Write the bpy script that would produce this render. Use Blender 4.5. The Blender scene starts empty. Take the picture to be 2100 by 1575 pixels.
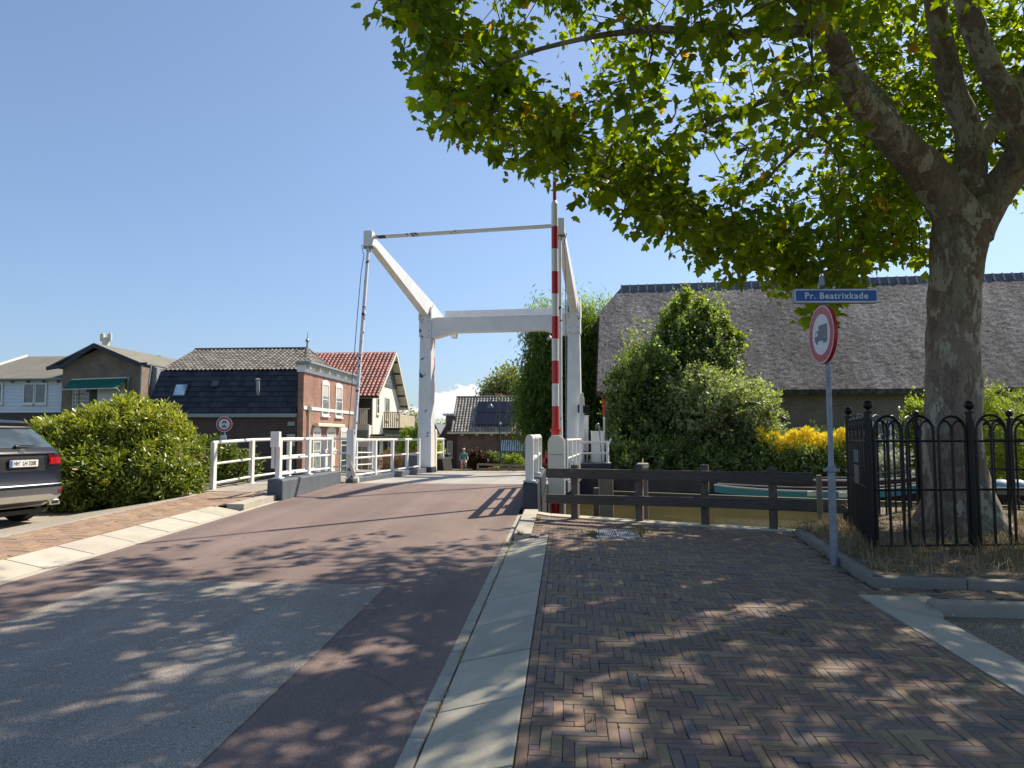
import bpy, bmesh, math, random
import numpy as np
from mathutils import Vector, Matrix

scene = bpy.context.scene
COL = scene.collection
rnd = random.Random(7)
PI = math.pi

# ------------------------------------------------------------------ camera
PITCH = math.atan(108.5 / 1500.0)
YAW = math.radians(4.27)
EYE = Vector((0, 0, 1.6))
cam = bpy.data.cameras.new("camera")
cam.sensor_width = 36
cam.lens = 1500 / 2100 * 36
cam.clip_start = 0.05
cam.clip_end = 3000
camo = bpy.data.objects.new("camera", cam)
camo.location = EYE
camo.rotation_euler = (PI / 2 + PITCH, 0, YAW)
COL.objects.link(camo)
scene.camera = camo

# ------------------------------------------------------------------ light
SUN_AZ = math.radians(47.4)      # from +Y towards +X
SUN_EL = math.radians(47.0)
sd = Vector((math.sin(SUN_AZ) * math.cos(SUN_EL), math.cos(SUN_AZ) * math.cos(SUN_EL), math.sin(SUN_EL)))
sl = bpy.data.lights.new("sun", 'SUN')
sl.energy = 4.1
sl.angle = math.radians(0.53)
sl.color = (1.0, 0.885, 0.72)
so = bpy.data.objects.new("sun", sl)
so.rotation_euler = (-sd).to_track_quat('-Z', 'Y').to_euler()
so.location = (20, 20, 30)
COL.objects.link(so)

world = bpy.data.worlds.new("World")
scene.world = world
world.use_nodes = True
wt = world.node_tree
wt.nodes.clear()
wout = wt.nodes.new('ShaderNodeOutputWorld')
wbg = wt.nodes.new('ShaderNodeBackground')
wbg.inputs['Strength'].default_value = 0.091
wsky = wt.nodes.new('ShaderNodeTexSky')
wsky.sky_type = 'NISHITA'
wsky.sun_disc = False
wsky.sun_elevation = SUN_EL
wsky.sun_rotation = SUN_AZ
wsky.air_density = 1.0
wsky.dust_density = 0.6
wsky.ozone_density = 1.6
# low cumulus bank beyond the bridge, laid out by compass direction
wg = wt.nodes.new('ShaderNodeTexCoord')
wsx = wt.nodes.new('ShaderNodeSeparateXYZ')
wt.links.new(wg.outputs['Generated'], wsx.inputs[0])
def wm(op, a, b=None, c=None, clamp=False):
    n = wt.nodes.new('ShaderNodeMath'); n.operation = op; n.use_clamp = clamp
    for i, q in enumerate((a, b, c)):
        if q is None: continue
        if isinstance(q, (int, float)): n.inputs[i].default_value = q
        else: wt.links.new(q, n.inputs[i])
    return n.outputs[0]
az = wm('ARCTAN2', wsx.outputs[0], wsx.outputs[1])
el = wm('ARCSINE', wsx.outputs[2])
wc = wt.nodes.new('ShaderNodeCombineXYZ')
wt.links.new(wm('MULTIPLY', az, 1.0), wc.inputs[0]); wt.links.new(wm('MULTIPLY', el, 1.5), wc.inputs[1])
wn = wt.nodes.new('ShaderNodeTexNoise'); wn.inputs['Scale'].default_value = 34; wn.inputs['Detail'].default_value = 6
wn.inputs['Roughness'].default_value = 0.55
wt.links.new(wc.outputs[0], wn.inputs['Vector'])
wn2 = wt.nodes.new('ShaderNodeTexNoise'); wn2.inputs['Scale'].default_value = 9; wn2.inputs['Detail'].default_value = 2
wt.links.new(wc.outputs[0], wn2.inputs['Vector'])
# top of the bank rises around azimuth -9 deg
daz = wm('SUBTRACT', az, -0.152)
bump = wm('POWER', 2.718, wm('MULTIPLY', wm('MULTIPLY', daz, daz), -260.0))
top = wm('ADD', wm('MULTIPLY', bump, 0.052), 0.020)
top = wm('ADD', top, wm('MULTIPLY', wm('SUBTRACT', wn.outputs[0], 0.5), 0.075))
d = wm('SUBTRACT', top, el)
cm = wm('MULTIPLY', d, 260.0, clamp=True)
fade = wm('MULTIPLY', wm('SUBTRACT', el, -0.004), 30.0, clamp=True)
body = wm('MULTIPLY', wm('SUBTRACT', 0.115, d), 12.0, clamp=True)
thin = wm('MULTIPLY', wm('SUBTRACT', wn2.outputs[0], 0.36), 3.2, clamp=True)
reg = wm('POWER', 2.718, wm('MULTIPLY', wm('MULTIPLY', daz, daz), -38.0))
cm = wm('MULTIPLY', wm('MULTIPLY', cm, wm('ADD', wm('MULTIPLY', body, 0.62), wm('MULTIPLY', thin, 0.35))), wm('MULTIPLY', fade, reg))
wmix = wt.nodes.new('ShaderNodeMix'); wmix.data_type = 'RGBA'
wt.links.new(cm, wmix.inputs[0])
whs = wt.nodes.new('ShaderNodeHueSaturation'); whs.inputs['Saturation'].default_value = 0.96
wt.links.new(wsky.outputs[0], whs.inputs['Color'])
hz = wm('POWER', 2.718, wm('MULTIPLY', wm('MAXIMUM', el, 0.0), -3.2))
hzm = wt.nodes.new('ShaderNodeMix'); hzm.data_type = 'RGBA'; hzm.blend_type = 'MULTIPLY'
wt.links.new(hz, hzm.inputs[0]); wt.links.new(whs.outputs[0], hzm.inputs[6]); hzm.inputs[7].default_value = (0.47, 0.55, 0.72, 1)
wt.links.new(hzm.outputs[2], wmix.inputs[6])
wmix.inputs[7].default_value = (6.2, 6.2, 6.3, 1)
wt.links.new(wmix.outputs[2], wbg.inputs['Color'])
wt.links.new(wbg.outputs[0], wout.inputs[0])

scene.view_settings.view_transform = 'Standard'
scene.view_settings.look = 'None'
scene.view_settings.exposure = 0.97
scene.view_settings.gamma = 1.0
scene.view_settings.use_curve_mapping = False

# ------------------------------------------------------------------ measuring helpers (metres from the photo's geometry)
_F0 = Vector((-math.sin(YAW), math.cos(YAW), 0)); _R = Vector((math.cos(YAW), math.sin(YAW), 0)); _Z = Vector((0, 0, 1))
_F = _F0 * math.cos(PITCH) + _Z * math.sin(PITCH)
_U = -_F0 * math.sin(PITCH) + _Z * math.cos(PITCH)
def ray(px, py): return _F + _R * ((px - 1050) / 1500) + _U * ((787.5 - py) / 1500)
def atY(px, py, Y): d = ray(px, py); return EYE + d * (Y / d.y)
def atX(px, py, X): d = ray(px, py); return EYE + d * (X / d.x)
def onz(px, py, z): d = ray(px, py); return EYE + d * ((z - 1.6) / d.z)
def ong(px, py, off=0.0):
    d = ray(px, py); t = (1.6 - off) / (.03 * d.y - d.z); return EYE + d * t
def proj(P):
    v = Vector(P) - EYE; f = v.dot(_F)
    if f < 0.05: return None
    return (1050 + 1500 * v.dot(_R) / f, 787.5 - 1500 * v.dot(_U) / f)

# ------------------------------------------------------------------ tagging / objects
def tag(o, label=None, cat=None, group=None, kind=None):
    if label: o['label'] = label
    if cat: o['category'] = cat
    if group: o['group'] = group
    if kind: o['kind'] = kind
    return o
WORLD_LOC = {}
def thing(name, loc, label, cat, group=None, rz=0):
    o = bpy.data.objects.new(name, None)
    o.empty_display_size = 0.2
    o.location = loc; o.rotation_euler = (0, 0, rz)
    COL.objects.link(o)
    WORLD_LOC[o.name] = Vector(loc)
    return tag(o, label, cat, group)
def copy_tree(o, parent=None):
    c = o.copy(); COL.objects.link(c)
    if parent: c.parent = parent
    for ch in [q for q in bpy.data.objects if q.parent == o]:
        copy_tree(ch, c)
    return c

class MB:
    def __init__(s): s.v = []; s.f = []; s.m = []; s.c = []; s.cc = None; s.mi = 0
    def add(s, vs, fs):
        b = len(s.v); s.v += [tuple(q) for q in vs]
        for f in fs:
            s.f.append([b + i for i in f]); s.m.append(s.mi); s.c.append(s.cc)
    def quad(s, a, b, c, d): s.add([a, b, c, d], [(0, 1, 2, 3)])
    def poly(s, pts): s.add(pts, [tuple(range(len(pts)))])
    def hexa(s, p):  # 8 pts: bottom 4 ccw, top 4 ccw
        s.add(p, [(3, 2, 1, 0), (4, 5, 6, 7), (0, 1, 5, 4), (1, 2, 6, 5), (2, 3, 7, 6), (3, 0, 4, 7)])
    def box(s, x0, x1, y0, y1, z0, z1):
        s.hexa([(x0, y0, z0), (x1, y0, z0), (x1, y1, z0), (x0, y1, z0), (x0, y0, z1), (x1, y0, z1), (x1, y1, z1), (x0, y1, z1)])
    def obox(s, c, size, M=None):
        hx, hy, hz = [q / 2 for q in size]; c = Vector(c); M = M or Matrix.Identity(3)
        p = [Vector(q) for q in ((-hx, -hy, -hz), (hx, -hy, -hz), (hx, hy, -hz), (-hx, hy, -hz), (-hx, -hy, hz), (hx, -hy, hz), (hx, hy, hz), (-hx, hy, hz))]
        s.hexa([c + M @ q for q in p])
    def beam(s, a, b, w, h, w2=None, h2=None, up=(0, 0, 1)):  # w sideways, h along up
        a = Vector(a); b = Vector(b); d = (b - a).normalized(); up = Vector(up)
        sx = d.cross(up)
        if sx.length < 1e-4: sx = d.cross(Vector((0, 1, 0)))
        sx.normalize(); uu = sx.cross(d).normalized(); w2 = w if w2 is None else w2; h2 = h if h2 is None else h2
        def ring(p, w, h): return [p - sx * w / 2 - uu * h / 2, p + sx * w / 2 - uu * h / 2, p + sx * w / 2 + uu * h / 2, p - sx * w / 2 + uu * h / 2]
        r = ring(a, w, h) + ring(b, w2, h2)
        s.add(r, [(0, 1, 2, 3), (7, 6, 5, 4), (0, 4, 5, 1), (1, 5, 6, 2), (2, 6, 7, 3), (3, 7, 4, 0)])
    def tube(s, pts, rs, n=8, cap=True):
        pts = [Vector(p) for p in pts]
        if isinstance(rs, (int, float)): rs = [rs] * len(pts)
        prev = None; vs = []
        for i, p in enumerate(pts):
            if i == 0: t = pts[1] - p
            elif i == len(pts) - 1: t = p - pts[i - 1]
            else: t = (pts[i + 1] - pts[i - 1])
            t = t.normalized() if t.length > 1e-9 else Vector((0, 0, 1))
            if prev is None:
                a = t.cross(Vector((0, 0, 1)))
                if a.length < 0.05: a = t.cross(Vector((1, 0, 0)))
            else: a = prev - t * prev.dot(t)
            a.normalize(); prev = a; b = t.cross(a)
            for k in range(n):
                an = 2 * PI * k / n
                vs.append(p + (a * math.cos(an) + b * math.sin(an)) * rs[i])
        fs = []
        for i in range(len(pts) - 1):
            for k in range(n):
                k2 = (k + 1) % n
                fs.append((i * n + k, i * n + k2, (i + 1) * n + k2, (i + 1) * n + k))
        if cap:
            fs.append(tuple(range(n))[::-1]); fs.append(tuple((len(pts) - 1) * n + k for k in range(n)))
        s.add(vs, fs)
    def lathe(s, c, prof, n=16, axis='z', M=None):  # prof: (r,h)
        c = Vector(c); vs = []
        for r, h in prof:
            for k in range(n):
                a = 2 * PI * k / n; q = Vector((r * math.cos(a), r * math.sin(a), h))
                if axis == 'x': q = Vector((q.z, q.x, q.y))
                elif axis == 'y': q = Vector((q.y, q.z, q.x))
                if M: q = M @ q
                vs.append(c + q)
        fs = [(i * n + k, i * n + (k + 1) % n, (i + 1) * n + (k + 1) % n, (i + 1) * n + k) for i in range(len(prof) - 1) for k in range(n)]
        fs += [tuple(range(n))[::-1], tuple((len(prof) - 1) * n + k for k in range(n))]
        s.add(vs, fs)
    def ball(s, c, r, n=14, m=8):
        s.lathe(c, [(max(r * math.sin(PI * i / m), 1e-4), -r * math.cos(PI * i / m)) for i in range(m + 1)], n)
    def prism(s, pts, vec):  # planar polygon extruded by vec
        pts = [Vector(p) for p in pts]; vec = Vector(vec); n = len(pts)
        s.add(pts + [p + vec for p in pts], [tuple(range(n))[::-1], tuple(range(n, 2 * n))] + [(i, (i + 1) % n, (i + 1) % n + n, i + n) for i in range(n)])
    def build_each(s, name, mats, parent=None, per=6, **k):
        out = []; i = 0
        while i < len(s.f):
            q = MB(); fs = s.f[i:i + per]; ids = sorted({a for f in fs for a in f}); mp = {a: n for n, a in enumerate(ids)}
            q.add([s.v[a] for a in ids], [[mp[a] for a in f] for f in fs]); out.append(q.build(name, mats, parent, **k)); i += per
        return out
    def build(s, name, mats, parent=None, smooth=False, bevel=0, subsurf=0, autosmooth=None, fixn=True):
        me = bpy.data.meshes.new(name)
        if not isinstance(mats, (list, tuple)): mats = [mats]
        off = Vector((0, 0, 0)); loc = Vector((0, 0, 0))
        if parent is not None: off = WORLD_LOC.get(parent.name, Vector((0, 0, 0)))
        elif s.v:
            a = np.array(s.v); loc = Vector(((a[:, 0].min() + a[:, 0].max()) / 2, (a[:, 1].min() + a[:, 1].max()) / 2, a[:, 2].min())); off = loc
        me.from_pydata([(x - off.x, y - off.y, z - off.z) for x, y, z in s.v], [], s.f)
        for mt in mats: me.materials.append(mt)
        if len(mats) > 1: me.polygons.foreach_set('material_index', s.m)
        if any(q is not None for q in s.c):
            ca = me.color_attributes.new('col', 'FLOAT_COLOR', 'CORNER')
            arr = np.ones((len(me.loops), 4), dtype=np.float32); i = 0
            for f, c in zip(s.f, s.c):
                if c is not None: arr[i:i + len(f), :3] = c
                i += len(f)
            ca.data.foreach_set('color', arr.ravel())
        if fixn:
            bm = bmesh.new(); bm.from_mesh(me); bmesh.ops.recalc_face_normals(bm, faces=bm.faces); bm.to_mesh(me); bm.free()
        if smooth: me.polygons.foreach_set('use_smooth', [True] * len(me.polygons))
        me.update()
        o = bpy.data.objects.new(name, me); COL.objects.link(o)
        if parent is not None: o.parent = parent
        else: o.location = loc
        WORLD_LOC[o.name] = off
        if bevel:
            b = o.modifiers.new('bevel', 'BEVEL'); b.width = bevel; b.segments = 2; b.limit_method = 'ANGLE'; b.angle_limit = math.radians(40)
        if subsurf:
            q = o.modifiers.new('subsurf', 'SUBSURF'); q.levels = subsurf; q.render_levels = subsurf
        if autosmooth:
            sharp_smooth(me, autosmooth)
        return o
def sharp_smooth(me, deg):
    bm = bmesh.new(); bm.from_mesh(me)
    for f in bm.faces: f.smooth = True
    for e in bm.edges:
        if len(e.link_faces) == 2 and e.calc_face_angle(0) > math.radians(deg): e.smooth = False
    bm.to_mesh(me); bm.free()
def mesh_np(name, V, Fc, mats, parent=None, tint=None, smooth=False):
    """V (n,3) world verts, Fc (m,k) faces, tint (m,) or (m,3) per-face colour"""
    V = np.asarray(V, dtype=np.float64); Fc = np.asarray(Fc, dtype=np.int32)
    off = np.zeros(3); loc = np.zeros(3)
    if parent is not None: off = np.array(WORLD_LOC.get(parent.name, Vector((0, 0, 0))))
    else: loc = np.array([(V[:, 0].min() + V[:, 0].max()) / 2, (V[:, 1].min() + V[:, 1].max()) / 2, V[:, 2].min()]); off = loc
    me = bpy.data.meshes.new(name); m, k = Fc.shape
    me.vertices.add(len(V)); me.vertices.foreach_set('co', (V - off).astype(np.float32).ravel())
    me.loops.add(m * k); me.loops.foreach_set('vertex_index', Fc.ravel())
    me.polygons.add(m); me.polygons.foreach_set('loop_start', np.arange(0, m * k, k, dtype=np.int32))
    if tint is not None:
        t = np.asarray(tint, dtype=np.float32)
        if t.ndim == 1: t = np.stack([t, t, t], 1)
        ca = me.color_attributes.new('col', 'FLOAT_COLOR', 'CORNER')
        a = np.ones((m, k, 4), dtype=np.float32); a[:, :, :3] = t[:, None, :]
        ca.data.foreach_set('color', a.ravel())
    me.update(calc_edges=True); me.validate()
    if smooth: me.polygons.foreach_set('use_smooth', [True] * m)
    for mt in (mats if isinstance(mats, (list, tuple)) else [mats]): me.materials.append(mt)
    o = bpy.data.objects.new(name, me); COL.objects.link(o)
    if parent is not None: o.parent = parent
    else: o.location = loc
    WORLD_LOC[o.name] = Vector(off)
    return o

# ------------------------------------------------------------------ materials
class NT:
    def __init__(s, name):
        s.m = bpy.data.materials.new(name); s.m.use_nodes = True; s.t = s.m.node_tree; s.t.nodes.clear()
        s.out = s.t.nodes.new('ShaderNodeOutputMaterial')
    def n(s, ty, **kw):
        x = s.t.nodes.new(ty)
        for k, v in kw.items():
            if hasattr(x, k): setattr(x, k, v)
            else: s.set(x, k, v)
        return x
    def set(s, x, k, v):
        inp = x.inputs[k if not k.startswith('i_') else int(k[2:])]
        if hasattr(v, 'is_output') or isinstance(v, bpy.types.NodeSocket): s.t.links.new(v, inp)
        else: inp.default_value = v
    def link(s, a, b): s.t.links.new(a, b)
    def coord(s, kind='Object'): return s.n('ShaderNodeTexCoord').outputs[kind]
    def pos(s): return s.n('ShaderNodeNewGeometry').outputs['Position']
    def mapping(s, vec, scale=(1, 1, 1), rot=(0, 0, 0), loc=(0, 0, 0)):
        x = s.n('ShaderNodeMapping'); s.link(vec, x.inputs[0]); x.inputs['Scale'].default_value = scale; x.inputs['Rotation'].default_value = rot; x.inputs['Location'].default_value = loc
        return x.outputs[0]
    def noise(s, vec, scale, detail=3, rough=.5, out='Fac', dist=0):
        x = s.n('ShaderNodeTexNoise'); s.link(vec, x.inputs['Vector']); x.inputs['Scale'].default_value = scale
        x.inputs['Detail'].default_value = detail; x.inputs['Roughness'].default_value = rough; x.inputs['Distortion'].default_value = dist
        return x.outputs[0 if out == 'Fac' else 1]
    def voro(s, vec, scale, feature='F1', out='Distance', rand=1):
        x = s.n('ShaderNodeTexVoronoi'); x.feature = feature; s.link(vec, x.inputs['Vector']); x.inputs['Scale'].default_value = scale; x.inputs['Randomness'].default_value = rand
        return x.outputs[out]
    def ramp(s, fac, stops, interp='LINEAR'):
        x = s.n('ShaderNodeValToRGB'); s.link(fac, x.inputs[0]); cr = x.color_ramp; cr.interpolation = interp
        while len(cr.elements) < len(stops): cr.elements.new(0.5)
        for e, (p, c) in zip(cr.elements, stops):
            e.position = p; e.color = (*c, 1) if not isinstance(c, (int, float)) else (c, c, c, 1)
        return x.outputs[0]
    def mix(s, f, a, b, mode='MIX'):
        x = s.n('ShaderNodeMix'); x.data_type = 'RGBA'; x.blend_type = mode
        for i, v in ((0, f), (6, a), (7, b)):
            if isinstance(v, bpy.types.NodeSocket): s.link(v, x.inputs[i])
            elif i == 0: x.inputs[0].default_value = v
            else: x.inputs[i].default_value = (*v, 1)
        return x.outputs[2]
    def math(s, op, a, b=None, clamp=False):
        x = s.n('ShaderNodeMath'); x.operation = op; x.use_clamp = clamp
        for i, v in enumerate((a, b)):
            if v is None: continue
            if isinstance(v, bpy.types.NodeSocket): s.link(v, x.inputs[i])
            else: x.inputs[i].default_value = v
        return x.outputs[0]
    def bump(s, h, strength=.3, dist=.01):
        x = s.n('ShaderNodeBump'); s.link(h, x.inputs['Height']); x.inputs['Strength'].default_value = strength; x.inputs['Distance'].default_value = dist
        return x.outputs[0]
    def attr(s, name='col', out=0):
        x = s.n('ShaderNodeAttribute'); x.attribute_name = name; return x.outputs[out]
    def bsdf(s, color, rough=.7, metal=0, normal=None, spec=None, coat=None, trans=None, alpha=None, emit=None):
        x = s.n('ShaderNodeBsdfPrincipled')
        for k, v in (('Base Color', color), ('Roughness', rough), ('Metallic', metal), ('Normal', normal), ('Specular IOR Level', spec), ('Coat Weight', coat), ('Transmission Weight', trans), ('Alpha', alpha)):
            if v is None: continue
            if isinstance(v, bpy.types.NodeSocket): s.link(v, x.inputs[k])
            elif k == 'Base Color': x.inputs[k].default_value = (*v, 1)
            else: x.inputs[k].default_value = v
        s.link(x.outputs[0], s.out.inputs[0])
        return x
MATS = {}
def plain(name, col, rough=.6, metal=0, var=.12, scale=6, bump=.1, bscale=60, spec=None, coat=None):
    if name in MATS: return MATS[name]
    t = NT(name); p = t.coord('Object')
    a = t.noise(p, scale, 4, .6)
    c0 = tuple(q * (1 - var) for q in col); c1 = tuple(min(1, q * (1 + var)) for q in col)
    c = t.ramp(a, [(.3, c0), (.7, c1)])
    nrm = t.bump(t.noise(p, bscale, 3), bump, .004) if bump else None
    t.bsdf(c, rough, metal, nrm, spec, coat)
    MATS[name] = t.m; return t.m
def wall_uv(t):
    g = t.n('ShaderNodeNewGeometry')
    cr = t.n('ShaderNodeVectorMath', operation='CROSS_PRODUCT'); t.link(g.outputs['True Normal'], cr.inputs[0]); cr.inputs[1].default_value = (0, 0, 1)
    dt = t.n('ShaderNodeVectorMath', operation='DOT_PRODUCT'); t.link(g.outputs['Position'], dt.inputs[0]); t.link(cr.outputs[0], dt.inputs[1])
    sp = t.n('ShaderNodeSeparateXYZ'); t.link(g.outputs['Position'], sp.inputs[0])
    cb = t.n('ShaderNodeCombineXYZ'); t.link(dt.outputs['Value'], cb.inputs[0]); t.link(sp.outputs[2], cb.inputs[1])
    return cb.outputs[0]
def brickmat(name, c1, c2, mortar, w=.22, h=.065, m=.009, stain=.3):
    t = NT(name); uv = wall_uv(t)
    b = t.n('ShaderNodeTexBrick'); t.link(uv, b.inputs['Vector'])
    b.inputs['Color1'].default_value = (*c1, 1); b.inputs['Color2'].default_value = (*c2, 1); b.inputs['Mortar'].default_value = (*mortar, 1)
    b.inputs['Scale'].default_value = 1; b.inputs['Mortar Size'].default_value = m; b.inputs['Brick Width'].default_value = w; b.inputs['Row Height'].default_value = h
    b.inputs['Mortar Smooth'].default_value = .2; b.inputs['Bias'].default_value = 0
    n = t.noise(t.pos(), 1.3, 5, .65)
    c = t.mix(1.0, b.outputs['Color'], t.ramp(n, [(.3, 1 - stain), (.7, 1 + stain * .4)]), 'MULTIPLY')
    t.bsdf(c, .85, 0, t.bump(b.outputs['Fac'], -.35, .006))
    return t.m
def leafmat(name, dark, light, trans=.45, rough=.45, tr_mul=(1.5, 1.7, .5), spec=.35):
    """dark..light picked by the per-leaf attribute; part of the light passes through"""
    t = NT(name); a = t.attr('col')
    sp = t.n('ShaderNodeSeparateColor'); t.link(a, sp.inputs[0])
    c = t.mix(sp.outputs[0], dark, light)
    c = t.mix(t.math('MULTIPLY', t.noise(t.pos(), 9, 2), .35), c, tuple(q * .6 for q in dark))
    c = t.mix(sp.outputs[1], c, (.30, .14, .03))
    pr = t.n('ShaderNodeBsdfPrincipled'); t.link(c, pr.inputs['Base Color']); pr.inputs['Roughness'].default_value = rough
    pr.inputs['Specular IOR Level'].default_value = spec
    tl = t.n('ShaderNodeBsdfTranslucent'); t.link(t.mix(1.0, c, tr_mul, 'MULTIPLY'), tl.inputs[0])
    mx = t.n('ShaderNodeMixShader'); mx.inputs[0].default_value = trans
    t.link(pr.outputs[0], mx.inputs[1]); t.link(tl.outputs[0], mx.inputs[2]); t.link(mx.outputs[0], t.out.inputs[0])
    return t.m

def m_asphalt(name, base, agg, scale=220, amt=.5, crack=True):
    t = NT(name); p = t.pos()
    v = t.noise(p, scale, 2, .8)
    big = t.noise(p, .7, 4, .6)
    c = t.ramp(v, [(.32, tuple(q * .55 for q in base)), (.5, base), (.66, agg)])
    c = t.mix(1.0, c, t.ramp(big, [(.3, .84), (.7, 1.12)]), 'MULTIPLY')
    st = t.noise(p, 5, 5, .7)
    c = t.mix(t.ramp(st, [(.63, 0.0), (.72, .35)]), c, tuple(q * .55 for q in base))
    wr = t.noise(t.mapping(p, (2.6, .10, 1)), 1.0, 3, .5)
    c = t.mix(1.0, c, t.ramp(wr, [(.35, .88), (.65, 1.10)]), 'MULTIPLY')
    sp2 = t.voro(p, 3.3); c = t.mix(t.ramp(sp2, [(.025, .55), (.045, 0.)]), c, tuple(q * .3 for q in base))
    if crack:
        cv = t.n('ShaderNodeTexVoronoi'); cv.feature = 'DISTANCE_TO_EDGE'
        wp = t.n('ShaderNodeVectorMath', operation='ADD'); t.link(p, wp.inputs[0])
        nz = t.n('ShaderNodeTexNoise'); nz.inputs['Scale'].default_value = 1.7; nz.inputs['Detail'].default_value = 5; t.link(p, nz.inputs['Vector'])
        t.link(nz.outputs[1], wp.inputs[1]); t.link(wp.outputs[0], cv.inputs['Vector']); cv.inputs['Scale'].default_value = .22
        k = t.ramp(cv.outputs['Distance'], [(.0, .45), (.0035, 0.0)])
        c = t.mix(k, c, tuple(q * .35 for q in base))
    t.bsdf(c, .82, 0, t.bump(v, .35, .004), spec=.3)
    return t.m
M = {}
M['road'] = m_asphalt('red_asphalt', (.160, .115, .102), (.37, .29, .26))
M['patch'] = m_asphalt('grey_asphalt', (.235, .205, .175), (.58, .52, .46), 150, crack=False)
M['gravel'] = m_asphalt('worn_gravel_asphalt', (.31, .275, .225), (.60, .54, .45), 90, crack=False)
M['bay'] = m_asphalt('dirty_bay_asphalt', (.17, .14, .11), (.42, .36, .29), 70, crack=False)
M['deck'] = m_asphalt('deck_wear_layer', (.34, .325, .295), (.44, .42, .39), 180, crack=False)
M['concrete'] = None
def m_concrete(name, a, b):
    t = NT(name); p = t.pos()
    f = t.noise(p, 3.0, 6, .65); g = t.noise(p, 120, 2, .7)
    c = t.ramp(f, [(.3, a), (.7, b)])
    c = t.mix(1.0, c, t.ramp(g, [(.3, .82), (.7, 1.1)]), 'MULTIPLY')
    s = t.noise(p, 9, 6, .75)
    c = t.mix(t.ramp(s, [(.6, 0.), (.75, .45)]), c, tuple(q * .45 for q in a))
    at = t.attr('col')
    c = t.mix(1.0, c, at, 'MULTIPLY')
    t.bsdf(c, .85, 0, t.bump(g, .3, .003)); return t.m
M['concrete'] = m_concrete('concrete_kerb', (.36, .335, .28), (.46, .43, .36))
def m_paver(name):
    t = NT(name); at = t.attr('col'); p = t.pos()
    c = t.mix(1.0, at, t.ramp(t.noise(p, 45, 4, .7), [(.25, .72), (.75, 1.22)]), 'MULTIPLY')
    c = t.mix(1.0, c, t.ramp(t.noise(p, .9, 3, .6), [(.3, .85), (.7, 1.12)]), 'MULTIPLY')
    t.bsdf(c, .72, 0, t.bump(t.noise(p, 160, 3, .7), .35, .003), spec=.4); return t.m
M['paver'] = m_paver('clay_paver')
M['sand'] = plain('joint_sand', (.045, .038, .03), .95, var=.4, scale=14)
M['soil'] = plain('dry_soil', (.13, .105, .075), .95, var=.35, scale=5, bump=.5, bscale=40)
M['grassland'] = plain('rough_grass_ground', (.07, .085, .03), .95, var=.4, scale=1.2, bump=.5, bscale=30)
def m_white(name, base=(.72, .73, .74), chips=.0, rough=.35, chipcol=(.025, .04, .09), cs=5.0):
    t = NT(name); p = t.pos()
    f = t.noise(p, 2.5, 5, .6)
    c = t.ramp(f, [(.3, tuple(q * .9 for q in base)), (.7, tuple(min(1, q * 1.04) for q in base))])
    dr = t.noise(t.mapping(p, (7, 7, .8)), 3, 4, .6)
    c = t.mix(t.ramp(dr, [(.62, 0.), (.8, .28)]), c, (.42, .40, .36))
    if chips:
        k = t.noise(p, cs, 5, .62, dist=.6)
        c = t.mix(t.ramp(k, [(chips, 0.), (chips + .012, 1.)]), c, chipcol)
    t.bsdf(c, rough, 0, t.bump(t.noise(p, 14, 3), .04, .01), spec=.45); return t.m
M['white'] = m_white('white_paint', chips=.69)
M['whitechip'] = m_white('chipped_white_paint', chips=.635, cs=3.2)
M['whiteclean'] = m_white('white_rail_paint', base=(.76, .76, .74))
M['cream'] = m_white('cream_paint', base=(.66, .62, .50), rough=.55)
M['navy'] = plain('dark_blue_grey_paint', (.024, .032, .052), .5, var=.25, scale=4, bump=.2, bscale=20)
M['slate'] = plain('blue_grey_paint', (.10, .115, .135), .55, var=.2, scale=3, bump=.25, bscale=18)
M['red'] = plain('red_band_paint', (.50, .016, .014), .35, var=.1)
M['black'] = plain('black_iron_paint', (.0035, .004, .005), .38, var=.3, scale=20, bump=.15, bscale=50, spec=.35)
M['galv'] = plain('galvanised_steel', (.24, .265, .31), .45, .35, var=.22, scale=18, bump=.1)
M['steel'] = plain('grey_steel', (.22, .23, .24), .4, .7, var=.15)
def m_wood(name, a, b, axis_scale=(1, 1, 1), rough=.8):
    t = NT(name); p = t.pos()
    g = t.noise(t.mapping(p, axis_scale), 5, 6, .7); k = t.noise(p, 2.0, 3)
    c = t.ramp(g, [(.25, a), (.55, tuple((x + y) / 2 for x, y in zip(a, b))), (.75, b)])
    c = t.mix(1., c, t.ramp(k, [(.3, .8), (.7, 1.15)]), 'MULTIPLY')
    t.bsdf(c, rough, 0, t.bump(g, .5, .006)); return t.m
M['railwood'] = m_wood('weathered_dark_timber', (.034, .028, .025), (.15, .122, .102), (1.2, 3, 22))
M['postwood'] = m_wood('weathered_post_timber', (.06, .046, .037), (.20, .155, .12), (14, 14, 1.2))
M['palewood'] = m_wood('silvered_timber', (.11, .095, .075), (.30, .265, .21), (14, 14, 1.2))
M['beamwood'] = m_wood('mossy_timber', (.045, .042, .028), (.16, .14, .09), (1, 3, 20))
def m_glass(name, tint=(.03, .04, .05), rough=.03):
    t = NT(name); p = t.pos()
    n = t.noise(p, 2.2, 3, .5)
    c = t.ramp(n, [(.35, tint), (.7, tuple(min(1, q * 2.6 + .01) for q in tint))])
    t.bsdf(c, rough, 0, t.bump(t.noise(p, 1.5, 1), .05, .02), spec=.9); return t.m
M['glass'] = m_glass('window_glass')
M['glassl'] = m_glass('curtained_glass', (.12, .14, .14), .06)
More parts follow.
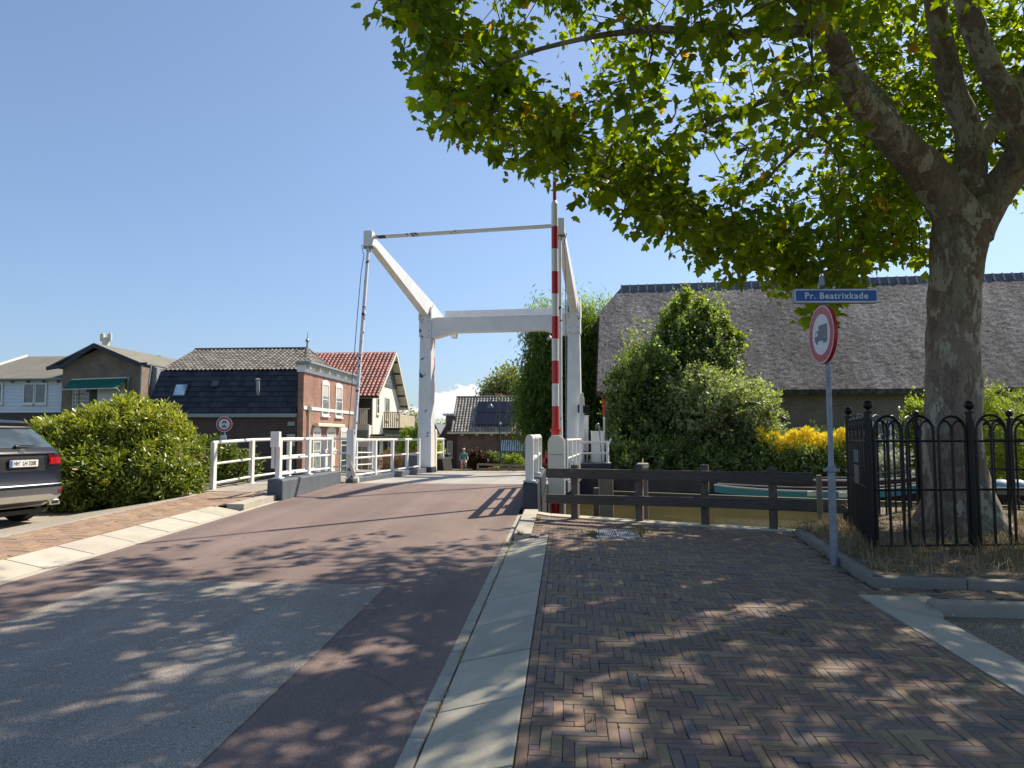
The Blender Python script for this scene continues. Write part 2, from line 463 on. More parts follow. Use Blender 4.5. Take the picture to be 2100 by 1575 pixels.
# ------------------------------------------------------------------ ground, road, canal
WATER_Z = -0.32
SL = .03
def gz(x, y): return SL * y
def plane_poly(name, pts, off, mat, slope=SL, label=None, thick=None, zf=None, kind='structure'):
    mb = MB(); zf = zf or (lambda x, y: slope * y + off)
    top = [(x, y, zf(x, y)) for x, y in pts]
    if thick: mb.prism([(x, y, z - thick) for x, y, z in top], (0, 0, thick))
    else: mb.poly(top)
    o = mb.build(name, mat); tag(o, label, None, None, kind); return o
QUAY = [(-.46, 11.5), (-.246, 11.28), (.956, 10.73), (1.92, 10.36), (2.81, 10.02), (3.69, 9.95), (4.15, 10.45), (4.3, 11.9), (9, 12.0), (70, 9)]
# near land (sloping up to the bridge), far land falling away beyond it
plane_poly('ground', [(-300, 0), (300, 0), (300, 9)] + QUAY[::-1] + [(-.46, 17.0), (-7.9, 17.2), (-300, 17.2)], -.30, M['grassland'])
mb = MB(); mb.poly([(-300, -200, -.30), (300, -200, -.30), (300, 0, -.30), (-300, 0, -.30)]); tag(mb.build('ground', M['grassland']), kind='structure')
BANKY = 24.6
def farz(y):
    ys = [24, 26, 48, 400, 2000]; zs = [.42, .37, -.95, -.95, -.95]
    for i in range(4):
        if y <= ys[i + 1]: return zs[i] + (zs[i + 1] - zs[i]) * (y - ys[i]) / (ys[i + 1] - ys[i])
    return -.95
mb = MB()
xs = [-1500, -300, -60, -30, -16, -8, 0, 2, 8, 16, 30, 60, 300, 1500]; ysl = [BANKY, 26, 30, 36, 48, 60, 90, 200, 600, 2500]
g = [[(x, y - (.08 * (x + 2) if y == BANKY and -40 < x < 60 else 0), farz(y) - .06 - (.25 if x >= 2 and y <= 26 else 0)) for x in xs] for y in ysl]
for j in range(len(ysl) - 1):
    for i in range(len(xs) - 1): mb.quad(g[j][i], g[j][i + 1], g[j + 1][i + 1], g[j + 1][i])
tag(mb.build('far_ground', M['grassland']), kind='structure')
# water
def m_water():
    t = NT('canal_water'); p = t.pos()
    n = t.noise(t.mapping(p, (1, 2.2, 1)), 2.2, 4, .55); n2 = t.noise(p, 14, 2, .5)
    c = t.ramp(t.noise(p, .8, 3), [(.3, (.058, .052, .021)), (.7, (.085, .074, .030))])
    sp = t.voro(p, 5.5); c = t.mix(t.ramp(sp, [(.03, .8), (.05, 0.)]), c, (.5, .5, .45))
    t.bsdf(c, .06, 0, t.bump(t.math('ADD', t.math('MULTIPLY', n, 1.0), t.math('MULTIPLY', n2, .15)), .10, .03), spec=.4); return t.m
mb = MB(); mb.poly([(-300, 5, WATER_Z), (300, 5, WATER_Z), (300, 60, WATER_Z), (-300, 60, WATER_Z)])
# water must not poke through the far land: keep it between the banks
mb = MB(); mb.poly([(-300, 16.5, WATER_Z), (-6, 16.5, WATER_Z), (-1.0, 10.2, WATER_Z), (70, 7, WATER_Z), (300, 7, WATER_Z), (300, 25, WATER_Z), (-300, 48, WATER_Z)])
W = [(-300, 16.8), (-8, 16.8), (-3, 16.6), (-.9, 11.0), (0, 10.5), (3.6, 9.3), (4.2, 10.0), (9, 11.3), (70, 8.3), (300, 8.3), (300, 8.4), (70, 20.5), (-2, 25.0), (-40, 28.0), (-300, 24.6)]
mb = MB(); mb.poly([(x, y, WATER_Z) for x, y in W]); tag(mb.build('canal_water', m_water()), kind='structure')
# quay walls
mb = MB()
Q2 = [(-.46, 17.0)] + QUAY
for a, b in zip(Q2, Q2[1:]):
    mb.quad((a[0], a[1], -1.2), (b[0], b[1], -1.2), (b[0], b[1], SL * b[1] + .05), (a[0], a[1], SL * a[1] + .05))
mb.quad((-300, 17.2, -1.2), (-7.9, 17.2, -1.2), (-7.9, 17.2, .4), (-300, 17.2, .35)); mb.quad((-7.9, 17.2, -1.2), (-.46, 17.1, -1.2), (-.46, 17.1, .42), (-7.9, 17.2, .42))
tag(mb.build('quay_wall', M['concrete'], fixn=False), kind='structure')
mb = MB()
def bank(x): return BANKY - .08 * (x + 2)
mb.quad((-300, BANKY, -1.2), (-40, bank(-40), -1.2), (-40, bank(-40), .45), (-300, BANKY, .45))
for a, b in ((-40, -5.3), (.9, 60)):
    mb.prism([(a, bank(a) - .12, -1.2), (b, bank(b) - .12, -1.2), (b, bank(b) - .12, .22), (a, bank(a) - .12, .22)], (0, .3, 0))
mb.quad((-6, 24.3, -1.2), (1.2, 24.2, -1.2), (1.2, 24.2, .42), (-6, 24.3, .42))
tag(mb.build('far_quay_wall', M['beamwood']), kind='structure')

# road
XL, XR, XG, XA = -5.36, -.79, -.695, -.24
plane_poly('road', [(XL, -8), (XR, -8), (XR, 17.05), (XL - .1, 17.05)], 0, M['road'])
plane_poly('asphalt_patch', [(-4.38, -8), (-1.685, -8)] + [(-1.685 + random.Random(i).uniform(-.007, .007), -1 + i * .13) for i in range(60)] + [(-1.69, 6.9)] + [(-1.69 - i * .13, 6.9 + i * .002 + random.Random(i + 99).uniform(-.008, .008)) for i in range(1, 20)] + [(-4.36, 6.94)] + [(-4.37 + random.Random(i + 200).uniform(-.009, .009), 6.8 - i * .13) for i in range(55)], .004, M['patch'])
# far road descending beyond the bridge
mb = MB()
for (y0, y1) in ((24.3, 26), (26, 30), (30, 36), (36, 48), (48, 53)):
    def ex(y): return (-4.7 + .04 * (y - 24), .3 + .08 * (y - 24))
    a = ex(y0); b = ex(y1)
    mb.quad((a[0], y0, farz(y0) + .02), (a[1], y0, farz(y0) + .02), (b[1], y1, farz(y1) + .02), (b[0], y1, farz(y1) + .02))
mb.quad((-12.8, 34, farz(34) + .0), (-4.2, 34, farz(34) + .0), (-3.5, 48, farz(48) + .01), (-12.8, 48, farz(48) + .01))
mb.quad((-12.8, 27, farz(27)), (-4.6, 27, farz(27)), (-4.2, 34, farz(34)), (-12.8, 34, farz(34)))
mb.quad((-40, 48, farz(48) + .015), (12, 48, farz(48) + .015), (12, 53, farz(53) + .015), (-40, 53, farz(53) + .015))
tag(mb.build('far_road', M['gravel']), kind='structure')

def slabs(name, pts_fn, ys, gap, mat, skip=None, tints=(.85, 1.1), jitter=.0):
    """row of slabs; pts_fn(y) -> (left xyz, right xyz)"""
    mb = MB(); r = random.Random(hash(name) % 1000 if False else len(ys))
    for a, b in zip(ys, ys[1:]):
        p0, p1 = pts_fn(a + gap); p2, p3 = pts_fn(b - gap)
        q = r.uniform(*tints); mb.cc = (q, q * r.uniform(.97, 1.0), q * r.uniform(.94, 1.0))
        dz = r.uniform(-.002, .002)
        top = [Vector(p0), Vector(p1), Vector(p3), Vector(p2)]
        for v in top: v.z += dz
        bot = [v - Vector((0, 0, .12)) for v in top]
        mb.hexa(bot + top)
    o = mb.build(name, mat, bevel=.006); tag(o, kind='structure'); return o
def frange(a, b, s, j=0):
    o = []; q = random.Random(3)
    while a < b: o.append(a); a += s + q.uniform(-j, j)
    o.append(b); return o
# right: gutter tiles, sloped slabs, kerb
slabs('gutter_tiles', lambda y: ((XR, y, SL * y + .004), (XG - .012, y, SL * y + .004)), frange(-3, 11.9, .40, .1), .0055, M['concrete'], tints=(.85, 1.0))
slabs('sloped_kerb', lambda y: ((XG, y - .0, SL * y + .006), (XA - .003, y + .07, SL * y + .085)), frange(-3.2, 9.3, .80), .009, M['concrete'], tints=(.95, 1.12))
slabs('kerb_stones', lambda y: ((XG + .02, y, SL * y + .10), (-.46, y, SL * y + .10)), frange(9.37, 11.75, .9), .003, M['concrete'])
# left: gutter, sloped slabs, end stone, brick walk, edging
slabs('left_gutter', lambda y: ((XL - .10, y, SL * y + .004), (XL - .0, y, SL * y + .004)), frange(-3, 13.4, .5), .002, M['concrete'], tints=(1.0, 1.1))
slabs('left_sloped_kerb', lambda y: ((XL - .60, y + .05, SL * y + .085), (XL - .11, y, SL * y + .006)), frange(-3, 12.0, .80), .009, M['concrete'], tints=(1.0, 1.15))
slabs('left_kerb_stones', lambda y: ((XL - .42 + .06 * (y - 12), y, SL * y + .10), (XL - .11, y, SL * y + .10)), frange(12.15, 13.55, .7), .002, M['concrete'], tints=(1.0, 1.1))
slabs('left_edging', lambda y: ((-7.13, y, SL * y + .088), (-7.05, y, SL * y + .088)), frange(-3, 13.6, 1.0), .002, M['concrete'], tints=(.8, .95))
mb = MB()
_z = lambda x, y: SL * y + .075 - .26 * min(1, max(0, (-7.13 - x) / 1.8))
for xa, xb in ((-8.93, -7.13), (-40, -8.93)):
    mb.quad((xa, -8, _z(xa, -8)), (xb, -8, _z(xb, -8)), (xb, 14, _z(xb, 14)), (xa, 14, _z(xa, 14)))
tag(mb.build('parking_lot', M['gravel']), kind='structure')

def herring(name, inside, x0, x1, y0, y1, zf, pal, w=.0535, L=.2125, gap=.0026, seed=1, extra=None, jit=.0014, xmin=-99, xmax=99, ycl=6.35):
    r = random.Random(seed); mb = MB()
    def brick(cx, cy, lx, ly):
        xmn = xmin if cy < 9.36 or xmin < -5 else -.455
        if cx - lx / 2 < xmn:
            r_ = cx + lx / 2
            if r_ - xmn < .022: return
            lx = r_ - xmn; cx = (r_ + xmn) / 2
        if cy < ycl and cx + lx / 2 > xmax:
            l_ = cx - lx / 2
            if xmax - l_ < .022: return
            lx = xmax - l_; cx = (l_ + xmax) / 2
        if not inside(cx, cy): return
        q = r.random(); acc = 0
        for pw, c in pal:
            acc += pw
            if q <= acc: break
        k = r.uniform(.97, 1.27); mb.cc = tuple(v * k * r.uniform(.95, 1.05) for v in c)
        lx -= gap; ly -= gap; lx /= 2; ly /= 2; ta = r.gauss(0, .012); c_, s_ = math.cos(ta), math.sin(ta)
        dz = r.gauss(0, jit); tx = r.gauss(0, .010); ty = r.gauss(0, .010); cx += r.gauss(0, .0007); cy += r.gauss(0, .0007)
        v = []
        for (ins, dep) in ((0, -.022), (0, -.002), (.0024, 0)):
            for sx, sy in ((-1, -1), (1, -1), (1, 1), (-1, 1)):
                ax = sx * (lx - ins); ay = sy * (ly - ins); X = cx + ax * c_ - ay * s_; Y = cy + ax * s_ + ay * c_
                v.append((X, Y, zf(cx, cy) + SL * (Y - cy) + dz + tx * ax + ty * ay + dep))
        f = [(8, 9, 10, 11)]
        for k0 in (0, 4):
            f += [(k0, k0 + 1, k0 + 5, k0 + 4), (k0 + 1, k0 + 2, k0 + 6, k0 + 5), (k0 + 2, k0 + 3, k0 + 7, k0 + 6), (k0 + 3, k0, k0 + 4, k0 + 7)]
        mb.add(v, f)
    nx = int((x1 - x0) / w) + 8; ny = int((y1 - y0) / w) + 8
    for j in range(-8, ny):
        for i in range(-8, nx):
            if (i + j) % 8 == 4: brick(x0 + (i + 2) * w, y0 + (j + .5) * w, L, w)
            if (i + j) % 8 == 0: brick(x0 + (i + .5) * w, y0 + (j + 2) * w, w, L)
    if extra:
        xmin = -99; inside = (lambda *_: True)
        for cx, cy, a, b in extra: brick(cx, cy, a, b)
    return tag(mb.build(name, M['paver'], fixn=False), kind='structure')

PAL = [(.34, (.170, .118, .088)), (.26, (.212, .155, .096)), (.12, (.125, .106, .098)), (.16, (.186, .118, .088)), (.12, (.148, .108, .094))]
PALO = [(.45, (.30, .20, .125)), (.25, (.27, .165, .115)), (.2, (.26, .19, .13)), (.1, (.22, .17, .14))]
def pip(poly):
    def f(x, y):
        c = False; j = len(poly) - 1
        for i in range(len(poly)):
            xi, yi = poly[i]; xj, yj = poly[j]
            if (yi > y) != (yj > y) and x < (xj - xi) * (y - yi) / (yj - yi) + xi: c = not c
            j = i
        return c
    return f
BED = [ong(1630, 1095, .09), ong(1710, 1150, .09), ong(1790, 1200, .09), ong(2100, 1215, .09)]
BED = [(p.x, p.y) for p in BED]
BED[3] = (5.0, BED[2][1] - .22); BED.append((14, BED[2][1] - .6))
POFF = .088
PAVE = [(XA + .0, -1.5), (2.42, -1.5), (2.42, 4.2), (2.46, 6.35), (14, 5.9), (14, BED[4][1] - .05), (BED[3][0], BED[3][1] - .05), (BED[2][0] - .03, BED[2][1] - .05), (BED[1][0] - .05, BED[1][1]), (BED[0][0] - .05, BED[0][1] - .1), (2.95, 9.83), (1.9, 10.18), (.95, 10.55), (-.24, 11.1), (-.45, 11.3), (-.45, 9.36), (XA, 9.36)]
inp = pip(PAVE)
gr = [ong(1222, 1085, .09), ong(1310, 1103, .09)]
GX0, GX1, GY0, GY1 = .36, .90, gr[1].y, gr[0].y
extra = [(XA + .03, y, .053, .2125) for y in frange(-1, 9.2, .2125)]
def inside(x, y):
    return inp(x, y) and not (GX0 - .02 < x < GX1 + .02 and GY0 - .02 < y < GY1 + .02) and (y > 1.6)
herring('brick_pavement', inside, XA, 9.5, 1.4, 12, lambda x, y: SL * y + POFF - .004 + .006 * math.sin(x * 1.9 + .4 * y) * math.sin(y * 1.3 + .7 * x), PAL, seed=4, extra=extra, xmin=XA + .0575, xmax=2.425)
plane_poly('pavement_bed', [(x, y - (.0 if abs(y - 6.35) < .01 or abs(y - 5.9) < .01 else 0)) for x, y in PAVE], POFF - .016, M['sand'])
# light quay capping strip
mb = MB(); mb.cc = (1.15, 1.12, 1.02)
for a, b in zip(QUAY[0:5], QUAY[1:6]):
    n = 1
    for k in range(n):
        p = [a[i] + (b[i] - a[i]) * k / n for i in (0, 1)]; q = [a[i] + (b[i] - a[i]) * (k + .99) / n for i in (0, 1)]
        mb.hexa([(p[0], p[1] - .27, SL * p[1] - .1), (q[0], q[1] - .27, SL * q[1] - .1), (q[0], q[1], SL * q[1] - .1), (p[0], p[1], SL * p[1] - .1),
                 (p[0], p[1] - .27, SL * p[1] + .093), (q[0], q[1] - .27, SL * q[1] + .093), (q[0], q[1], SL * q[1] + .10), (p[0], p[1], SL * p[1] + .10)])
tag(mb.build('quay_edge', M['concrete'], bevel=.01), kind='structure')
plane_poly('quay_paving', [(2.85, 9.55), (5.0, 9.3), (4.2, 10.4), (3.69, 9.94), (2.9, 9.99)], POFF - .004, M['concrete'])
# bed kerb and soil
mb = MB(); mb.cc = (.55, .55, .56)  # concrete tint lowered, shade over the kerb put into the colour
pts = [(BED[0][0] - .0, BED[0][1])] + BED[1:]
for a, b in zip(pts, pts[1:]):
    d = Vector((b[0] - a[0], b[1] - a[1], 0)); Ln = d.length; d.normalize(); n = max(1, round(Ln / .9)); nn = Vector((-d.y, d.x, 0)) * .11
    for k in range(n):
        p = Vector((a[0], a[1], 0)) + d * (Ln * k / n); q = Vector((a[0], a[1], 0)) + d * (Ln * (k + 1) / n - .006)
        v = [p, q, q + nn, p + nn]; mb.hexa([Vector((w.x, w.y, SL * w.y)) for w in v] + [Vector((w.x, w.y, SL * w.y + POFF + .070)) for w in v])
tag(mb.build('bed_kerb', M['concrete'], bevel=.012), kind='structure')
BEDP = [(x + .05, y + .05) for x, y in BED] + [(14, 11.85), (4.33, 11.85), (4.1, 10.4), (3.6, 9.78), (3.0, 9.72)]
def bedz(x, y): return SL * y + POFF + .07
plane_poly('planting_bed', BEDP, POFF + .065, M['soil'])
# concrete apron and parking bay at the right
slabs('concrete_apron', lambda y: ((2.43 + .01 * (6.4 - y), y + .05, SL * y + .086), (2.93, y, SL * y - .0)), [-2, -.4, 1.2, 2.8, 4.3, 6.42], .004, M['concrete'], tints=(.95, 1.1))
mb = MB(); mb.cc = (.95, .94, .9); _a = (2.43, 6.18); mb.hexa([(2.43, 6.12, .0), (2.95, 6.10, .0), (2.97, 6.5, .0), (2.43, 6.46, .0), (2.43, 6.12, 6.12 * SL + .088), (2.95, 6.10, 6.1 * SL + .02), (3.0, 6.42, 6.42 * SL + .09), (2.43, 6.44, 6.44 * SL + .092)]); tag(mb.build('concrete_apron', M['concrete'], bevel=.01), kind='structure')
plane_poly('parking_bay', [(2.86, -3), (14, -3), (14, 5.75), (2.9, 6.34)], -.012, M['bay'])
mb = MB(); mb.cc = (.72, .71, .68)
for k in range(9):
    a = 2.92 + k * 1.0; ya = 6.18 - (a - 3) * .045; yb = ya - .045
    z = SL * ya
    mb.hexa([(a, ya, z - .1), (a + .99, yb, z - .1), (a + .99, yb + .14, z - .1), (a, ya + .14, z - .1), (a, ya, z + .095), (a + .99, yb, z + .093), (a + .99, yb + .14, z + .098), (a, ya + .14, z + .10)])
tag(mb.build('bay_kerb', M['concrete'], bevel=.015), kind='structure')
# left brick walk
inl = pip([(XL - .61, 2), (-7.05, 2), (-7.05, 14.0), (-5.75, 14.0), (-5.8, 12.1), (XL - .61, 12.1)])
herring('left_brick_walk', inl, -7.6, XL - .5, 5.2, 14.1, lambda x, y: SL * y + .088, PALO, w=.066, L=.264, seed=9, xmin=-7.045, xmax=XL - .612, ycl=12.1)
plane_poly('left_walk_bed', [(XL - .60, -3), (-7.06, -3), (-7.06, 13.7), (-5.8, 13.7), (-5.8, 12.1), (XL - .6, 12.1)], .078, M['sand'])
plane_poly('shrub_bed', [(-15, 13.7), (-7.76, 13.62), (-7.76, 17.2), (-15, 17.2)], 0, M['soil'], zf=lambda x, y: SL * y + .04 - .15 * min(1, max(0, (-7.76 - x) / 1.2)) * (1 if x < -9 else 0))
# footway on the bridge, left side
mb = MB(); mb.hexa([(-7.75, 13.7, .1), (-5.68, 13.6, .1), (-5.68, 17.15, .2), (-7.75, 17.15, .2), (-7.75, 13.7, .485), (-5.68, 13.6, .485), (-5.68, 17.15, .52), (-7.75, 17.15, .52)])
mb.hexa([(-7.6, 17.2, .25), (-5.35, 17.2, .25), (-4.95, 24.2, .25), (-7.1, 24.3, .25), (-7.6, 17.2, .52), (-5.35, 17.2, .52), (-4.95, 24.2, .5), (-7.1, 24.3, .5)])
tag(mb.build('footway', M['gravel']), kind='structure')
# ------------------------------------------------------------------ drawbridge
DECKZ = .50
u = Vector((.0802, .9968, 0)); vv = Vector((.9968, -.0802, 0))
LE = atY(757, 487, 18.9); RE = atY(1148, 470, 18.15)
ze = (LE.z + RE.z) / 2
PL = Vector((atY(875, 800, 24).x, 24.0, 0)); PR = Vector((atY(1178, 800, 23.5).x, 23.5, 0))
pv = (PR - PL).normalized(); pu = Vector((-pv.y, pv.x, 0))     # portal line / bridge axis
db = thing('drawbridge', (-2.3, 21, DECKZ), 'white drawbridge with chipped paint, its balance beams lowered over the road', 'drawbridge')
# deck
mb = MB(); dl = Vector((-5.14, 17.07, 0)); dr_ = Vector((-.16, 17.07, 0))
dq = [(p.x, p.y, z) for p, z in ((dl, DECKZ), (dr_, DECKZ), (dr_ + u * 7.0, DECKZ - .07), (dl + u * 7.25, DECKZ - .07))]
mb.hexa([(x, y, z - .3) for x, y, z in dq] + dq)
mb.build('deck', M['deck'], db)
mb = MB(); mb.beam((-5.10, 17.06, .3), (-.2, 17.06, .3), .04, .395); mb.build('deck_edge_plate', M['steel'], db)
mb = MB()
for s0 in (dl + Vector((-.02, .06, 0)), dr_ + Vector((.1, .06, 0))):
    mb.beam(s0 + Vector((0, 0, DECKZ - .05)), s0 + u * 7.0 + Vector((0, 0, DECKZ - .05)), .16, .30)
mb.build_each('deck_curb', M['slate'], db, bevel=.01)
# portal
bz0 = atY(1000, 681, 23.8).z; bz1 = atY(1000, 650, 23.8).z
for P, tb, pz in ((PL, 1, atY(872, 640, 24).z), (PR, -1, atY(1178, 628, 23.5).z)):
    mb = MB(); c = P
    def cr(z, hw, hd, dx=0): return [c + pv * (sx * hw + dx) + pu * (sy * hd) + Vector((0, 0, z)) for sx, sy in ((-1, -1), (1, -1), (1, 1), (-1, 1))]
    mb.hexa(cr(.2, .24, .24) + cr(bz0 - .15, .19, .20))
    mb.hexa(cr(bz0 - .15, .215, .23) + cr(bz1 + .05, .215, .23))
    mb.build('portal_post', M['whitechip'] if tb == 1 else M['white'], db, bevel=.015)
    mb = MB(); cc = c - pu * .05
    # cheek plates holding the pivot
    for sx in (-.20, .20):
        q = c + pv * sx
        mb.prism([q + pu * a + Vector((0, 0, z)) - pv * .025 for a, z in ((-.28, bz1 - .1), (-.26, bz1 + .22), (-.02, pz + .25), (.25, pz + .2), (.32, bz1 - .1))], pv * .05)
    mb.build('pivot_bracket', M['white'], db, bevel=.008)
    mb = MB(); mb.hexa(cr(.15, .30, .30) + cr(.62, .27, .27)); mb.build('post_shoe', M['navy'], db, bevel=.01)
PA_ = a = PL + pv * .215; PB_ = b = PR - pv * .215; mb = MB()
dep = .20
prof = [(0, bz0 - .17), (.10, bz0 - .17), (.75, bz0), ((b - a).length - .75, bz0), ((b - a).length - .10, bz0 - .17), ((b - a).length, bz0 - .17), ((b - a).length, bz1), (0, bz1)]
mb.prism([a + pv * s + Vector((0, 0, z)) - pu * dep for s, z in prof], pu * (2 * dep))
mb.build('portal_beam', M['white'], db, bevel=.015)
# balance beams, tapered, and the counterweight behind the portal
for E0, P, nm in ((LE, PL, 0), (RE, PR, 1)):
    piv = Vector((P.x, P.y, bz1 + .30)); e = Vector((E0.x, E0.y, ze + .0)); dirv = (piv - e).normalized()
    tail = piv + dirv * 1.9
    mb = MB(); mb.beam(e + dirv * .15, piv + dirv * .2, .20, .24, .26, .62); mb.beam(piv + dirv * .2, tail, .26, .62, .26, .62)
    mb.build('balance_beam', M['white'], db, bevel=.012)
    mb = MB(); mb.obox(e, (.24, .30, .42)); mb.build('end_block', M['whitechip'], db, bevel=.03)
    mb = MB(); mb.obox(e - Vector((0, .03, .20)), (.10, .12, .30)); mb.lathe(e - Vector((.14, .03, .22)), [(.05, 0), (.05, .28)], 10, 'x'); mb.build('rod_shackle', M['steel'], db, bevel=.01)
    foot = Vector((-5.18, 17.35, DECKZ + .05)) if nm == 0 else Vector((-.155, 17.35, DECKZ + .05))
    mb = MB(); top = e - Vector((0, .04, .22)); mb.tube([foot, foot.lerp(top, .28), top], [.075, .052, .047], 12)
    if nm == 0: mb.tube([foot + Vector((0, -.02, .08)), foot + Vector((0, -.02, 1.22))], [.105, .105], 14)
    mb.build('lift_rod', m_white('rod_paint', chips=.585, cs=4.5) if nm == 0 else M['whitechip'], db, smooth=False, autosmooth=40)
    mb = MB(); wob = [top + Vector((-.02, -.08, .1)), top + Vector((-.17, -.08, .02)), top + Vector((-.10, -.08, -.25)), top.lerp(foot, .12) + Vector((-.13, -.06, 0))]
    if nm: wob = [Vector((2 * top.x - w.x, w.y, w.z)) for w in wob]
    sg = -1 if nm == 0 else 1
    wob += [top.lerp(foot, k) + Vector((sg * .14, -.06, 0)) for k in (.3, .6, .97)]
    mb.tube(wob, .011, 5); mb.build('cable', M['steel'], db)
mb = MB(); lp = Vector((LE.x, LE.y, ze + .05)); rp = Vector((RE.x, RE.y, ze + .05)); mb.tube([lp, rp], .055, 14)
mb.build('cross_tube', m_white('tube_paint', chips=.592, cs=1.9), db, autosmooth=40)
mb = MB()
ca = PL + pv * .16 + pu * 1.62; cb_ = PR - pv * .16 + pu * 1.62; cz1 = atY(1040, 634, 25.4).z
mb.prism([ca + Vector((0, 0, cz1 - .55)), cb_ + Vector((0, 0, cz1 - .55)), cb_ + Vector((0, 0, cz1)), ca + Vector((0, 0, cz1))], pu * .5)
mb.build('counterweight', M['white'], db, bevel=.02)
mb = MB(); q = atY(928, 690, 25.2); mb.prism([(q.x - .2, 25.0, q.z + .35), (q.x + .18, 25.0, q.z + .35), (q.x + .15, 25.0, q.z - .06), (q.x - .02, 25.0, q.z - .06)], (0, .35, 0)); mb.build('beam_tail', M['white'], db, bevel=.01)
# bolt heads and flange plates on the portal
mb = MB()
for P, s_ in ((PL, 1), (PR, -1)):
    for z in (bz0 - .10, bz0 + .05, bz1 - .12):
        for a_ in (-.13, .13): mb.lathe(P + pv * a_ - pu * .235 + Vector((0, 0, z)), [(.018, -.012), (.018, .012)], 6, 'y')
    for z in (.75, 1.9, 3.1, 4.2): mb.lathe(P - pu * .222 + Vector((0, 0, z)), [(.012, -.01), (.012, .01)], 6, 'y')
for k in range(9):
    q = PA_ + pv * (.35 + k * ((PB_ - PA_).length - .7) / 8) - pu * .205
    mb.lathe(q + Vector((0, 0, bz1 - .05)), [(.010, -.01), (.010, .01)], 6, 'y')
mb.build_each('bolt_head', M['steel'], db, per=8)
# small lamp under the beam and a lever at the left rod foot
mb = MB(); mb.beam((-5.02, 17.25, .56), (-5.24, 17.2, 1.18), .05, .10, .03, .05); mb.tube([(-5.05, 17.15, .58), (-4.93, 17.15, .58)], .07, 12); mb.build('latch_lever', M['cream'], db, bevel=.01)

# ------------------------------------------------------------------ abutment blocks (parapets)
mb = MB()
mb.hexa([(-5.74, 13.72, .2), (-5.33, 13.5, .2), (-5.30, 17.05, .2), (-5.66, 17.05, .2), (-5.74, 13.75, .80), (-5.35, 13.53, .79), (-5.33, 17.05, .81), (-5.63, 17.05, .81)])
tag(mb.build('parapet_block', M['slate'], bevel=.03), 'long blue-grey painted parapet block along the left road edge, carrying the white rail', 'parapet')
mb = MB()
mb.hexa([(-.735, 12.0, .2), (-.465, 12.0, .2), (-.47, 16.9, .2), (-.76, 16.9, .2), (-.725, 12.03, .86), (-.475, 12.03, .86), (-.48, 16.9, .88), (-.75, 16.9, .88)])
rb = mb.build('parapet_block', M['navy'], bevel=.035); tag(rb, 'dark navy parapet block at the right road edge beside the striped boom', 'parapet')

# ------------------------------------------------------------------ railings
def railing(name, pts, h, levels, label, group=None, box=(.09, .13), r=.027, posts=None, foot=.0, mat=None, rtop=.038):
    """pts: base points of the posts"""
    t = thing(name, pts[0], label, 'railing', group); mt = mat or M['whiteclean']
    for p in (posts or pts):
        mb = MB(); p = Vector(p); d = (Vector(pts[-1]) - Vector(pts[0])).normalized()
        mb.beam(p, p + Vector((0, 0, h)), box[0], box[1], up=d); mb.beam(p, p + Vector((0, 0, .025)), box[0] + .07, box[1] + .07, up=d)
        mb.build('post', mt, t, bevel=.006)
    ext = (Vector(pts[1]) - Vector(pts[0])).normalized() * .07
    for k, lv in enumerate(levels):
        mb = MB(); rr = rtop if k == 0 else r
        path = [Vector(p) + Vector((0, 0, lv)) for p in pts]; path[0] -= ext; path[-1] += ext
        mb.tube(path, rr, 10); mb.build('rail', mt, t, autosmooth=40)
    return t
ra = railing('bridge_railing', [Vector((-7.46, 15.05, .45)), Vector((-7.40, 16.8, .50)), Vector((-7.35, 19.0, .52)), Vector((-7.2, 21.3, .52)), Vector((-7.0, 24.0, .50)), Vector((-7.0, 26.0, .45))], 1.02, (1.03, .58, .17),
        'white three-bar railing along the outer edge of the left footway, beside the bush')
mb = MB(); mb.beam((-7.6, 14.7, .43), (-7.35, 19, .50), .16, .14); tag(mb.build('footway_curb', M['slate'], bevel=.02), kind='structure')
z0 = .80
railing('bridge_railing', [Vector((-5.52, 13.75, z0)), Vector((-5.50, 15.3, z0)), Vector((-5.47, 16.7, z0))], .78, (.75, .38, .08), 'white railing standing on the left blue-grey parapet block', box=(.09, .13))
mb = MB(); mb.obox((-5.56, 13.68, 1.55), (.17, .12, .30)); mb.obox((-5.60, 13.68, 1.25), (.06, .08, .5)); tag(mb.build('junction_box', M['whiteclean'], bevel=.01), 'small white box fixed to the end post of the left parapet rail', 'box')
base = Vector((-5.22, 17.45, DECKZ + .02))
railing('bridge_railing', [base + u * k for k in (.15, 1.75, 3.2, 4.6, 5.9)], 1.0, (1.0, .56, .14), 'white railing on the left edge of the bridge deck, ending at the portal post', box=(.08, .11))
base = Vector((-.02, 17.45, DECKZ + .02))
railing('bridge_railing', [base + u * k for k in (.1, 1.7, 3.2, 4.7, 5.9)], 1.0, (1.0, .56, .14), 'white railing on the right edge of the bridge deck behind the boom housing', box=(.08, .11))
railing('bridge_railing', [Vector((-.62, 12.2, .86)), Vector((-.62, 14.6, .87)), Vector((-.63, 16.6, .88))], .72, (.72, .34), 'short white railing on the navy parapet block, first post nearest the camera', box=(.13, .13), r=.045, rtop=.06)
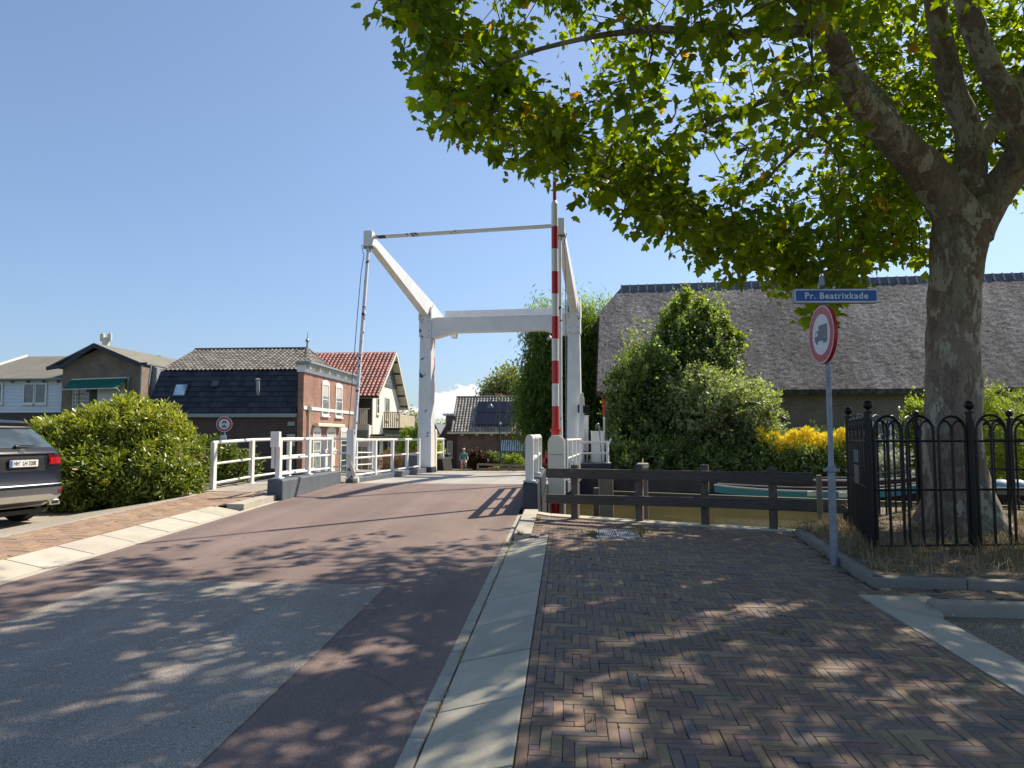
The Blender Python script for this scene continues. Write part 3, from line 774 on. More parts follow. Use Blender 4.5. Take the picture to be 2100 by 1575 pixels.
# platform at the right portal post
pb = MB(); pa = Vector((.62, 22.0, 0))
xa = atY(1158, 950, 22.6).x; xb = atY(1253, 950, 22.6).x; zt = atY(1200, 950, 22.6).z
pb.box(xa, xb, 22.6, 24.6, -1.2, zt); pbo = pb.build('bridge_pier', M['navy'], bevel=.02); tag(pbo, 'navy painted pier block in the canal under the right portal post', 'pier')
railing('platform_railing', [Vector((xa + .3, 22.75, zt)), Vector((xb - .09, 22.75, zt)), Vector((xb - .09, 24.4, zt))], .64, (.64, .3), 'small white guard rail on the navy pier beside the cabinets', r=.03, rtop=.04, box=(.07, .07))
def cabinet(px0, px1, py0, py1, Y, d, label, name='control_cabinet', mat=None):
    a = atY(px0, py1, Y); b = atY(px1, py0, Y); t = thing(name, (a.x, Y, a.z), label, 'cabinet')
    mb = MB(); mb.box(a.x, b.x, Y, Y + d, a.z, b.z); mb.build('housing', mat or M['whiteclean'], t, bevel=.015)
    mb = MB(); w = b.x - a.x; mb.box(a.x + w * .08, b.x - w * .08, Y - .012, Y + .0, a.z + .08, b.z - .08); mb.box(b.x - w * .18, b.x - w * .13, Y - .03, Y - .012, (a.z + b.z) / 2 - .06, (a.z + b.z) / 2 + .06); mb.build('door', mat or M['whiteclean'], t, bevel=.004)
    mb = MB(); mb.box(a.x - .02, b.x + .02, Y - .03, Y + d + .02, b.z, b.z + .03); mb.build('lid', mat or M['whiteclean'], t, bevel=.008); return t
cabinet(1213, 1239, 886, 950, 23.4, .4, 'wide white control cabinet standing on the navy pier, right of the taller box')
t = cabinet(1192, 1207, 854, 925, 23.9, .25, 'narrow tall white box on thin legs behind the portal post, left of the wide cabinet', 'meter_box')
mb = MB(); a = atY(1197, 925, 24.0); b = atY(1204, 925, 24.0)
for q in (a, b): mb.tube([(q.x, 24.0, zt), (q.x, 24.0, q.z)], .025, 8)
mb.build('leg', M['whiteclean'], t)
a = atY(1228, 950, 22.9); h = atY(1228, 873, 22.9)
mb = MB(); mb.tube([(a.x + .1, 22.9, zt), (a.x + .02, 22.9, 1.9), (h.x, 22.9, h.z - .12), (h.x + .0, 22.9, h.z), (h.x - .04, 22.9, h.z + .05), (h.x - .09, 22.9, h.z), (h.x - .08, 22.9, h.z - .1)], .018, 8); mb.ball((h.x - .03, 22.9, h.z + .03), .05)
tag(mb.build('hook_pole', M['steel'], autosmooth=50), 'thin grey pole with a bent hooked top leaning on the wide cabinet', 'pole')
mb = MB(); a = atY(1247, 915, 22.7); b = atY(1253, 899, 22.7); mb.tube([a, b], .03, 8); tag(mb.build('short_rod', M['whiteclean']), 'short slanted white rod at the corner of the pier guard rail', 'rod')
t = thing('marker_pole', (atY(1239, 900, 24.4).x, 24.4, zt), 'thin red and white pole rising behind the wide cabinet by the dark bushes', 'pole')
q0 = atY(1239, 950, 24.4); q1 = atY(1239, 855, 24.4); q2 = atY(1237, 818, 24.4)
mb = MB(); mb.tube([q0, q1], .03, 8); mb.build('lower_pole', M['whiteclean'], t)
mb = MB(); mb.tube([q1, q2], .032, 8); mb.build('upper_pole', M['red'], t)
# hydraulic ram beside the portal post
t = thing('lifting_ram', (atY(1193, 940, 22.9).x, 22.9, .6), 'white lifting ram on the right side of the portal post with dark motor', 'machine')
mb = MB(); mb.beam(atY(1189, 955, 23.1), atY(1194, 828, 23.1), .13, .16); mb.build('ram', M['white'], t, bevel=.01)
mb = MB(); mb.obox(atY(1193, 822, 23.0), (.16, .16, .22)); mb.obox(atY(1193, 811, 23.0), (.1, .1, .16)); mb.build('head', M['cream'], t, bevel=.02)
mb = MB(); mb.obox(atY(1202, 840, 23.1), (.20, .25, .24)); mb.obox(atY(1188, 838, 23.2), (.10, .25, .26)); mb.build('motor', M['black'], t, bevel=.03)
for k in (1158, 1167):
    q = atY(k, 950, 22.4)
    mb = MB(); mb.box(q.x - .05, q.x + .06, 22.3, 22.5, -.6, q.z + .03); tag(mb.build('fender_bolt_post', M['slate'], bevel=.02), 'short blue-grey post at the foot of the right portal post, %s of the pair' % ('left' if k == 1158 else 'right'), 'post')
# street lamp head on the portal
t = thing('bridge_lamp', atY(1127, 690, 24.2), 'small grey lamp hanging under the right end of the portal beam', 'lamp')
q = atY(1127, 690, 24.2); mb = MB(); mb.lathe(q - Vector((0, 0, .12)), [(.10, 0), (.085, .08), (.03, .14)], 12); mb.build('lamp_shade', M['steel'], t, autosmooth=40)
mb = MB(); mb.tube([q + Vector((0, 0, .0)), q + Vector((.02, 0, .22))], .02, 8); mb.build('stem', M['steel'], t)

# ------------------------------------------------------------------ boom barriers
YB = 13.6; XB = atY(1139, 800, YB).x
zb = lambda y: atY(1136, y, YB).z
bl = [(235, 282, 'w'), (282, 327, 'r'), (327, 373, 'w'), (373, 418, 'r'), (418, 465, 'w'), (465, 511, 'r'), (511, 557, 'w'), (557, 603, 'r'), (603, 649, 'w'), (649, 695, 'r'), (695, 740, 'w'), (740, 787, 'r'), (787, 833, 'w'), (833, 884, 'r')]
t = thing('boom_barrier', (XB, YB, .1), 'raised red and white striped boom standing upright in its cream housing beside the navy parapet', 'barrier')
for k, (y0, y1, c) in enumerate(bl):
    thin = y1 <= 418
    mb = MB(); r = .034 if thin else .064
    pa_, pb_ = zb(y0), zb(y1)
    mb.tube([(XB, YB, pb_), (XB, YB, pa_)], r, 18)
    if y0 == 418: mb.tube([(XB, YB, pa_), (XB, YB, pa_ + .06)], [.064, .036], 18)
    mb.build('boom_band', M['red'] if c == 'r' else M['whiteclean'], t, autosmooth=40)
mb = MB(); mb.lathe((XB, YB, zb(885)), [(.075, -.15), (.075, .0), (.10, .0), (.10, .045), (.07, .05), (.068, .15)], 18); mb.build('boom_collar', M['red'], t, autosmooth=40)
mb = MB(); mb.lathe((XB - .005, YB - .02, .05), [(.068, 0), (.068, .42)], 16); mb.build('boom_foot', M['red'], t, autosmooth=40)
# housing: two rounded side plates and a front panel
hx0 = atY(1124, 950, YB - .1).x; hx1 = atY(1157, 950, YB - .1).x; ht = zb(892)
mb = MB()
def arch(x0, x1, y, zlow, ztop, n=10):
    r = (x1 - x0) / 2; cx = (x0 + x1) / 2
    return [(x0, y, zlow), (x1, y, zlow)] + [(cx + r * math.cos(PI * k / n), y, ztop - r + r * math.sin(PI * k / n)) for k in range(n + 1)]
mb.prism(arch(hx0, hx1, YB - .22, .42, ht), (0, .05, 0)); mb.build('front_panel', m_white('housing_paint', base=(.72, .71, .66)), t, bevel=.006)
mb = MB(); mb.prism(arch(hx0 - .0, hx1 + .02, YB + .13, .0, ht + .01), (0, .05, 0)); mb.box(hx0 + .0, hx0 + .03, YB - .17, YB + .13, .0, ht - .17); mb.box(hx1 - .02, hx1 + .01, YB - .17, YB + .13, .0, ht - .17)
mb.build('housing', M['whiteclean'], t, bevel=.006)
mb = MB(); mb.box(hx0 + .02, hx1 - .02, YB - .235, YB - .222, ht - .36, ht - .352)
mb.build('panel_seam', M['steel'], t)
mb = MB(); q = atY(1121, 940, YB); mb.obox(q, (.05, .1, .28)); mb.obox(q + Vector((-.03, 0, -.05)), (.10, .1, .12)); mb.build('pivot_arm', M['red'], t, bevel=.01)
# counter bar behind
# far barrier
YF = 25.6; t = thing('boom_barrier', (atY(887, 900, YF).x, YF, .4), 'far red and white boom raised behind the left portal post, only a sliver in view', 'barrier')
for k, y0 in enumerate(range(655, 905, 26)):
    q0 = atY(889 - (y0 - 655) * .008, y0, YF); q1 = atY(889 - (y0 - 655) * .008, y0 + 26, YF)
    mb = MB(); mb.tube([q1, q0], .06, 12); mb.build('boom_band', M['red'] if k % 2 else M['whiteclean'], t, autosmooth=40)
a = atY(885, 965, YF); b = atY(895, 880, YF)
mb = MB(); mb.prism(arch(a.x, b.x, YF - .15, .42, b.z), (0, .3, 0)); mb.build('housing', M['cream'], t, bevel=.01)
mb = MB(); mb.obox(atY(889, 885, YF - .2), (.12, .06, .2)); mb.obox(atY(890, 925, YF - .2), (.07, .06, .5)); mb.build('pivot_arm', M['red'], t, bevel=.01)
p0 = atY(893, 965, 26.5); p1 = atY(901, 965, 26.5)
railing('bridge_railing', [Vector((p0.x, 26.0, .62)), Vector((p1.x, 27.2, .62))], .90, (.90, .4), 'short white rail end past the far boom, beyond the bridge', r=.035, rtop=.045, box=(.08, .1))
mb = MB(); a = atY(886, 965, 26.2); b = atY(908, 941, 26.2); mb.prism([(a.x, 26.2, .3), (b.x + .06, 26.2, .3), (b.x - .02, 26.2, b.z), (a.x, 26.2, b.z + .02)], (0, 2.0, 0)); tag(mb.build('parapet_block', M['concrete'], bevel=.03), 'light grey concrete parapet end beyond the bridge below the far rail', 'parapet')
mb = MB(); a = atY(852, 965, 24.6); mb.prism([(-5.65, 24.5, .3), (-4.98, 24.5, .3), (-4.90, 24.5, .98), (-5.5, 24.5, 1.0)], (0, .5, 0)); tag(mb.build('parapet_block', M['slate'], bevel=.03), 'small blue-grey block at the foot of the left portal post', 'parapet')

# ------------------------------------------------------------------ timber fence on the quay
tf = thing('timber_fence', (1.5, 11.3, .4), 'low two-rail fence of weathered dark timber on the brick quay', 'fence')
fp = [ong(1180, 1062, .09), ong(1312, 1069, .09), ong(1447, 1076, .09), ong(1587, 1085, .09)]
dirf = (fp[-1] - fp[0]); dirf.z = 0; dirf.normalize(); nf = Vector((dirf.y, -dirf.x, 0))
for p, topy, px in zip(fp, (954, 953, 955, 959), (1180, 1312, 1447, 1587)):
    zt_ = atY(px, topy, p.y).z
    mb = MB(); mb.beam(p - Vector((0, 0, .5)), (p.x, p.y, zt_ + rnd.uniform(0, .02)), .105, .105, up=dirf); mb.build('post', M['postwood'], tf, bevel=.01)
ya = fp[0].y + .30; 
for (yl, yr) in (((960, 980), (970, 991)), ((1013, 1032), (1025, 1047))):
    a = Vector(fp[0]) - dirf * .42 + nf * .085; b = Vector(fp[3]) + dirf * .50 + nf * .085
    za = (atY(1130, yl[0], a.y).z + atY(1130, yl[1], a.y).z) / 2; zb_ = (atY(1656, yr[0], b.y).z + atY(1656, yr[1], b.y).z) / 2
    ha = atY(1130, yl[0], a.y).z - atY(1130, yl[1], a.y).z
    mb = MB(); mid = a.lerp(b, .52)
    mb.beam((a.x, a.y, za), (b.x, b.y, zb_), .06, ha * .98); mb.build('rail', M['railwood'], tf, bevel=.008)
mb = MB()
for p in fp:
    for zz in (.62, .74, 1.0, 1.12):
        q = Vector((p.x, p.y, p.z - .3 + zz)) + nf * .118; mb.ball(q, .011, 8, 4)
mb.build('bolts', M['steel'], tf)
# mooring posts in the water, guide beam
def mpost(px, py_top, py_bot, Y, w, label, mat='palewood', cap=None):
    a = atY(px, py_top, Y); t = thing('mooring_post', (a.x, Y, WATER_Z - .5), label, 'post')
    mb = MB(); mb.beam((a.x + .01, Y, WATER_Z - .6), (a.x, Y, a.z), w, w); mb.build('shaft', M[mat], t, bevel=.02)
    if cap:
        mb = MB(); mb.box(a.x - w / 2 - .02, a.x + w / 2 + .02, Y - w / 2 - .02, Y + w / 2 + .02, a.z - .08, a.z + .01); mb.tube([(a.x, Y, a.z), (a.x, Y, a.z + .10)], .012, 6); mb.build('cap', M['cream'], t, bevel=.015)
mpost(1242, 968, 1062, 13.4, .25, 'square silvered timber post in the canal behind the quay fence, nearest the bridge pier')
mpost(1318, 951, 1045, 14.6, .17, 'timber mooring post with a pale cap and metal pin behind the second fence post', cap=True)
mpost(1226, 1000, 1040, 17.5, .2, 'dark stub of a timber post against the navy pier', 'postwood')
mpost(1679, 974, 1010, 17.5, .11, 'thin upright timber stake beside the teal boat, right of the quay fence')
a = atY(1255, 1000, 22.0); b = atY(1745, 1018, 19.4); d_ = (b - a) * .6
mb = MB(); mb.beam((a.x, a.y, -.165), (b.x + d_.x, b.y + d_.y, -.165), .16, .34); tag(mb.build('guide_beam', M['beamwood'], bevel=.02), 'long mossy timber guide beam lying along the water behind the fence', 'beam')
mb = MB(); mb.beam((.6, 23.3, .1), (12, 22.0, .1), .2, .4); tag(mb.build('guide_beam', M['railwood'], bevel=.02), 'dark timber beam along the far bank below the bushes', 'beam')

# ------------------------------------------------------------------ drain cover in the pavement
t = thing('drain_cover', ((GX0 + GX1) / 2, (GY0 + GY1) / 2, SL * GY0 + POFF), 'rectangular grey metal drain grating set in the brick pavement with weeds round it', 'drain cover')
mb = MB(); zc = lambda y: SL * y + POFF + .002
def flat(x0, x1, y0, y1, dz=0, th=.02): mb.hexa([(x0, y0, zc(y0) - th), (x1, y0, zc(y0) - th), (x1, y1, zc(y1) - th), (x0, y1, zc(y1) - th), (x0, y0, zc(y0) + dz), (x1, y0, zc(y0) + dz), (x1, y1, zc(y1) + dz), (x0, y1, zc(y1) + dz)])
flat(GX0, GX1, GY0, GY0 + .02); flat(GX0, GX1, GY1 - .02, GY1); flat(GX0, GX0 + .02, GY0 + .02, GY1 - .02); flat(GX1 - .02, GX1, GY0 + .02, GY1 - .02); flat((GX0 + GX1) / 2 - .014, (GX0 + GX1) / 2 + .014, GY0 + .02, GY1 - .02, .003)
mb.build('frame', M['galv'], t)
mb = MB(); n = 22
for k in range(n):
    x = GX0 + .03 + (GX1 - GX0 - .06) * k / (n - 1)
    if abs(x - (GX0 + GX1) / 2) < .018: continue
    flat(x - .007, x + .007, GY0 + .02, GY1 - .02, -.003)
for k in range(1, 5):
    y = GY0 + (GY1 - GY0) * k / 5; flat(GX0 + .02, GX1 - .02, y - .006, y + .006, -.006)
mb.build('grate', M['galv'], t)

# ------------------------------------------------------------------ signs
def text_mesh(s, size, depth=0.003, spacing=1.0):
    c = bpy.data.curves.new('t', 'FONT'); c.body = s; c.size = size; c.extrude = depth; c.align_x = 'CENTER'; c.align_y = 'CENTER'; c.space_character = spacing; c.offset = size * .018; c.resolution_u = 3
    o = bpy.data.objects.new('t', c); COL.objects.link(o); bpy.context.view_layer.update()
    me = bpy.data.meshes.new_from_object(o.evaluated_get(bpy.context.evaluated_depsgraph_get())); bpy.data.objects.remove(o)
    return me
def add_text(parent, name, s, size, pos, R3, mat, spacing=1.0, depth=.002, sx=1.0):
    me = text_mesh(s, size, depth, spacing); off = WORLD_LOC[parent.name]
    me.transform(Matrix.Translation(Vector(pos) - off) @ R3.to_4x4() @ Matrix.Scale(sx, 4, (1, 0, 0)))
    me.materials.clear(); me.materials.append(mat); o = bpy.data.objects.new(name, me); COL.objects.link(o); o.parent = parent; WORLD_LOC[o.name] = off
    return o
def facing(n):  # local x = right seen from front, y = up, z = outward normal
    n = Vector(n).normalized(); r = Vector((0, 0, 1)).cross(n).normalized(); return Matrix((r, Vector((0, 0, 1)), n)).transposed()
def local_poly(mb, c, R3, pts, z0, z1): mb.prism([Vector(c) + R3 @ Vector((x, y, z0)) for x, y in pts], R3 @ Vector((0, 0, z1 - z0)))
def circ(r, n=48, cx=0, cy=0): return [(cx + r * math.cos(2 * PI * k / n), cy + r * math.sin(2 * PI * k / n)) for k in range(n)]
def ring_mb(mb, c, R3, r0, r1, z0, z1, n=64):
    for k in range(n):
        a, b = 2 * PI * k / n, 2 * PI * (k + 1) / n
        local_poly(mb, c, R3, [(r0 * math.cos(a), r0 * math.sin(a)), (r1 * math.cos(a), r1 * math.sin(a)), (r1 * math.cos(b), r1 * math.sin(b)), (r0 * math.cos(b), r0 * math.sin(b))], z0, z1)
M['signred'] = plain('sign_red', (.42, .012, .022), .3, var=.08, scale=10, bump=0, spec=.5)
M['signwhite'] = plain('sign_white', (.66, .70, .74), .35, var=.05, bump=0)
M['signgrey'] = plain('sign_pictogram_grey', (.105, .14, .165), .45, var=.05, bump=0)
M['signblue'] = plain('sign_blue', (.014, .10, .36), .35, var=.08, bump=0)
def truck(mb, c, R3, s, z0, z1):  # faces left
    P = lambda pts: local_poly(mb, c, R3, [(x * s, y * s) for x, y in pts], z0, z1)
    P([(-.35, -.22), (.95, -.22), (.95, .62), (-.35, .62)])                       # load
    P([(-.95, -.42), (-.37, -.42), (-.37, .30), (-.72, .30), (-.95, -.05)][::-1][::-1])  # cab
    P([(-.37, -.42), (.95, -.42), (.95, -.24), (-.37, -.24)])                     # chassis
    for x in (-.66, .42, .74): P(circ(.145, 20, x, -.47))
def truck_holes(mb, c, R3, s, z0, z1):
    local_poly(mb, c, R3, [(x * s, y * s) for x, y in ((-.86, -.06), (-.50, -.06), (-.50, .20), (-.70, .20))], z0, z1)
SB = ong(1711, 1157, .09); SB.z = ong(1711, 1157, .09).z
t = thing('sign_post', SB, 'grey sign post with blue street name plate above a round red-ringed lorry ban sign', 'street sign')
mb = MB(); zc1 = atY(1711, 962, SB.y).z
mb.tube([SB - Vector((0, 0, .3)), (SB.x, SB.y, zc1)], .038, 18); mb.tube([(SB.x, SB.y, zc1), (SB.x, SB.y, zc1 + .07), (SB.x - .002, SB.y, atY(1711, 590, SB.y).z)], [.038, .0275, .0265], 18)
mb.build('pole', M['galv'], t, autosmooth=40)
mb = MB(); mb.lathe((SB.x, SB.y, zc1 - .035), [(.036, 0), (.048, .005), (.048, .05), (.036, .055)], 18); mb.obox((SB.x - .06, SB.y, zc1 - .01), (.035, .035, .035)); mb.obox((SB.x + .06, SB.y, zc1 - .01), (.035, .035, .035)); mb.build('clamp', M['galv'], t, bevel=.004)
dc = atY(1702, 686, SB.y - .0); RD = .30
cv = Vector((0, 0, 0)) + (Vector((0, 0, 0)) - Vector((dc.x, dc.y, 0))).normalized()
ang = math.radians(-66)   # turned towards the road
nd = Vector((cv.x * math.cos(ang) - cv.y * math.sin(ang), cv.x * math.sin(ang) + cv.y * math.cos(ang), 0))
R3 = facing(nd); dcc = Vector((SB.x, SB.y, dc.z)) + nd * .06
disc = MB(); local_poly(disc, dcc, R3, circ(RD, 64), -.012, .0); ring_mb(disc, dcc, R3, RD - .004, RD + .004, -.035, .002)
do = disc.build('sign_disc', M['signred'], t, autosmooth=40)
mb = MB(); local_poly(mb, dcc, R3, circ(RD * .70, 64), .0012, .003); ring_mb(mb, dcc, R3, RD * .955, RD * .985, .0012, .003); mb.build('white_field', M['signwhite'], do)
mb = MB(); truck(mb, dcc, R3, RD * .52, .0042, .0055); mb.build('lorry_pictogram', M['signgrey'], do, fixn=True)
mb = MB(); truck_holes(mb, dcc, R3, RD * .52, .0062, .0070); mb.build('cab_window', M['signwhite'], do)
# name plate
ncn = atY(1718, 608, SB.y); cdir = Vector((-ncn.x, -ncn.y, 0)).normalized()
nd2 = Vector((.06, -1, 0)).normalized(); R2 = facing(nd2)
W2, H2 = .86, .148; pc = Vector((SB.x, SB.y, ncn.z)) + nd2 * .015 + R2 @ Vector((.085, 0, 0))
def rrect(w, h, r, n=5):
    p = []
    for cx, cy, a0 in ((w / 2 - r, h / 2 - r, 0), (-w / 2 + r, h / 2 - r, 90), (-w / 2 + r, -h / 2 + r, 180), (w / 2 - r, -h / 2 + r, 270)):
        for k in range(n + 1): a = math.radians(a0 + 90 * k / n); p.append((cx + r * math.cos(a), cy + r * math.sin(a)))
    return p
mb = MB(); local_poly(mb, pc, R2, rrect(W2, H2, .012), -.03, .03); npo = mb.build('name_plate', M['galv'], t, autosmooth=40)
mb = MB(); local_poly(mb, pc, R2, rrect(W2 - .01, H2 - .012, .014), .0305, .0325); mb.build('plate_border', M['signwhite'], npo)
mb = MB(); local_poly(mb, pc, R2, rrect(W2 - .035, H2 - .038, .010), .0335, .0345); mb.build('plate_field', M['signblue'], npo)
add_text(npo, 'street_name_text', 'Pr. Beatrixkade', .092, pc + R2 @ Vector((0, -.003, .0365)), R2, M['signwhite'], 1.12, .001)
# second plate at right angles, seen edge-on
nd3 = R2 @ Vector((1, 0, 0)); q = pc + Vector((0, 0, .125)) + R2 @ Vector((-.10, 0, -.1))
mb = MB(); R4 = facing(nd3 + nd2 * .35); local_poly(mb, q, R4, rrect(.62, .11, .01), -.02, .02); mb.build('cross_plate', M['galv'], t, autosmooth=40)
# ban sign beyond the canal
Yq = 27.5; q = atY(460, 870, Yq); t = thing('sign_post', (q.x, Yq, farz(Yq)), 'small round red-ringed vehicle ban sign with white sub-plate in front of the dark brick wall', 'street sign')
mb = MB(); mb.tube([(q.x, Yq + .04, farz(Yq) - .2), (q.x, Yq + .04, q.z)], .03, 10); mb.build('pole', M['galv'], t, autosmooth=40)
R5 = facing((.25, -1, 0)); mb = MB(); rr = .30; local_poly(mb, q, R5, circ(rr, 40), -.01, 0); dd = mb.build('sign_disc', M['signred'], t)
mb = MB(); local_poly(mb, q, R5, circ(rr * .68, 40), .002, .004); ring_mb(mb, q, R5, rr * .92, rr * .99, .002, .004, 32); mb.build('white_field', M['signwhite'], dd)
mb = MB()
local_poly(mb, q, R5, [(-.08, .05), (.08, .05), (.08, .09), (.05, .13), (-.05, .13), (-.08, .09)], .006, .008)
for x in (-.06, .06): local_poly(mb, q, R5, circ(.022, 12, x, .045), .006, .0082)
local_poly(mb, q, R5, circ(.045, 16, -.05, -.10), .006, .008); local_poly(mb, q, R5, circ(.045, 16, .05, -.10), .006, .008); local_poly(mb, q, R5, [(-.03, -.08), (.03, -.08), (.015, .0), (-.015, .0)], .006, .0084)
mb.build('pictogram', M['signgrey'], dd)
q2 = atY(458, 899, Yq); mb = MB(); local_poly(mb, q2, R5, rrect(.24, .26, .02), -.01, 0); sp_ = mb.build('sub_plate', M['signwhite'], t)
mb = MB()
for k, y in enumerate((.07, .02, -.04)): local_poly(mb, q2, R5, rrect(.15 - .03 * k, .018, .004), .002, .004)
mb.build('sub_plate_text', M['signgrey'], sp_)

# ------------------------------------------------------------------ iron tree guard
gp = {}
def bedp(px, py, Y): q = atY(px, py, Y); return Vector((q.x, Y, bedz(q.x, Y)))
ZT = 1.885    # shoulder of posts
G1 = Vector((ong(1790, 1131, .16).x, ong(1790, 1131, .16).y, 0)); G2 = Vector((ong(2001, 1129, .16).x, ong(2001, 1129, .16).y, 0))
G0 = atY(1740, 870, G1.y + 1.75); G5 = atY(1879, 860, 11.3); G6 = atY(2070, 860, 11.2)
G3 = G2 + (G2 - G1).normalized() * 1.22; G7 = Vector((7.5, 10.4, 0))
guard = thing('tree_guard', (G1.x + 1, G1.y + 1, bedz(5, 9)), 'black iron hooped railing with ball-topped posts standing round the plane tree', 'fence')
for g_ in (G0, G1, G2, G3, G5, G6, G7):
    x, y = g_.x, g_.y; b = bedz(x, y)
    mb = MB(); mb.tube([(x, y, b - .2), (x, y, ZT - .04)], .043, 4); mb.tube([(x, y, ZT - .04), (x, y, ZT - .015)], [.05, .05], 12); mb.tube([(x, y, ZT - .015), (x, y, ZT + .015)], .016, 8)
    po = mb.build('post', M['black'], guard, autosmooth=50)
    mb = MB(); mb.ball((x, y, ZT + .055), .052, 16, 10); mb.build('ball_finial', M['black'], po, smooth=True)
def gpanel(A, B, nh, first=0):
    A = Vector((A.x, A.y, 0)); B = Vector((B.x, B.y, 0)); d = (B - A); Ln = d.length; d.normalize()
    mb = MB(); b0 = bedz(A.x, A.y)
    pitch = (Ln - .06) / nh; hw = pitch * .42; zs = ZT - .22; r = .0145
    for k in range(nh):
        c = A + d * (.03 + pitch * (k + .5))
        bz = bedz(c.x, c.y) + .05
        def P(s, z): return (c.x + d.x * s, c.y + d.y * s, z)
        # outer hoop
        mb.tube([P(-hw, bz), P(-hw, zs)] + [P(-hw * math.cos(PI * i / 12), zs + hw * 1.05 * math.sin(PI * i / 12)) for i in range(1, 12)] + [P(hw, zs), P(hw, bz)], r, 6)
        # crossing inner arcs down to the middle bar
        for s in (-1, 1):
            arc = [P(s * (hw - hw * (1 - math.cos(a)) * 1.0), zs + hw * .0 + hw * 1.0 * math.sin(a) * .95) for a in [PI / 2 * i / 7 * 1.0 for i in range(0)]]
            pts = [P(s * (.5 * hw + .5 * hw * math.cos(a)), zs - .02 + hw * .86 * math.sin(a)) for a in [PI * i / 10 for i in range(11)]]
            mb.tube(pts, r * .8, 6)
        mb.tube([P(0, zs + .0), P(0, bz)], r, 6)
        mb.tube([P(0.0, zs - .06), P(0, zs + .01)], r * 1.6, 6)
    for z in (ZT - .33, b0 + .64, b0 + .06):
        mb.tube([(A.x, A.y, z), (B.x, B.y, z + (bedz(B.x, B.y) - b0) * (0 if z > 1.5 else 1))], .013, 6)
    return mb.build('hooped_panel', M['black'], guard)
gpanel(G1, G2, 3); gpanel(G2, G3, 3); gpanel(G0, G1, 5); gpanel(G0, G5, 4); gpanel(G5, G6, 3); gpanel(G6, G7, 3); gpanel(G3, G7, 5)
q = (Vector((G0.x, G0.y, 0)).lerp(Vector((G1.x, G1.y, 0)), .45)); dd_ = (Vector((G1.x, G1.y, 0)) - Vector((G0.x, G0.y, 0))).normalized()
for z0, z1 in ((1.30, 1.45), (1.05, 1.27)):
    mb = MB(); nrm_ = Vector((dd_.y, -dd_.x, 0)); R6 = facing(-nrm_ if nrm_.x > 0 else nrm_); local_poly(mb, (q.x, q.y, (z0 + z1) / 2), R6, rrect(.42, z1 - z0, .01), .012, .018); mb.build('info_plate', M['signgrey'] if z0 > 1.2 else M['steel'], guard)
# ------------------------------------------------------------------ houses
def tilemat(name, c1, c2, c3=None, rough=.75, dirt=.5):
    t = NT(name); a = t.attr('col'); sp = t.n('ShaderNodeSeparateColor'); t.link(a, sp.inputs[0])
    c = t.mix(sp.outputs[0], c1, c2)
    if c3: c = t.mix(t.ramp(t.noise(t.pos(), 1.1, 5, .7), [(.5, 0.), (.68, dirt)]), c, c3)
    c = t.mix(1., c, t.ramp(t.noise(t.pos(), 25, 3), [(.3, .8), (.7, 1.15)]), 'MULTIPLY')
    t.bsdf(c, rough, 0, spec=.35); return t.m
def tiles(name, mat, parent, O, U, W, width, length, tw=.24, tl=.34, amp=.045, step=.028, inside=None, seed=1, prof=None, hi=None):
    O = Vector(O); U = Vector(U).normalized(); W = Vector(W).normalized(); N = U.cross(W).normalized()
    if N.z < 0: N = -N
    mb = MB(); r = random.Random(seed); nr = max(1, round(length / tl)); tl = length / nr; nc = max(1, round(width / tw)); tw = width / nc
    prof = prof or [(0, 0), (.22, .75), (.42, 1), (.62, .72), (.8, .1), (1, 0)]
    for j in range(nr):
        for i in range(nc):
            cx, cy = (i + .5) * tw, (j + .5) * tl
            if inside and not inside(cx, cy): continue
            k = r.random(); mb.cc = (k, k, k)
            if hi: mb.cc = hi(k, cx / width, cy / length)
            lo, up = [], []
            dz = r.gauss(0, .003)
            for px, ph in prof:
                b = O + U * ((i + px) * tw)
                lo.append(b + W * (j * tl - .02) + N * (ph * amp + step + dz)); up.append(b + W * ((j + 1) * tl) + N * (ph * amp + dz))
            n = len(prof)
            mb.add(lo + up + [p - N * (step + .0) for p in lo], [(q, q + 1, n + q + 1, n + q) for q in range(n - 1)] + [(2 * n + q, 2 * n + q + 1, q + 1, q) for q in range(n - 1)])
    return mb.build(name, mat, parent, fixn=False)
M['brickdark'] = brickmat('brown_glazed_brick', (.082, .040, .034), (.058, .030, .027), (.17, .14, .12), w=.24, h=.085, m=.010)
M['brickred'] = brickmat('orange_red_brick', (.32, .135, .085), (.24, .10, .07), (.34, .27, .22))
M['brickbrown'] = brickmat('brown_brick', (.25, .165, .11), (.17, .115, .085), (.28, .24, .20))
M['brickpink'] = brickmat('old_pink_brick', (.22, .115, .095), (.17, .09, .08), (.28, .22, .19))
M['brickfarm'] = brickmat('farm_brick', (.20, .150, .095), (.135, .105, .072), (.27, .24, .19), w=.22, h=.07, m=.013)
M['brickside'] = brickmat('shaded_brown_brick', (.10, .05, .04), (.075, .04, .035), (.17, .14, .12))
M['plaster'] = m_white('white_plaster', base=(.70, .68, .62), rough=.8)
M['tileblack'] = tilemat('black_tiles', (.016, .018, .026), (.045, .048, .060), None, .45)
M['tilegrey'] = tilemat('weathered_grey_tiles', (.085, .083, .08), (.21, .20, .18), (.24, .18, .11), .8, .25)
M['tilered'] = tilemat('red_tiles', (.20, .055, .045), (.36, .12, .09), (.07, .045, .045), .6, .7)
M['tilesolar'] = tilemat('grey_pantiles', (.22, .21, .19), (.42, .40, .36), (.10, .10, .085), .8, .4)
M['felt'] = plain('roofing_felt', (.165, .160, .130), .9, var=.15, scale=1.2, bump=.3, bscale=60)
M['navyboard'] = plain('dark_navy_bargeboard', (.020, .024, .038), .5, var=.3)
M['zinc'] = plain('zinc_cladding', (.27, .30, .31), .5, .2, var=.12)
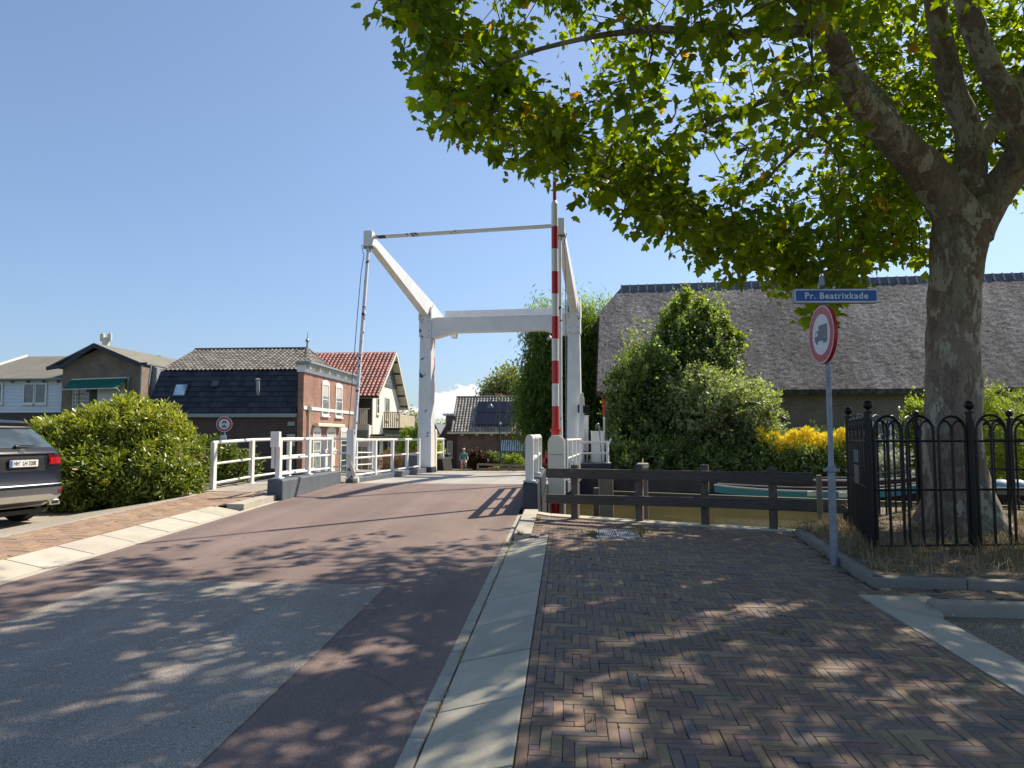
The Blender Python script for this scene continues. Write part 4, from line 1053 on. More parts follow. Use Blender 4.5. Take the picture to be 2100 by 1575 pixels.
M['greenfab'] = plain('green_awning_fabric', (.0, .125, .080), .8, var=.06, scale=3)
M['whitefab'] = plain('cream_blind_fabric', (.60, .56, .46), .8, var=.05)
M['solar'] = plain('solar_cell_blue_black', (.012, .013, .026), .25, var=.15, scale=2, bump=0, spec=.5)
M['slateclad'] = plain('blue_grey_cladding', (.115, .13, .15), .6, var=.1)
M['curtain'] = plain('pale_curtain', (.45, .44, .40), .8, var=.15, scale=6)
M['darkwood'] = plain('dark_stained_wood', (.03, .025, .022), .7, var=.3)

def window(parent, c, w, h, R3, frame=.07, mat=None, bars=(1, 1), arch=0, sill=True, glass=None, depth=.08, name='window', curtain=0):
    """framed window on a wall; R3 columns = right, up, outward"""
    c = Vector(c); mat = mat or M['whiteclean']
    out = [(-w / 2, -h / 2), (w / 2, -h / 2), (w / 2, h / 2)] + ([(w / 2 * math.cos(PI * k / 8), h / 2 + arch * math.sin(PI * k / 8)) for k in range(1, 8)] if arch else []) + [(-w / 2, h / 2)]
    mb = MB()
    def bar(x0, x1, y0, y1, z0=-.02, z1=.035): mb.hexa([c + R3 @ Vector(q) for q in ((x0, y0, z0), (x1, y0, z0), (x1, y1, z0), (x0, y1, z0), (x0, y0, z1), (x1, y0, z1), (x1, y1, z1), (x0, y1, z1))])
    bar(-w / 2, -w / 2 + frame, -h / 2, h / 2); bar(w / 2 - frame, w / 2, -h / 2, h / 2); bar(-w / 2 + frame, w / 2 - frame, -h / 2, -h / 2 + frame); bar(-w / 2 + frame, w / 2 - frame, h / 2 - frame, h / 2)
    if arch: local_poly(mb, c, R3, [(w / 2, h / 2 + .001), ] + [(w / 2 * math.cos(PI * k / 8), h / 2 + .001 + arch * math.sin(PI * k / 8)) for k in range(1, 8)] + [(-w / 2, h / 2 + .001)], -.02, .035)
    for k in range(1, bars[0]): x = -w / 2 + w * k / bars[0]; bar(x - .025, x + .025, -h / 2 + frame, h / 2 - frame, -.02, .025)
    for k in range(1, bars[1]):
        y = -h / 2 + h * k / bars[1]
        for q in range(bars[0]):
            xa_ = -w / 2 + (frame if q == 0 else w * q / bars[0] + .025); xb_ = (w / 2 - frame) if q == bars[0] - 1 else -w / 2 + w * (q + 1) / bars[0] - .025
            if q: xa_ = -w / 2 + w * q / bars[0] + .025
            bar(xa_, xb_, y - .022, y + .022, -.02, .024)
    fo = mb.build(name, mat, parent)
    mb = MB(); bar(-w / 2 + frame * .6, w / 2 - frame * .6, -h / 2 + frame * .6, h / 2 - frame * .6, -.018, .006); mb.build('pane', glass or M['glass'], fo)
    if curtain:
        mb = MB(); bar(-w / 2 + frame, w / 2 - frame, h / 2 - frame - (h * curtain), h / 2 - frame, .007, .010); mb.build('blind', M['curtain'], fo)
    if sill:
        mb = MB(); bar(-w / 2 - .05, w / 2 + .05, -h / 2 - .07, -h / 2 - .002, -.02, .10); mb.build('sill', mat, fo)
    return fo
RS = facing((0, -1, 0)); RE_ = facing((1, 0, 0))

# --- A: dark brick house with black mansard roof, street front lit
YA0, YA1 = 38.0, 48.0
XA1 = atY(622, 845, YA0).x; XA0 = atY(300, 840, YA0).x
GA = -.75
zE = atY(480, 846, YA0).z; zB = atY(470, 760, 39.3).z; zR = atY(500, 717, 43).z; zC = atY(622, 742, YA0).z
ha = thing('canal_house', ((XA0 + XA1) / 2, 43, GA), 'dark brown brick house with black mansard roof and orange-red street front with white cornice', 'house')
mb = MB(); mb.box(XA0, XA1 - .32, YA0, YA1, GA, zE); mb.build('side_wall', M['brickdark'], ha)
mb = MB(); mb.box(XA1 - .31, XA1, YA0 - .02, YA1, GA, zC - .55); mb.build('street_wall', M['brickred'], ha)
mb = MB()
for z in (zC - 2.45,): mb.box(XA1 + .0, XA1 + .05, YA0 - .03, YA1, z - .09, z + .09)
mb.build('string_course', M['whiteclean'], ha)
mb = MB(); mb.box(XA1 - .36, XA1 + .06, YA0 - .08, YA1, zC - .54, zC - .08); mb.build('frieze', M['whiteclean'], ha)
mb = MB(); mb.box(XA1 - .42, XA1 + .42, YA0 - .22, YA1 + .1, zC - .07, zC + .02); mb.box(XA1 - .40, XA1 + .32, YA0 - .16, YA1 + .1, zC - .17, zC - .072); mb.build('cornice', M['zinc'], ha)
mb = MB()
for k in range(7):
    y = YA0 + .2 + k * 1.58; mb.box(XA1 + .06, XA1 + .26, y, y + .13, zC - .36, zC - .172)
mb.build_each('bracket', M['whiteclean'], ha)
# mansard
for nm, (ya, za), (yb, zb_), mt, args in (('lower_roof', (YA0 - .15, zE - .02), (39.3, zB), M['tileblack'], dict(tw=.30, tl=.36, amp=.012, step=.03, prof=[(0, 0), (.04, .9), (.5, 1), (.96, .9), (1, 0)])), ('upper_roof', (39.25, zB + .02), (43, zR), M['tilegrey'], dict(tw=.25, tl=.34, amp=.06, step=.035))):
    W_ = Vector((0, yb - ya, zb_ - za)); L_ = W_.length; wdt = XA1 - .36 - XA0
    ins = None
    if nm == 'upper_roof':
        xr = atY(630, 716, 43).x - XA0
        ins = lambda x, y, xr=xr, L=L_, w=wdt: x < w - (w - xr) * max(0, y / L - .30) / .70 + .05
    tiles(nm, mt, ha, (XA0, ya, za), (1, 0, 0), W_, wdt, L_, inside=ins, seed=3, **args)
mb = MB(); XRr = atY(630, 716, 43).x
mb.add([(XA0 + .02, 38.0, zE - .05), (XA1 - .40, 38.0, zE - .05), (XA1 - .40, 39.3, zB - .05), (XA0 + .02, 39.3, zB - .05), (XA0 + .02, 43, zR - .03), (XRr - .1, 43, zR - .03), (XA0 + .02, 46.7, zB - .05), (XA1 - .40, 46.7, zB - .05), (XA0 + .02, 48, zE - .05), (XA1 - .40, 48, zE - .05)],
       [(0, 1, 2, 3), (3, 2, 5, 4), (4, 5, 7, 6), (6, 7, 9, 8), (0, 3, 4, 6, 8), (2, 7, 5), (1, 9, 7, 2)])
mb.build('roof_deck', M['tilegrey'], ha)
# hip towards the street
Wd = Vector((XRr - (XA1 - .40), 0, zR - (zB - .02)))
hipL = Wd.length; tiles('hip_roof', M['tilegrey'], ha, (XA1 - .42, 39.3, zB), (0, 1, 0), Wd, 7.4, hipL, tw=.25, tl=.34, amp=.06, step=.035, inside=lambda x, y, L=hipL: abs(x - 3.7) < 3.75 * (1 - y / L), seed=5)
mb = MB(); mb.tube([(XA0, 43, zR + .03), (XRr, 43, zR + .03)], .10, 8); mb.tube([(XRr, 43, zR + .02), (XA1 - .42, 39.3, zB + .03)], .09, 8); mb.tube([(XRr, 43, zR + .02), (XA1 - .42, 46.7, zB + .03)], .09, 8); mb.build('ridge_tiles', M['tilegrey'], ha).data.materials[0] = M['tilegrey']
mb = MB(); mb.lathe((XRr, 43, zR), [(.11, 0), (.07, .12), (.05, .40), (.10, .45), (.13, .52), (.06, .62), (.03, .7), (.01, 1.05)], 12); mb.build('finial', M['zinc'], ha, autosmooth=40)
mb = MB(); mb.box(XA0 - .05, XA1 - .33, YA0 - .24, YA0 - .01, zE - .26, zE - .06); mb.build('gutter', M['zinc'], ha, bevel=.02)
# roof items on steep part
def slope_pt(px, py):  # intersect with the lower roof plane
    a = Vector((0, 38, zE)); nrm = Vector((0, -(zB - zE), 1.3)).normalized(); d_ = ray(px, py); return EYE + d_ * ((a - EYE).dot(nrm) / d_.dot(nrm)), nrm
for nm, (x0, x1, y0, y1), gl in (('skylight', (352, 391, 786, 820), 'glassl'), ('vent_window', (432, 455, 781, 797), 'glass')):
    p, nn_ = slope_pt((x0 + x1) / 2, (y0 + y1) / 2); w = (x1 - x0) / 1500 * 40 * .82; h = (y1 - y0) / 1500 * 40 * 1.0
    Rr = Matrix((Vector((1, 0, 0)), nn_.cross(Vector((1, 0, 0))).normalized(), nn_)).transposed()
    mb = MB(); local_poly(mb, p, Rr, [(-w / 2, -h / 2), (w / 2, -h / 2), (w / 2, h / 2), (-w / 2, h / 2)], .02, .14); sk = mb.build(nm, M['darkwood'], ha, bevel=.01)
    mb = MB(); local_poly(mb, p, Rr, [(-w * .37, -h * .36), (w * .37, -h * .36), (w * .37, h * .40), (-w * .37, h * .40)], .141, .15); mb.build('pane', m_glass('sky_glass', (.25, .33, .42), .1) if gl == 'glassl' else M['glass'], sk)
    mb = MB(); local_poly(mb, p, Rr, [(-w * .6, -h * .72), (w * .6, -h * .72), (w * .55, -h * .52), (-w * .55, -h * .52)], .04, .07); mb.build('lead_apron', M['zinc'], sk)
p, nn_ = slope_pt(531, 812); mb = MB(); mb.tube([p, p + Vector((-.02, -.1, .25)), p + Vector((-.04, -.1, .85))], .10, 12); mb.lathe(p + Vector((-.04, -.1, .85)), [(.13, 0), (.14, .05), (.05, .1)], 12); mb.build('flue_pipe', M['zinc'], ha, autosmooth=40)
mb = MB(); mb.obox(p + Vector((-.02, -.03, 0)), (.6, .1, .12)); mb.build('flue_collar', M['zinc'], ha, bevel=.03)
# openings on the shaded side
q = atY(596, 929, YA0 - .03); window(ha, (q.x, YA0 - .03, q.z), .60, 2.15, RS, mat=M['darkwood'], bars=(1, 2), glass=M['glass'], name='side_door', sill=False, curtain=.3)
q = atY(597, 869, YA0 - .06); mb = MB(); mb.obox((q.x, YA0 - .05, q.z), (.38, .08, .22)); mb.build('wall_light', M['zinc'], ha, bevel=.02)
q = atY(396, 892, YA0 - .03); window(ha, (q.x, YA0 - .03, q.z), .42, .42, RS, mat=M['cream'])
# street front openings (plane X = XA1)
def fwin(parent, X, px0, px1, py0, py1, **k):
    a = atX(px0, (py0 + py1) / 2, X); b = atX(px1, (py0 + py1) / 2, X); m_ = (px0 + px1) / 2
    zt = atX(m_, py0, X).z; zb2 = atX(m_, py1, X).z
    return window(parent, (X + .02, (a.y + b.y) / 2, (zt + zb2) / 2), abs(b.y - a.y), zt - zb2, RE_, **k)
fwin(ha, XA1, 659, 674, 786, 853, arch=.18, bars=(1, 2), frame=.11, glass=M['glassl'], curtain=.35)
fwin(ha, XA1, 687, 701, 792, 856, arch=.18, bars=(1, 2), frame=.11, glass=M['glassl'], curtain=.35)
fwin(ha, XA1, 640, 656, 882, 968, arch=.18, bars=(1, 2), frame=.11, glass=M['glassl'], sill=False, name='shop_door', curtain=.25)
fwin(ha, XA1, 669, 687, 882, 922, arch=.18, bars=(1, 2), frame=.11, glass=M['glassl'], curtain=.5)
fwin(ha, XA1, 697, 712, 882, 975, arch=.18, bars=(1, 3), frame=.11, glass=M['glass'], sill=False, name='shop_door', curtain=.2)
a = atX(658, 922, XA1); b = atX(684, 968, XA1); mb = MB(); mb.box(XA1 + .01, XA1 + .08, a.y, b.y, b.z, a.z); mb.build('cream_panel', M['cream'], ha)
a = atX(641, 871, XA1); b = atX(697, 871, XA1); mb = MB(); mb.box(XA1 + .06, XA1 + .34, a.y, b.y, a.z - .09, a.z + .10); mb.build('awning_case', M['cream'], ha, bevel=.03)
mb = MB(); q = atX(631, 845, XA1); mb.tube([(XA1 + .08, q.y, q.z + .2), (XA1 + .08, q.y, GA)], .06, 8); mb.lathe((XA1 + .1, q.y, q.z + .1), [(.07, -.1), (.16, .12), (.17, .25)], 8); mb.build('downpipe', M['cream'], ha)
q = atX(678, 897, XA1)

# --- B: white chalet-style house with red tiled roof
YB0 = 50.0
Xw = atY(759, 830, YB0).x; Xv = atY(777, 812, YB0).x
Yr = Xv / ray(813, 722).x * ray(813, 722).y; zRr = atX(813, 723, Xv).z; Yf = Xv / ray(838, 837).x * ray(838, 837).y
zn = atX(777, 812, Xv).z; zf_ = atX(838, 837, Xv).z; GB = -.98
hb = thing('chalet_house', (Xw - 4, 54, GB), 'white chalet-style house with red tiled roof, wooden balconies and deep gable overhang', 'house')
XL2 = Xw - 9
mb = MB(); eave_in = YB0 + .7
mb.prism([(Xw - .0, eave_in, GB), (Xw - .0, Yf - .9, GB), (Xw, Yf - .9, zf_ + .2), (Xw, Yr, zRr - .35), (Xw, eave_in, zn + .05)], (-9, 0, 0)); mb.build('wall', M['plaster'], hb)
W_ = Vector((0, Yr - YB0, zRr - zn)); tiles('near_roof', M['tilered'], hb, (XL2, YB0, zn), (1, 0, 0), W_, Xv - XL2, W_.length, tw=.30, tl=.36, amp=.075, step=.04, seed=8)
W2_ = Vector((0, Yr - Yf, zRr - zf_)); tiles('far_roof', M['tilered'], hb, (Xv, Yf, zf_), (-1, 0, 0), W2_, Xv - XL2, W2_.length, tw=.30, tl=.36, amp=.075, step=.04, seed=9)
mb = MB(); th = .10
mb.prism([(Xv - .02, YB0 + .05, zn - .03), (Xv - .02, Yr, zRr - .02), (Xv - .02, Yf, zf_ - .03), (Xv - .02, Yf, zf_ - .16), (Xv - .02, Yr, zRr - .17), (Xv - .02, YB0 + .05, zn - .16)], (-9 + .7, 0, 0)); mb.build('soffit', M['cream'], hb)
mb = MB(); mb.beam((Xv + .01, YB0 - .02, zn - .09), (Xv + .01, Yr, zRr - .05), .05, .20); mb.beam((Xv + .01, Yr + .02, zRr - .05), (Xv + .01, Yf, zf_ - .09), .05, .20); mb.build('bargeboard', M['cream'], hb)
mb = MB()
for k in range(5):
    f = .12 + k * .2; y = Yr + (Yf - Yr) * f; z = zRr + (zf_ - zRr) * f - .22; mb.beam((Xw, y, z), (Xv - .05, y, z), .10, .12)
mb.build_each('rafter_end', M['darkwood'], hb)
# slate gable triangle, recessed balcony door, balcony
mb = MB(); zg = atX(800, 795, Xw).z; mb.prism([(Xw + .02, Yr - 3.2, zg), (Xw + .02, Yf - 1.6, zg), (Xw + .02, Yr + .05, zRr - .45)], (.05, 0, 0)); mb.build('slate_gable', M['slateclad'], hb)
mb = MB()
for k in range(6):
    z = zg + .28 * k + .1; w_ = 1 - (z - zg) / (zRr - .45 - zg); mb.box(Xw + .07, Xw + .08, Yr + .05 - 3.2 * w_ * .98, Yr + .05 + (Yf - 1.65 - Yr) * w_, z, z + .03)
mb.build('slate_joints', M['navyboard'], hb)
fwin(hb, Xw, 772, 777, 815, 850, frame=.1, bars=(1, 2), mat=M['cream'], glass=M['glass'])
fwin(hb, Xw, 789, 798, 815, 862, frame=.1, bars=(2, 1), mat=M['cream'], glass=M['glassl'], name='balcony_door')
a = atX(786, 846, Xw + .0); yb0 = a.y; yb1 = yb0 + 5.4; zb0 = atX(786, 877, Xw).z; zb1 = atX(786, 846, Xw).z
Xb = Xw + 1.25
mb = MB(); mb.box(Xw, Xb, yb0, yb1, zb0 - .12, zb0); mb.build('balcony_floor', M['darkwood'], hb)
mb = MB()
for k in range(6): z = zb0 + .02 + k * .165; mb.box(Xb - .04, Xb, yb0, yb1, z, z + .155)
for k in range(8): x = Xw + .05 + k * .155; mb.box(x, x + .10, yb0 - .0, yb0 + .03, zb0 + .02, zb1)
mb.box(Xw, Xb + .03, yb0 - .04, yb0 + .06, zb1, zb1 + .05); mb.box(Xb - .06, Xb + .05, yb0 + .061, yb1, zb1, zb1 + .05); mb.build('balcony_front', plain('bleached_balcony_boards', (.46, .40, .27), .8, var=.15, scale=3), hb)
mb = MB(); mb.beam((Xw, yb1 - .3, zb0 - .8), (Xb - .1, yb1 - .3, zb0 - .1), .1, .1); mb.beam((Xw, Yf - 1.4, zf_ - 1.1), (Xv - .1, Yf - 1.4, zf_ - .2), .09, .09); mb.build_each('brace', M['cream'], hb)
# ground floor: porch canopy, dark opening, shutter, second balcony near side
mb = MB(); za_ = atX(775, 893, Xw).z; mb.box(Xw + .0, Xw + 1.0, atX(760, 890, Xw).y, yb1 - .4, za_ - .05, za_ + .08); mb.build('canopy', M['darkwood'], hb)
mb = MB(); mb.box(Xw + .01, Xw + .05, atX(786, 905, Xw).y, yb1, GB, za_ - .3); mb.build('shop_front', M['darkwood'], hb)
fwin(hb, Xw + .04, 766, 778, 900, 940, frame=.1, mat=M['cream']); fwin(hb, Xw + .07, 795, 812, 905, 940, frame=.08, mat=M['cream'], bars=(3, 1))
# near wing facing the bridge
Yn = YB0 - .02; xa_ = atY(722, 870, Yn).x; xb_ = atY(757, 870, Yn).x
mb = MB(); mb.box(xa_, xb_, Yn - .0, Yn + .65, GB, atY(740, 872, Yn).z); mb.build('near_wing', M['plaster'], hb)
mb = MB(); mb.box(xa_ + .0, xb_ - .0, Yn + .60, Yn + .66, atY(740, 871, Yn).z + .0, zn - .02); mb.build('loggia_shade', M['darkwood'], hb)  # dark sheet behind the balusters, stands in for shade in the loggia
mb = MB(); z0_, z1_ = atY(740, 870, Yn).z, atY(740, 839, Yn).z; n = int((xb_ - xa_) / .14)
for k in range(n): x = xa_ + k * .14; mb.box(x, x + .09, Yn - .06, Yn - .02, z0_, z1_)
mb.box(xa_, xb_, Yn - .10, Yn + .0, z1_, z1_ + .06); mb.box(xa_, xb_, Yn - .10, Yn + .0, z0_ - .07, z0_ - .001); mb.build('loggia_balusters', M['cream'], hb)
a = atY(729, 882, Yn); b = atY(754, 903, Yn)
mb = MB(); n = 8
for k in range(n): z = b.z + (a.z - b.z) * k / n; mb.box(a.x, b.x, Yn - .05, Yn - .02, z, z + (a.z - b.z) / n * .86)
mb.build('roller_shutter', plain('shutter_green_grey', (.21, .23, .18), .6, var=.05), hb)
q = atY(742, 945, Yn); window(hb, (q.x, Yn - .03, q.z), .95, 2.1, RS, mat=M['whiteclean'], bars=(2, 1), glass=M['glassl'], sill=False, name='glazed_door')
mb = MB(); mb.box(XL2, Xv, YB0 - .12, YB0 + .02, zn - .12, zn - .0); mb.build('gutter', M['navyboard'], hb)

# --- C: brown brick gable house with green awning
YC = 44.0; xl = atY(128, 780, YC).x; xr = atY(288, 780, YC).x; xm = atY(202, 703, YC).x; zap = atY(202, 705, YC).z
zel = atY(112, 752, YC).z; zer = atY(290, 744, YC).z; xel = atY(109, 752, YC).x; xer = atY(293, 744, YC).x
hc = thing('gable_house', (xm, 50, -.8), 'brown brick gabled house with dark navy bargeboards and a green awning over its window', 'house')
mb = MB(); mb.prism([(xl, YC, -.8), (xr, YC, -.8), (xr, YC, zer - .15), (xm, YC, zap - .35), (xl, YC, zel + .1)], (0, 1.2, 0)); mb.build('front_wall', M['brickbrown'], hc)
mb = MB(); mb.prism([(xl + .05, YC + 1.2, -.8), (xr + .35, YC + 1.2, -.8), (xr + .35, YC + 1.2, zer - .2), (xm, YC + 1.2, zap - .4), (xl + .05, YC + 1.2, zel + .1)], (0, 12, 0)); mb.build('side_wall', M['zinc'], hc)
mb = MB(); mb.prism([(xel, YC - .45, zel), (xm, YC - .45, zap), (xer, YC - .45, zer), (xer, YC - .45, zer - .08), (xm, YC - .45, zap - .10), (xel, YC - .45, zel - .08)], (0, 15.0, 0)); mb.build('roof', M['felt'], hc)
mb = MB(); mb.beam((xel - .1, YC - .47, zel - .16), (xel + .9, YC - .47, zel - .02), .06, .24); mb.beam((xel + .88, YC - .47, zel - .04), (xm, YC - .47, zap - .14), .055, .26); mb.beam((xm, YC - .48, zap - .14), (xer, YC - .48, zer - .12), .055, .26); mb.beam((xer - .05, YC - .47, zer - .13), (xer + .55, YC - .47, zer - .12), .06, .2); mb.build('bargeboard', M['navyboard'], hc)
# chimney cowls
q = atY(217, 703, 50); ch = MB(); 
for s in (-.28, .28): ch.lathe((q.x + s, 50, q.z + .1), [(.13, 0), (.15, .1), (.15, .55), (.04, .58), (.04, .7)], 12)
ch.box(q.x - .18, q.x + .18, 49.85, 50.15, q.z - .4, q.z + .38); ch.build('chimney_cowls', M['cream'], hc, autosmooth=40)
a = atY(147, 780, YC - .12); b = atY(261, 776, YC - .12); c_ = atY(240, 796, YC - 1.25); d_ = atY(128, 799, YC - 1.25)
mb = MB(); mb.prism([a, b, c_, d_], (0, .01, .04)); mb.build('awning', M['greenfab'], hc)
mb = MB(); mb.beam(a + Vector((0, .05, .03)), b + Vector((0, .05, .03)), .15, .12); mb.tube([d_ + Vector((-.15, 0, 0)), c_], .035, 8); mb.tube([c_ + Vector((-.05, 0, 0)), atY(248, 806, YC - .8), atY(260, 822, YC - .1)], .03, 6); mb.tube([d_, atY(137, 812, YC - .1)], .02, 6); mb.build('awning_frame', M['cream'], hc)
for (x0, x1, y0, y1, br) in ((150, 161, 797, 845, (2, 6)), (162, 183, 797, 845, (1, 6))):
    p0 = atY(x0, y0, YC - .02); p1 = atY(x1, y1, YC - .02); window(hc, ((p0.x + p1.x) / 2, YC - .02, (p0.z + p1.z) / 2), p1.x - p0.x, p0.z - p1.z, RS, mat=M['cream'], bars=br, frame=.05)
mb = MB(); p0 = atY(184, 797, YC - .04); p1 = atY(198, 850, YC - .04); mb.box(p0.x, p1.x, YC - .06, YC + .02, p1.z, p0.z); mb.build('shutter', plain('dark_green_shutter', (.02, .045, .035), .5), hc)
mb = MB(); p0 = atY(199, 797, YC - .04); p1 = atY(238, 850, YC - .04); mb.box(p0.x, p1.x, YC - .05, YC + .02, p1.z, p0.z); mb.build('blind', M['signwhite'], hc)
mb = MB(); p0 = atY(238, 783, YC - .04); p1 = atY(254, 850, YC - .04); mb.box(p0.x, p1.x, YC - .06, YC + .02, p1.z, p0.z); mb.build('cream_panel', M['cream'], hc)
mb = MB(); q = atY(263, 780, YC - .1); mb.box(q.x - .08, q.x + .08, YC - .12, YC, q.z - .2, q.z + .2); mb.tube([(q.x, YC - .08, q.z), (q.x, YC - .08, q.z - 1)], .05, 8); mb.build('meter_pipe', M['zinc'], hc)
mb = MB(); q = atY(291, 745, YC); mb.tube([(q.x + .05, YC - .1, q.z - .1), (q.x + .0, YC - .1, q.z - 3)], .06, 8); mb.tube([(q.x + .5, YC + .2, q.z - .05), (q.x + .5, YC - .05, q.z - 1.4)], .05, 8); mb.build('downpipe', M['zinc'], hc)

# --- D: white clad house at the far left
YD = 44.6; zce = atY(60, 776, YD).z; zcb = atY(60, 846, YD).z
xdl = atY(62, 731, 50.5).x; zdr = atY(62, 731, 50.5).z
hd_ = thing('clad_house', (xdl + 1, 49, -.8), 'white board-clad house with shallow grey-brown felt roof at the left edge', 'house')
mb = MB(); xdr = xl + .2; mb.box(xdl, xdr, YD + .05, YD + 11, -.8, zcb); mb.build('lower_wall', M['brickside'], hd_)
mb = MB(); n = 10
for k in range(n): z = zcb + (zce - zcb) * k / n; mb.hexa([(xdl, YD - .02, z), (xdr, YD - .02, z), (xdr, YD + .3, z), (xdl, YD + .3, z), (xdl, YD + .02, z + (zce - zcb) / n), (xdr, YD + .02, z + (zce - zcb) / n), (xdr, YD + .3, z + (zce - zcb) / n), (xdl, YD + .3, z + (zce - zcb) / n)])
mb.build('cladding', plain('white_clad_boards', (.66, .70, .76), .5, var=.04), hd_)
mb = MB(); xrr = xm + .5; mb.prism([(xdl - .2, YD - .35, zce - .04), (xdl - .2, 50.5, zdr), (xdl - .2, 56.5, zce - .04), (xdl - .2, 56.5, zce - .12), (xdl - .2, 50.5, zdr - .1), (xdl - .2, YD - .35, zce - .12)], (xrr - xdl, 0, 0)); mb.build('roof', M['felt'], hd_)
mb = MB(); mb.beam((xdl - .22, YD - .36, zce - .02), (xdl - .22, 50.5, zdr + .04), .05, .2); mb.build('verge_board', M['whiteclean'], hd_)
mb = MB(); mb.tube([(xdl - .2, YD - .42, zce - .08), (xdr, YD - .42, zce - .08)], .07, 8)
for px in (26, 58, 90, 120): q = atY(px, 780, YD - .1); mb.box(q.x - .03, q.x + .03, YD - .3, YD - .03, zce - .3, zce - .12)
mb.build('gutter', M['zinc'], hd_)
for (x0, x1, br) in ((-24, 5, (1, 1)), (48, 71, (1, 1)), (72, 95, (1, 1))):
    p0 = atY(x0, 785, YD - .05); p1 = atY(x1, 829, YD - .05); window(hd_, ((p0.x + p1.x) / 2, YD - .05, (p0.z + p1.z) / 2), p1.x - p0.x, p0.z - p1.z, RS, bars=br, frame=.11, glass=M['glass'], curtain=0)

# --- E: brick house with solar panels
YE = 62.0; GE = -.98
xe0 = atY(925, 886, YE).x; xe1 = xe0 + 11.5; zee = atY(1000, 886, YE).z; zre = atY(1000, 816, YE + 3.0).z
he = thing('solar_house', ((xe0 + xe1) / 2, YE + 4, GE), 'low pinkish brick house whose grey pantile roof carries eight solar panels', 'house')
mb = MB(); mb.prism([(xe0 + .3, YE, GE), (xe0 + .3, YE + 6, GE), (xe0 + .3, YE + 6, zee), (xe0 + .3, YE + 3, zre - .1), (xe0 + .3, YE, zee)], (11.2, 0, 0)); mb.build('wall', M['brickpink'], he)
W_ = Vector((0, 3.3, zre - zee)); xv0 = xe0; tiles('roof', M['tilesolar'], he, (xe0, YE - .3, zee), (1, 0, 0), W_, xe1 - xe0, W_.length, tw=.27, tl=.33, amp=.11, step=.05, seed=12)
mb = MB(); mb.prism([(xe0, YE + 3.05, zre), (xe1, YE + 3.05, zre), (xe1, YE + 6.3, zee), (xe0, YE + 6.3, zee)], (0, .02, .1)); mb.tube([(xe0, YE + 3, zre + .08), (xe1, YE + 3, zre + .08)], .10, 8); mb.build('ridge', M['tilesolar'], he)
mb = MB(); mb.box(xe0 - .25, xe1, YE - .5, YE - .2, zee - .16, zee + .02)
for k in range(8): mb.box(xe0 + .9 + k * 1.25, xe0 + 1.1 + k * 1.25, YE - .35, YE, zee - .3, zee - .165)
mb.build('gutter_board', M['cream'], he)
# panels on the roof plane
N_ = Vector((1, 0, 0)).cross(W_.normalized()); N_ = N_ if N_.z > 0 else -N_
def roofpt(px, py):
    a = Vector((xe0, YE - .3, zee)) + N_ * .28; d0 = ray(px, py); return EYE + d0 * ((a - EYE).dot(N_) / d0.dot(N_))
cs = [roofpt(971, 872), roofpt(1057, 870), roofpt(1061, 822), roofpt(979, 822)]
O_ = Vector((cs[0].x + .1, cs[0].y, cs[0].z)); wx = (cs[1].x - cs[0].x); ly = (cs[3] - cs[0]).length * .97; Wn = W_.normalized()
pn = thing('solar_array', O_, None, None); bpy.data.objects.remove(pn)
for r_ in range(2):
    for c0 in range(4):
        mb = MB(); a = O_ + Vector((wx * (c0 + .015) / 4, 0, 0)) + Wn * (ly * (r_ + .02) / 2); U_ = Vector((wx * .97 / 4, 0, 0)); V_ = Wn * (ly * .96 / 2)
        mb.prism([a, a + U_, a + U_ + V_, a + V_], N_ * .05); mb.build('solar_panel', M['solar'], he, bevel=.008)
mb = MB(); mb.prism([O_ - N_ * .03, O_ + Vector((wx, 0, 0)) - N_ * .03, O_ + Vector((wx, 0, 0)) + Wn * ly - N_ * .03, O_ + Wn * ly - N_ * .03], N_ * .025); mb.build('panel_rack', M['steel'], he)
# windows and striped awning
p0 = atY(916, 903, YE + .6); 
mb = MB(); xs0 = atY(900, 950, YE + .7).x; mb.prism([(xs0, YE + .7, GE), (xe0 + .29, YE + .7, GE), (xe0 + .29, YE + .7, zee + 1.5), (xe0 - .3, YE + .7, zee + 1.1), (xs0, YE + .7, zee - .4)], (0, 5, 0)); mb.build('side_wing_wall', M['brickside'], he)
q0 = atY(917, 904, YE + .68); q1 = atY(928, 939, YE + .68); window(he, ((q0.x + q1.x) / 2, YE + .68, (q0.z + q1.z) / 2), q1.x - q0.x, q0.z - q1.z, RS, bars=(1, 2), frame=.07, glass=M['glassl'])
mb = MB(); a = atY(912, 852, YE + 2.2); b = atY(934, 880, YE + 2.2); mb.box(a.x + .1, b.x + .3, YE + 2.2, YE + 4, b.z - .6, a.z); dm = mb.build('dormer', M['slateclad'], he)
mb = MB(); mb.box(a.x - .15, b.x + .35, YE + 2.0, YE + 4.1, a.z, a.z + .16); mb.build('dormer_roof', M['whiteclean'], dm)
a = atY(1029, 903, YE - .05); b = atY(1088, 903, YE - .05); c_ = atY(1088, 925, YE - .8); d_ = atY(1027, 925, YE - .8); n = 26
for nm, off, mt in (('awning', 0, M['signwhite']), ('awning_stripes', 1, plain('awning_blue', (.05, .14, .20), .8, var=.05))):
    mb = MB()
    for k in range(n):
        if k % 2 == off:
            A = a.lerp(b, k / n); B = a.lerp(b, (k + 1) / n); C = d_.lerp(c_, (k + 1) / n); D = d_.lerp(c_, k / n); mb.prism([A, B, C, D], (0, 0, .03))
    mb.build(nm, mt, he)
for k, (x0, x1) in enumerate(((1033, 1044), (1045, 1057), (1058, 1070), (1071, 1086))):
    q0 = atY(x0, 923, YE - .03); q1 = atY(x1, 943, YE - .03); window(he, ((q0.x + q1.x) / 2, YE - .03, (q0.z + q1.z) / 2), q1.x - q0.x, q0.z - q1.z, RS, bars=(1, 1), frame=.06, mat=M['cream'], glass=M['glassl'])
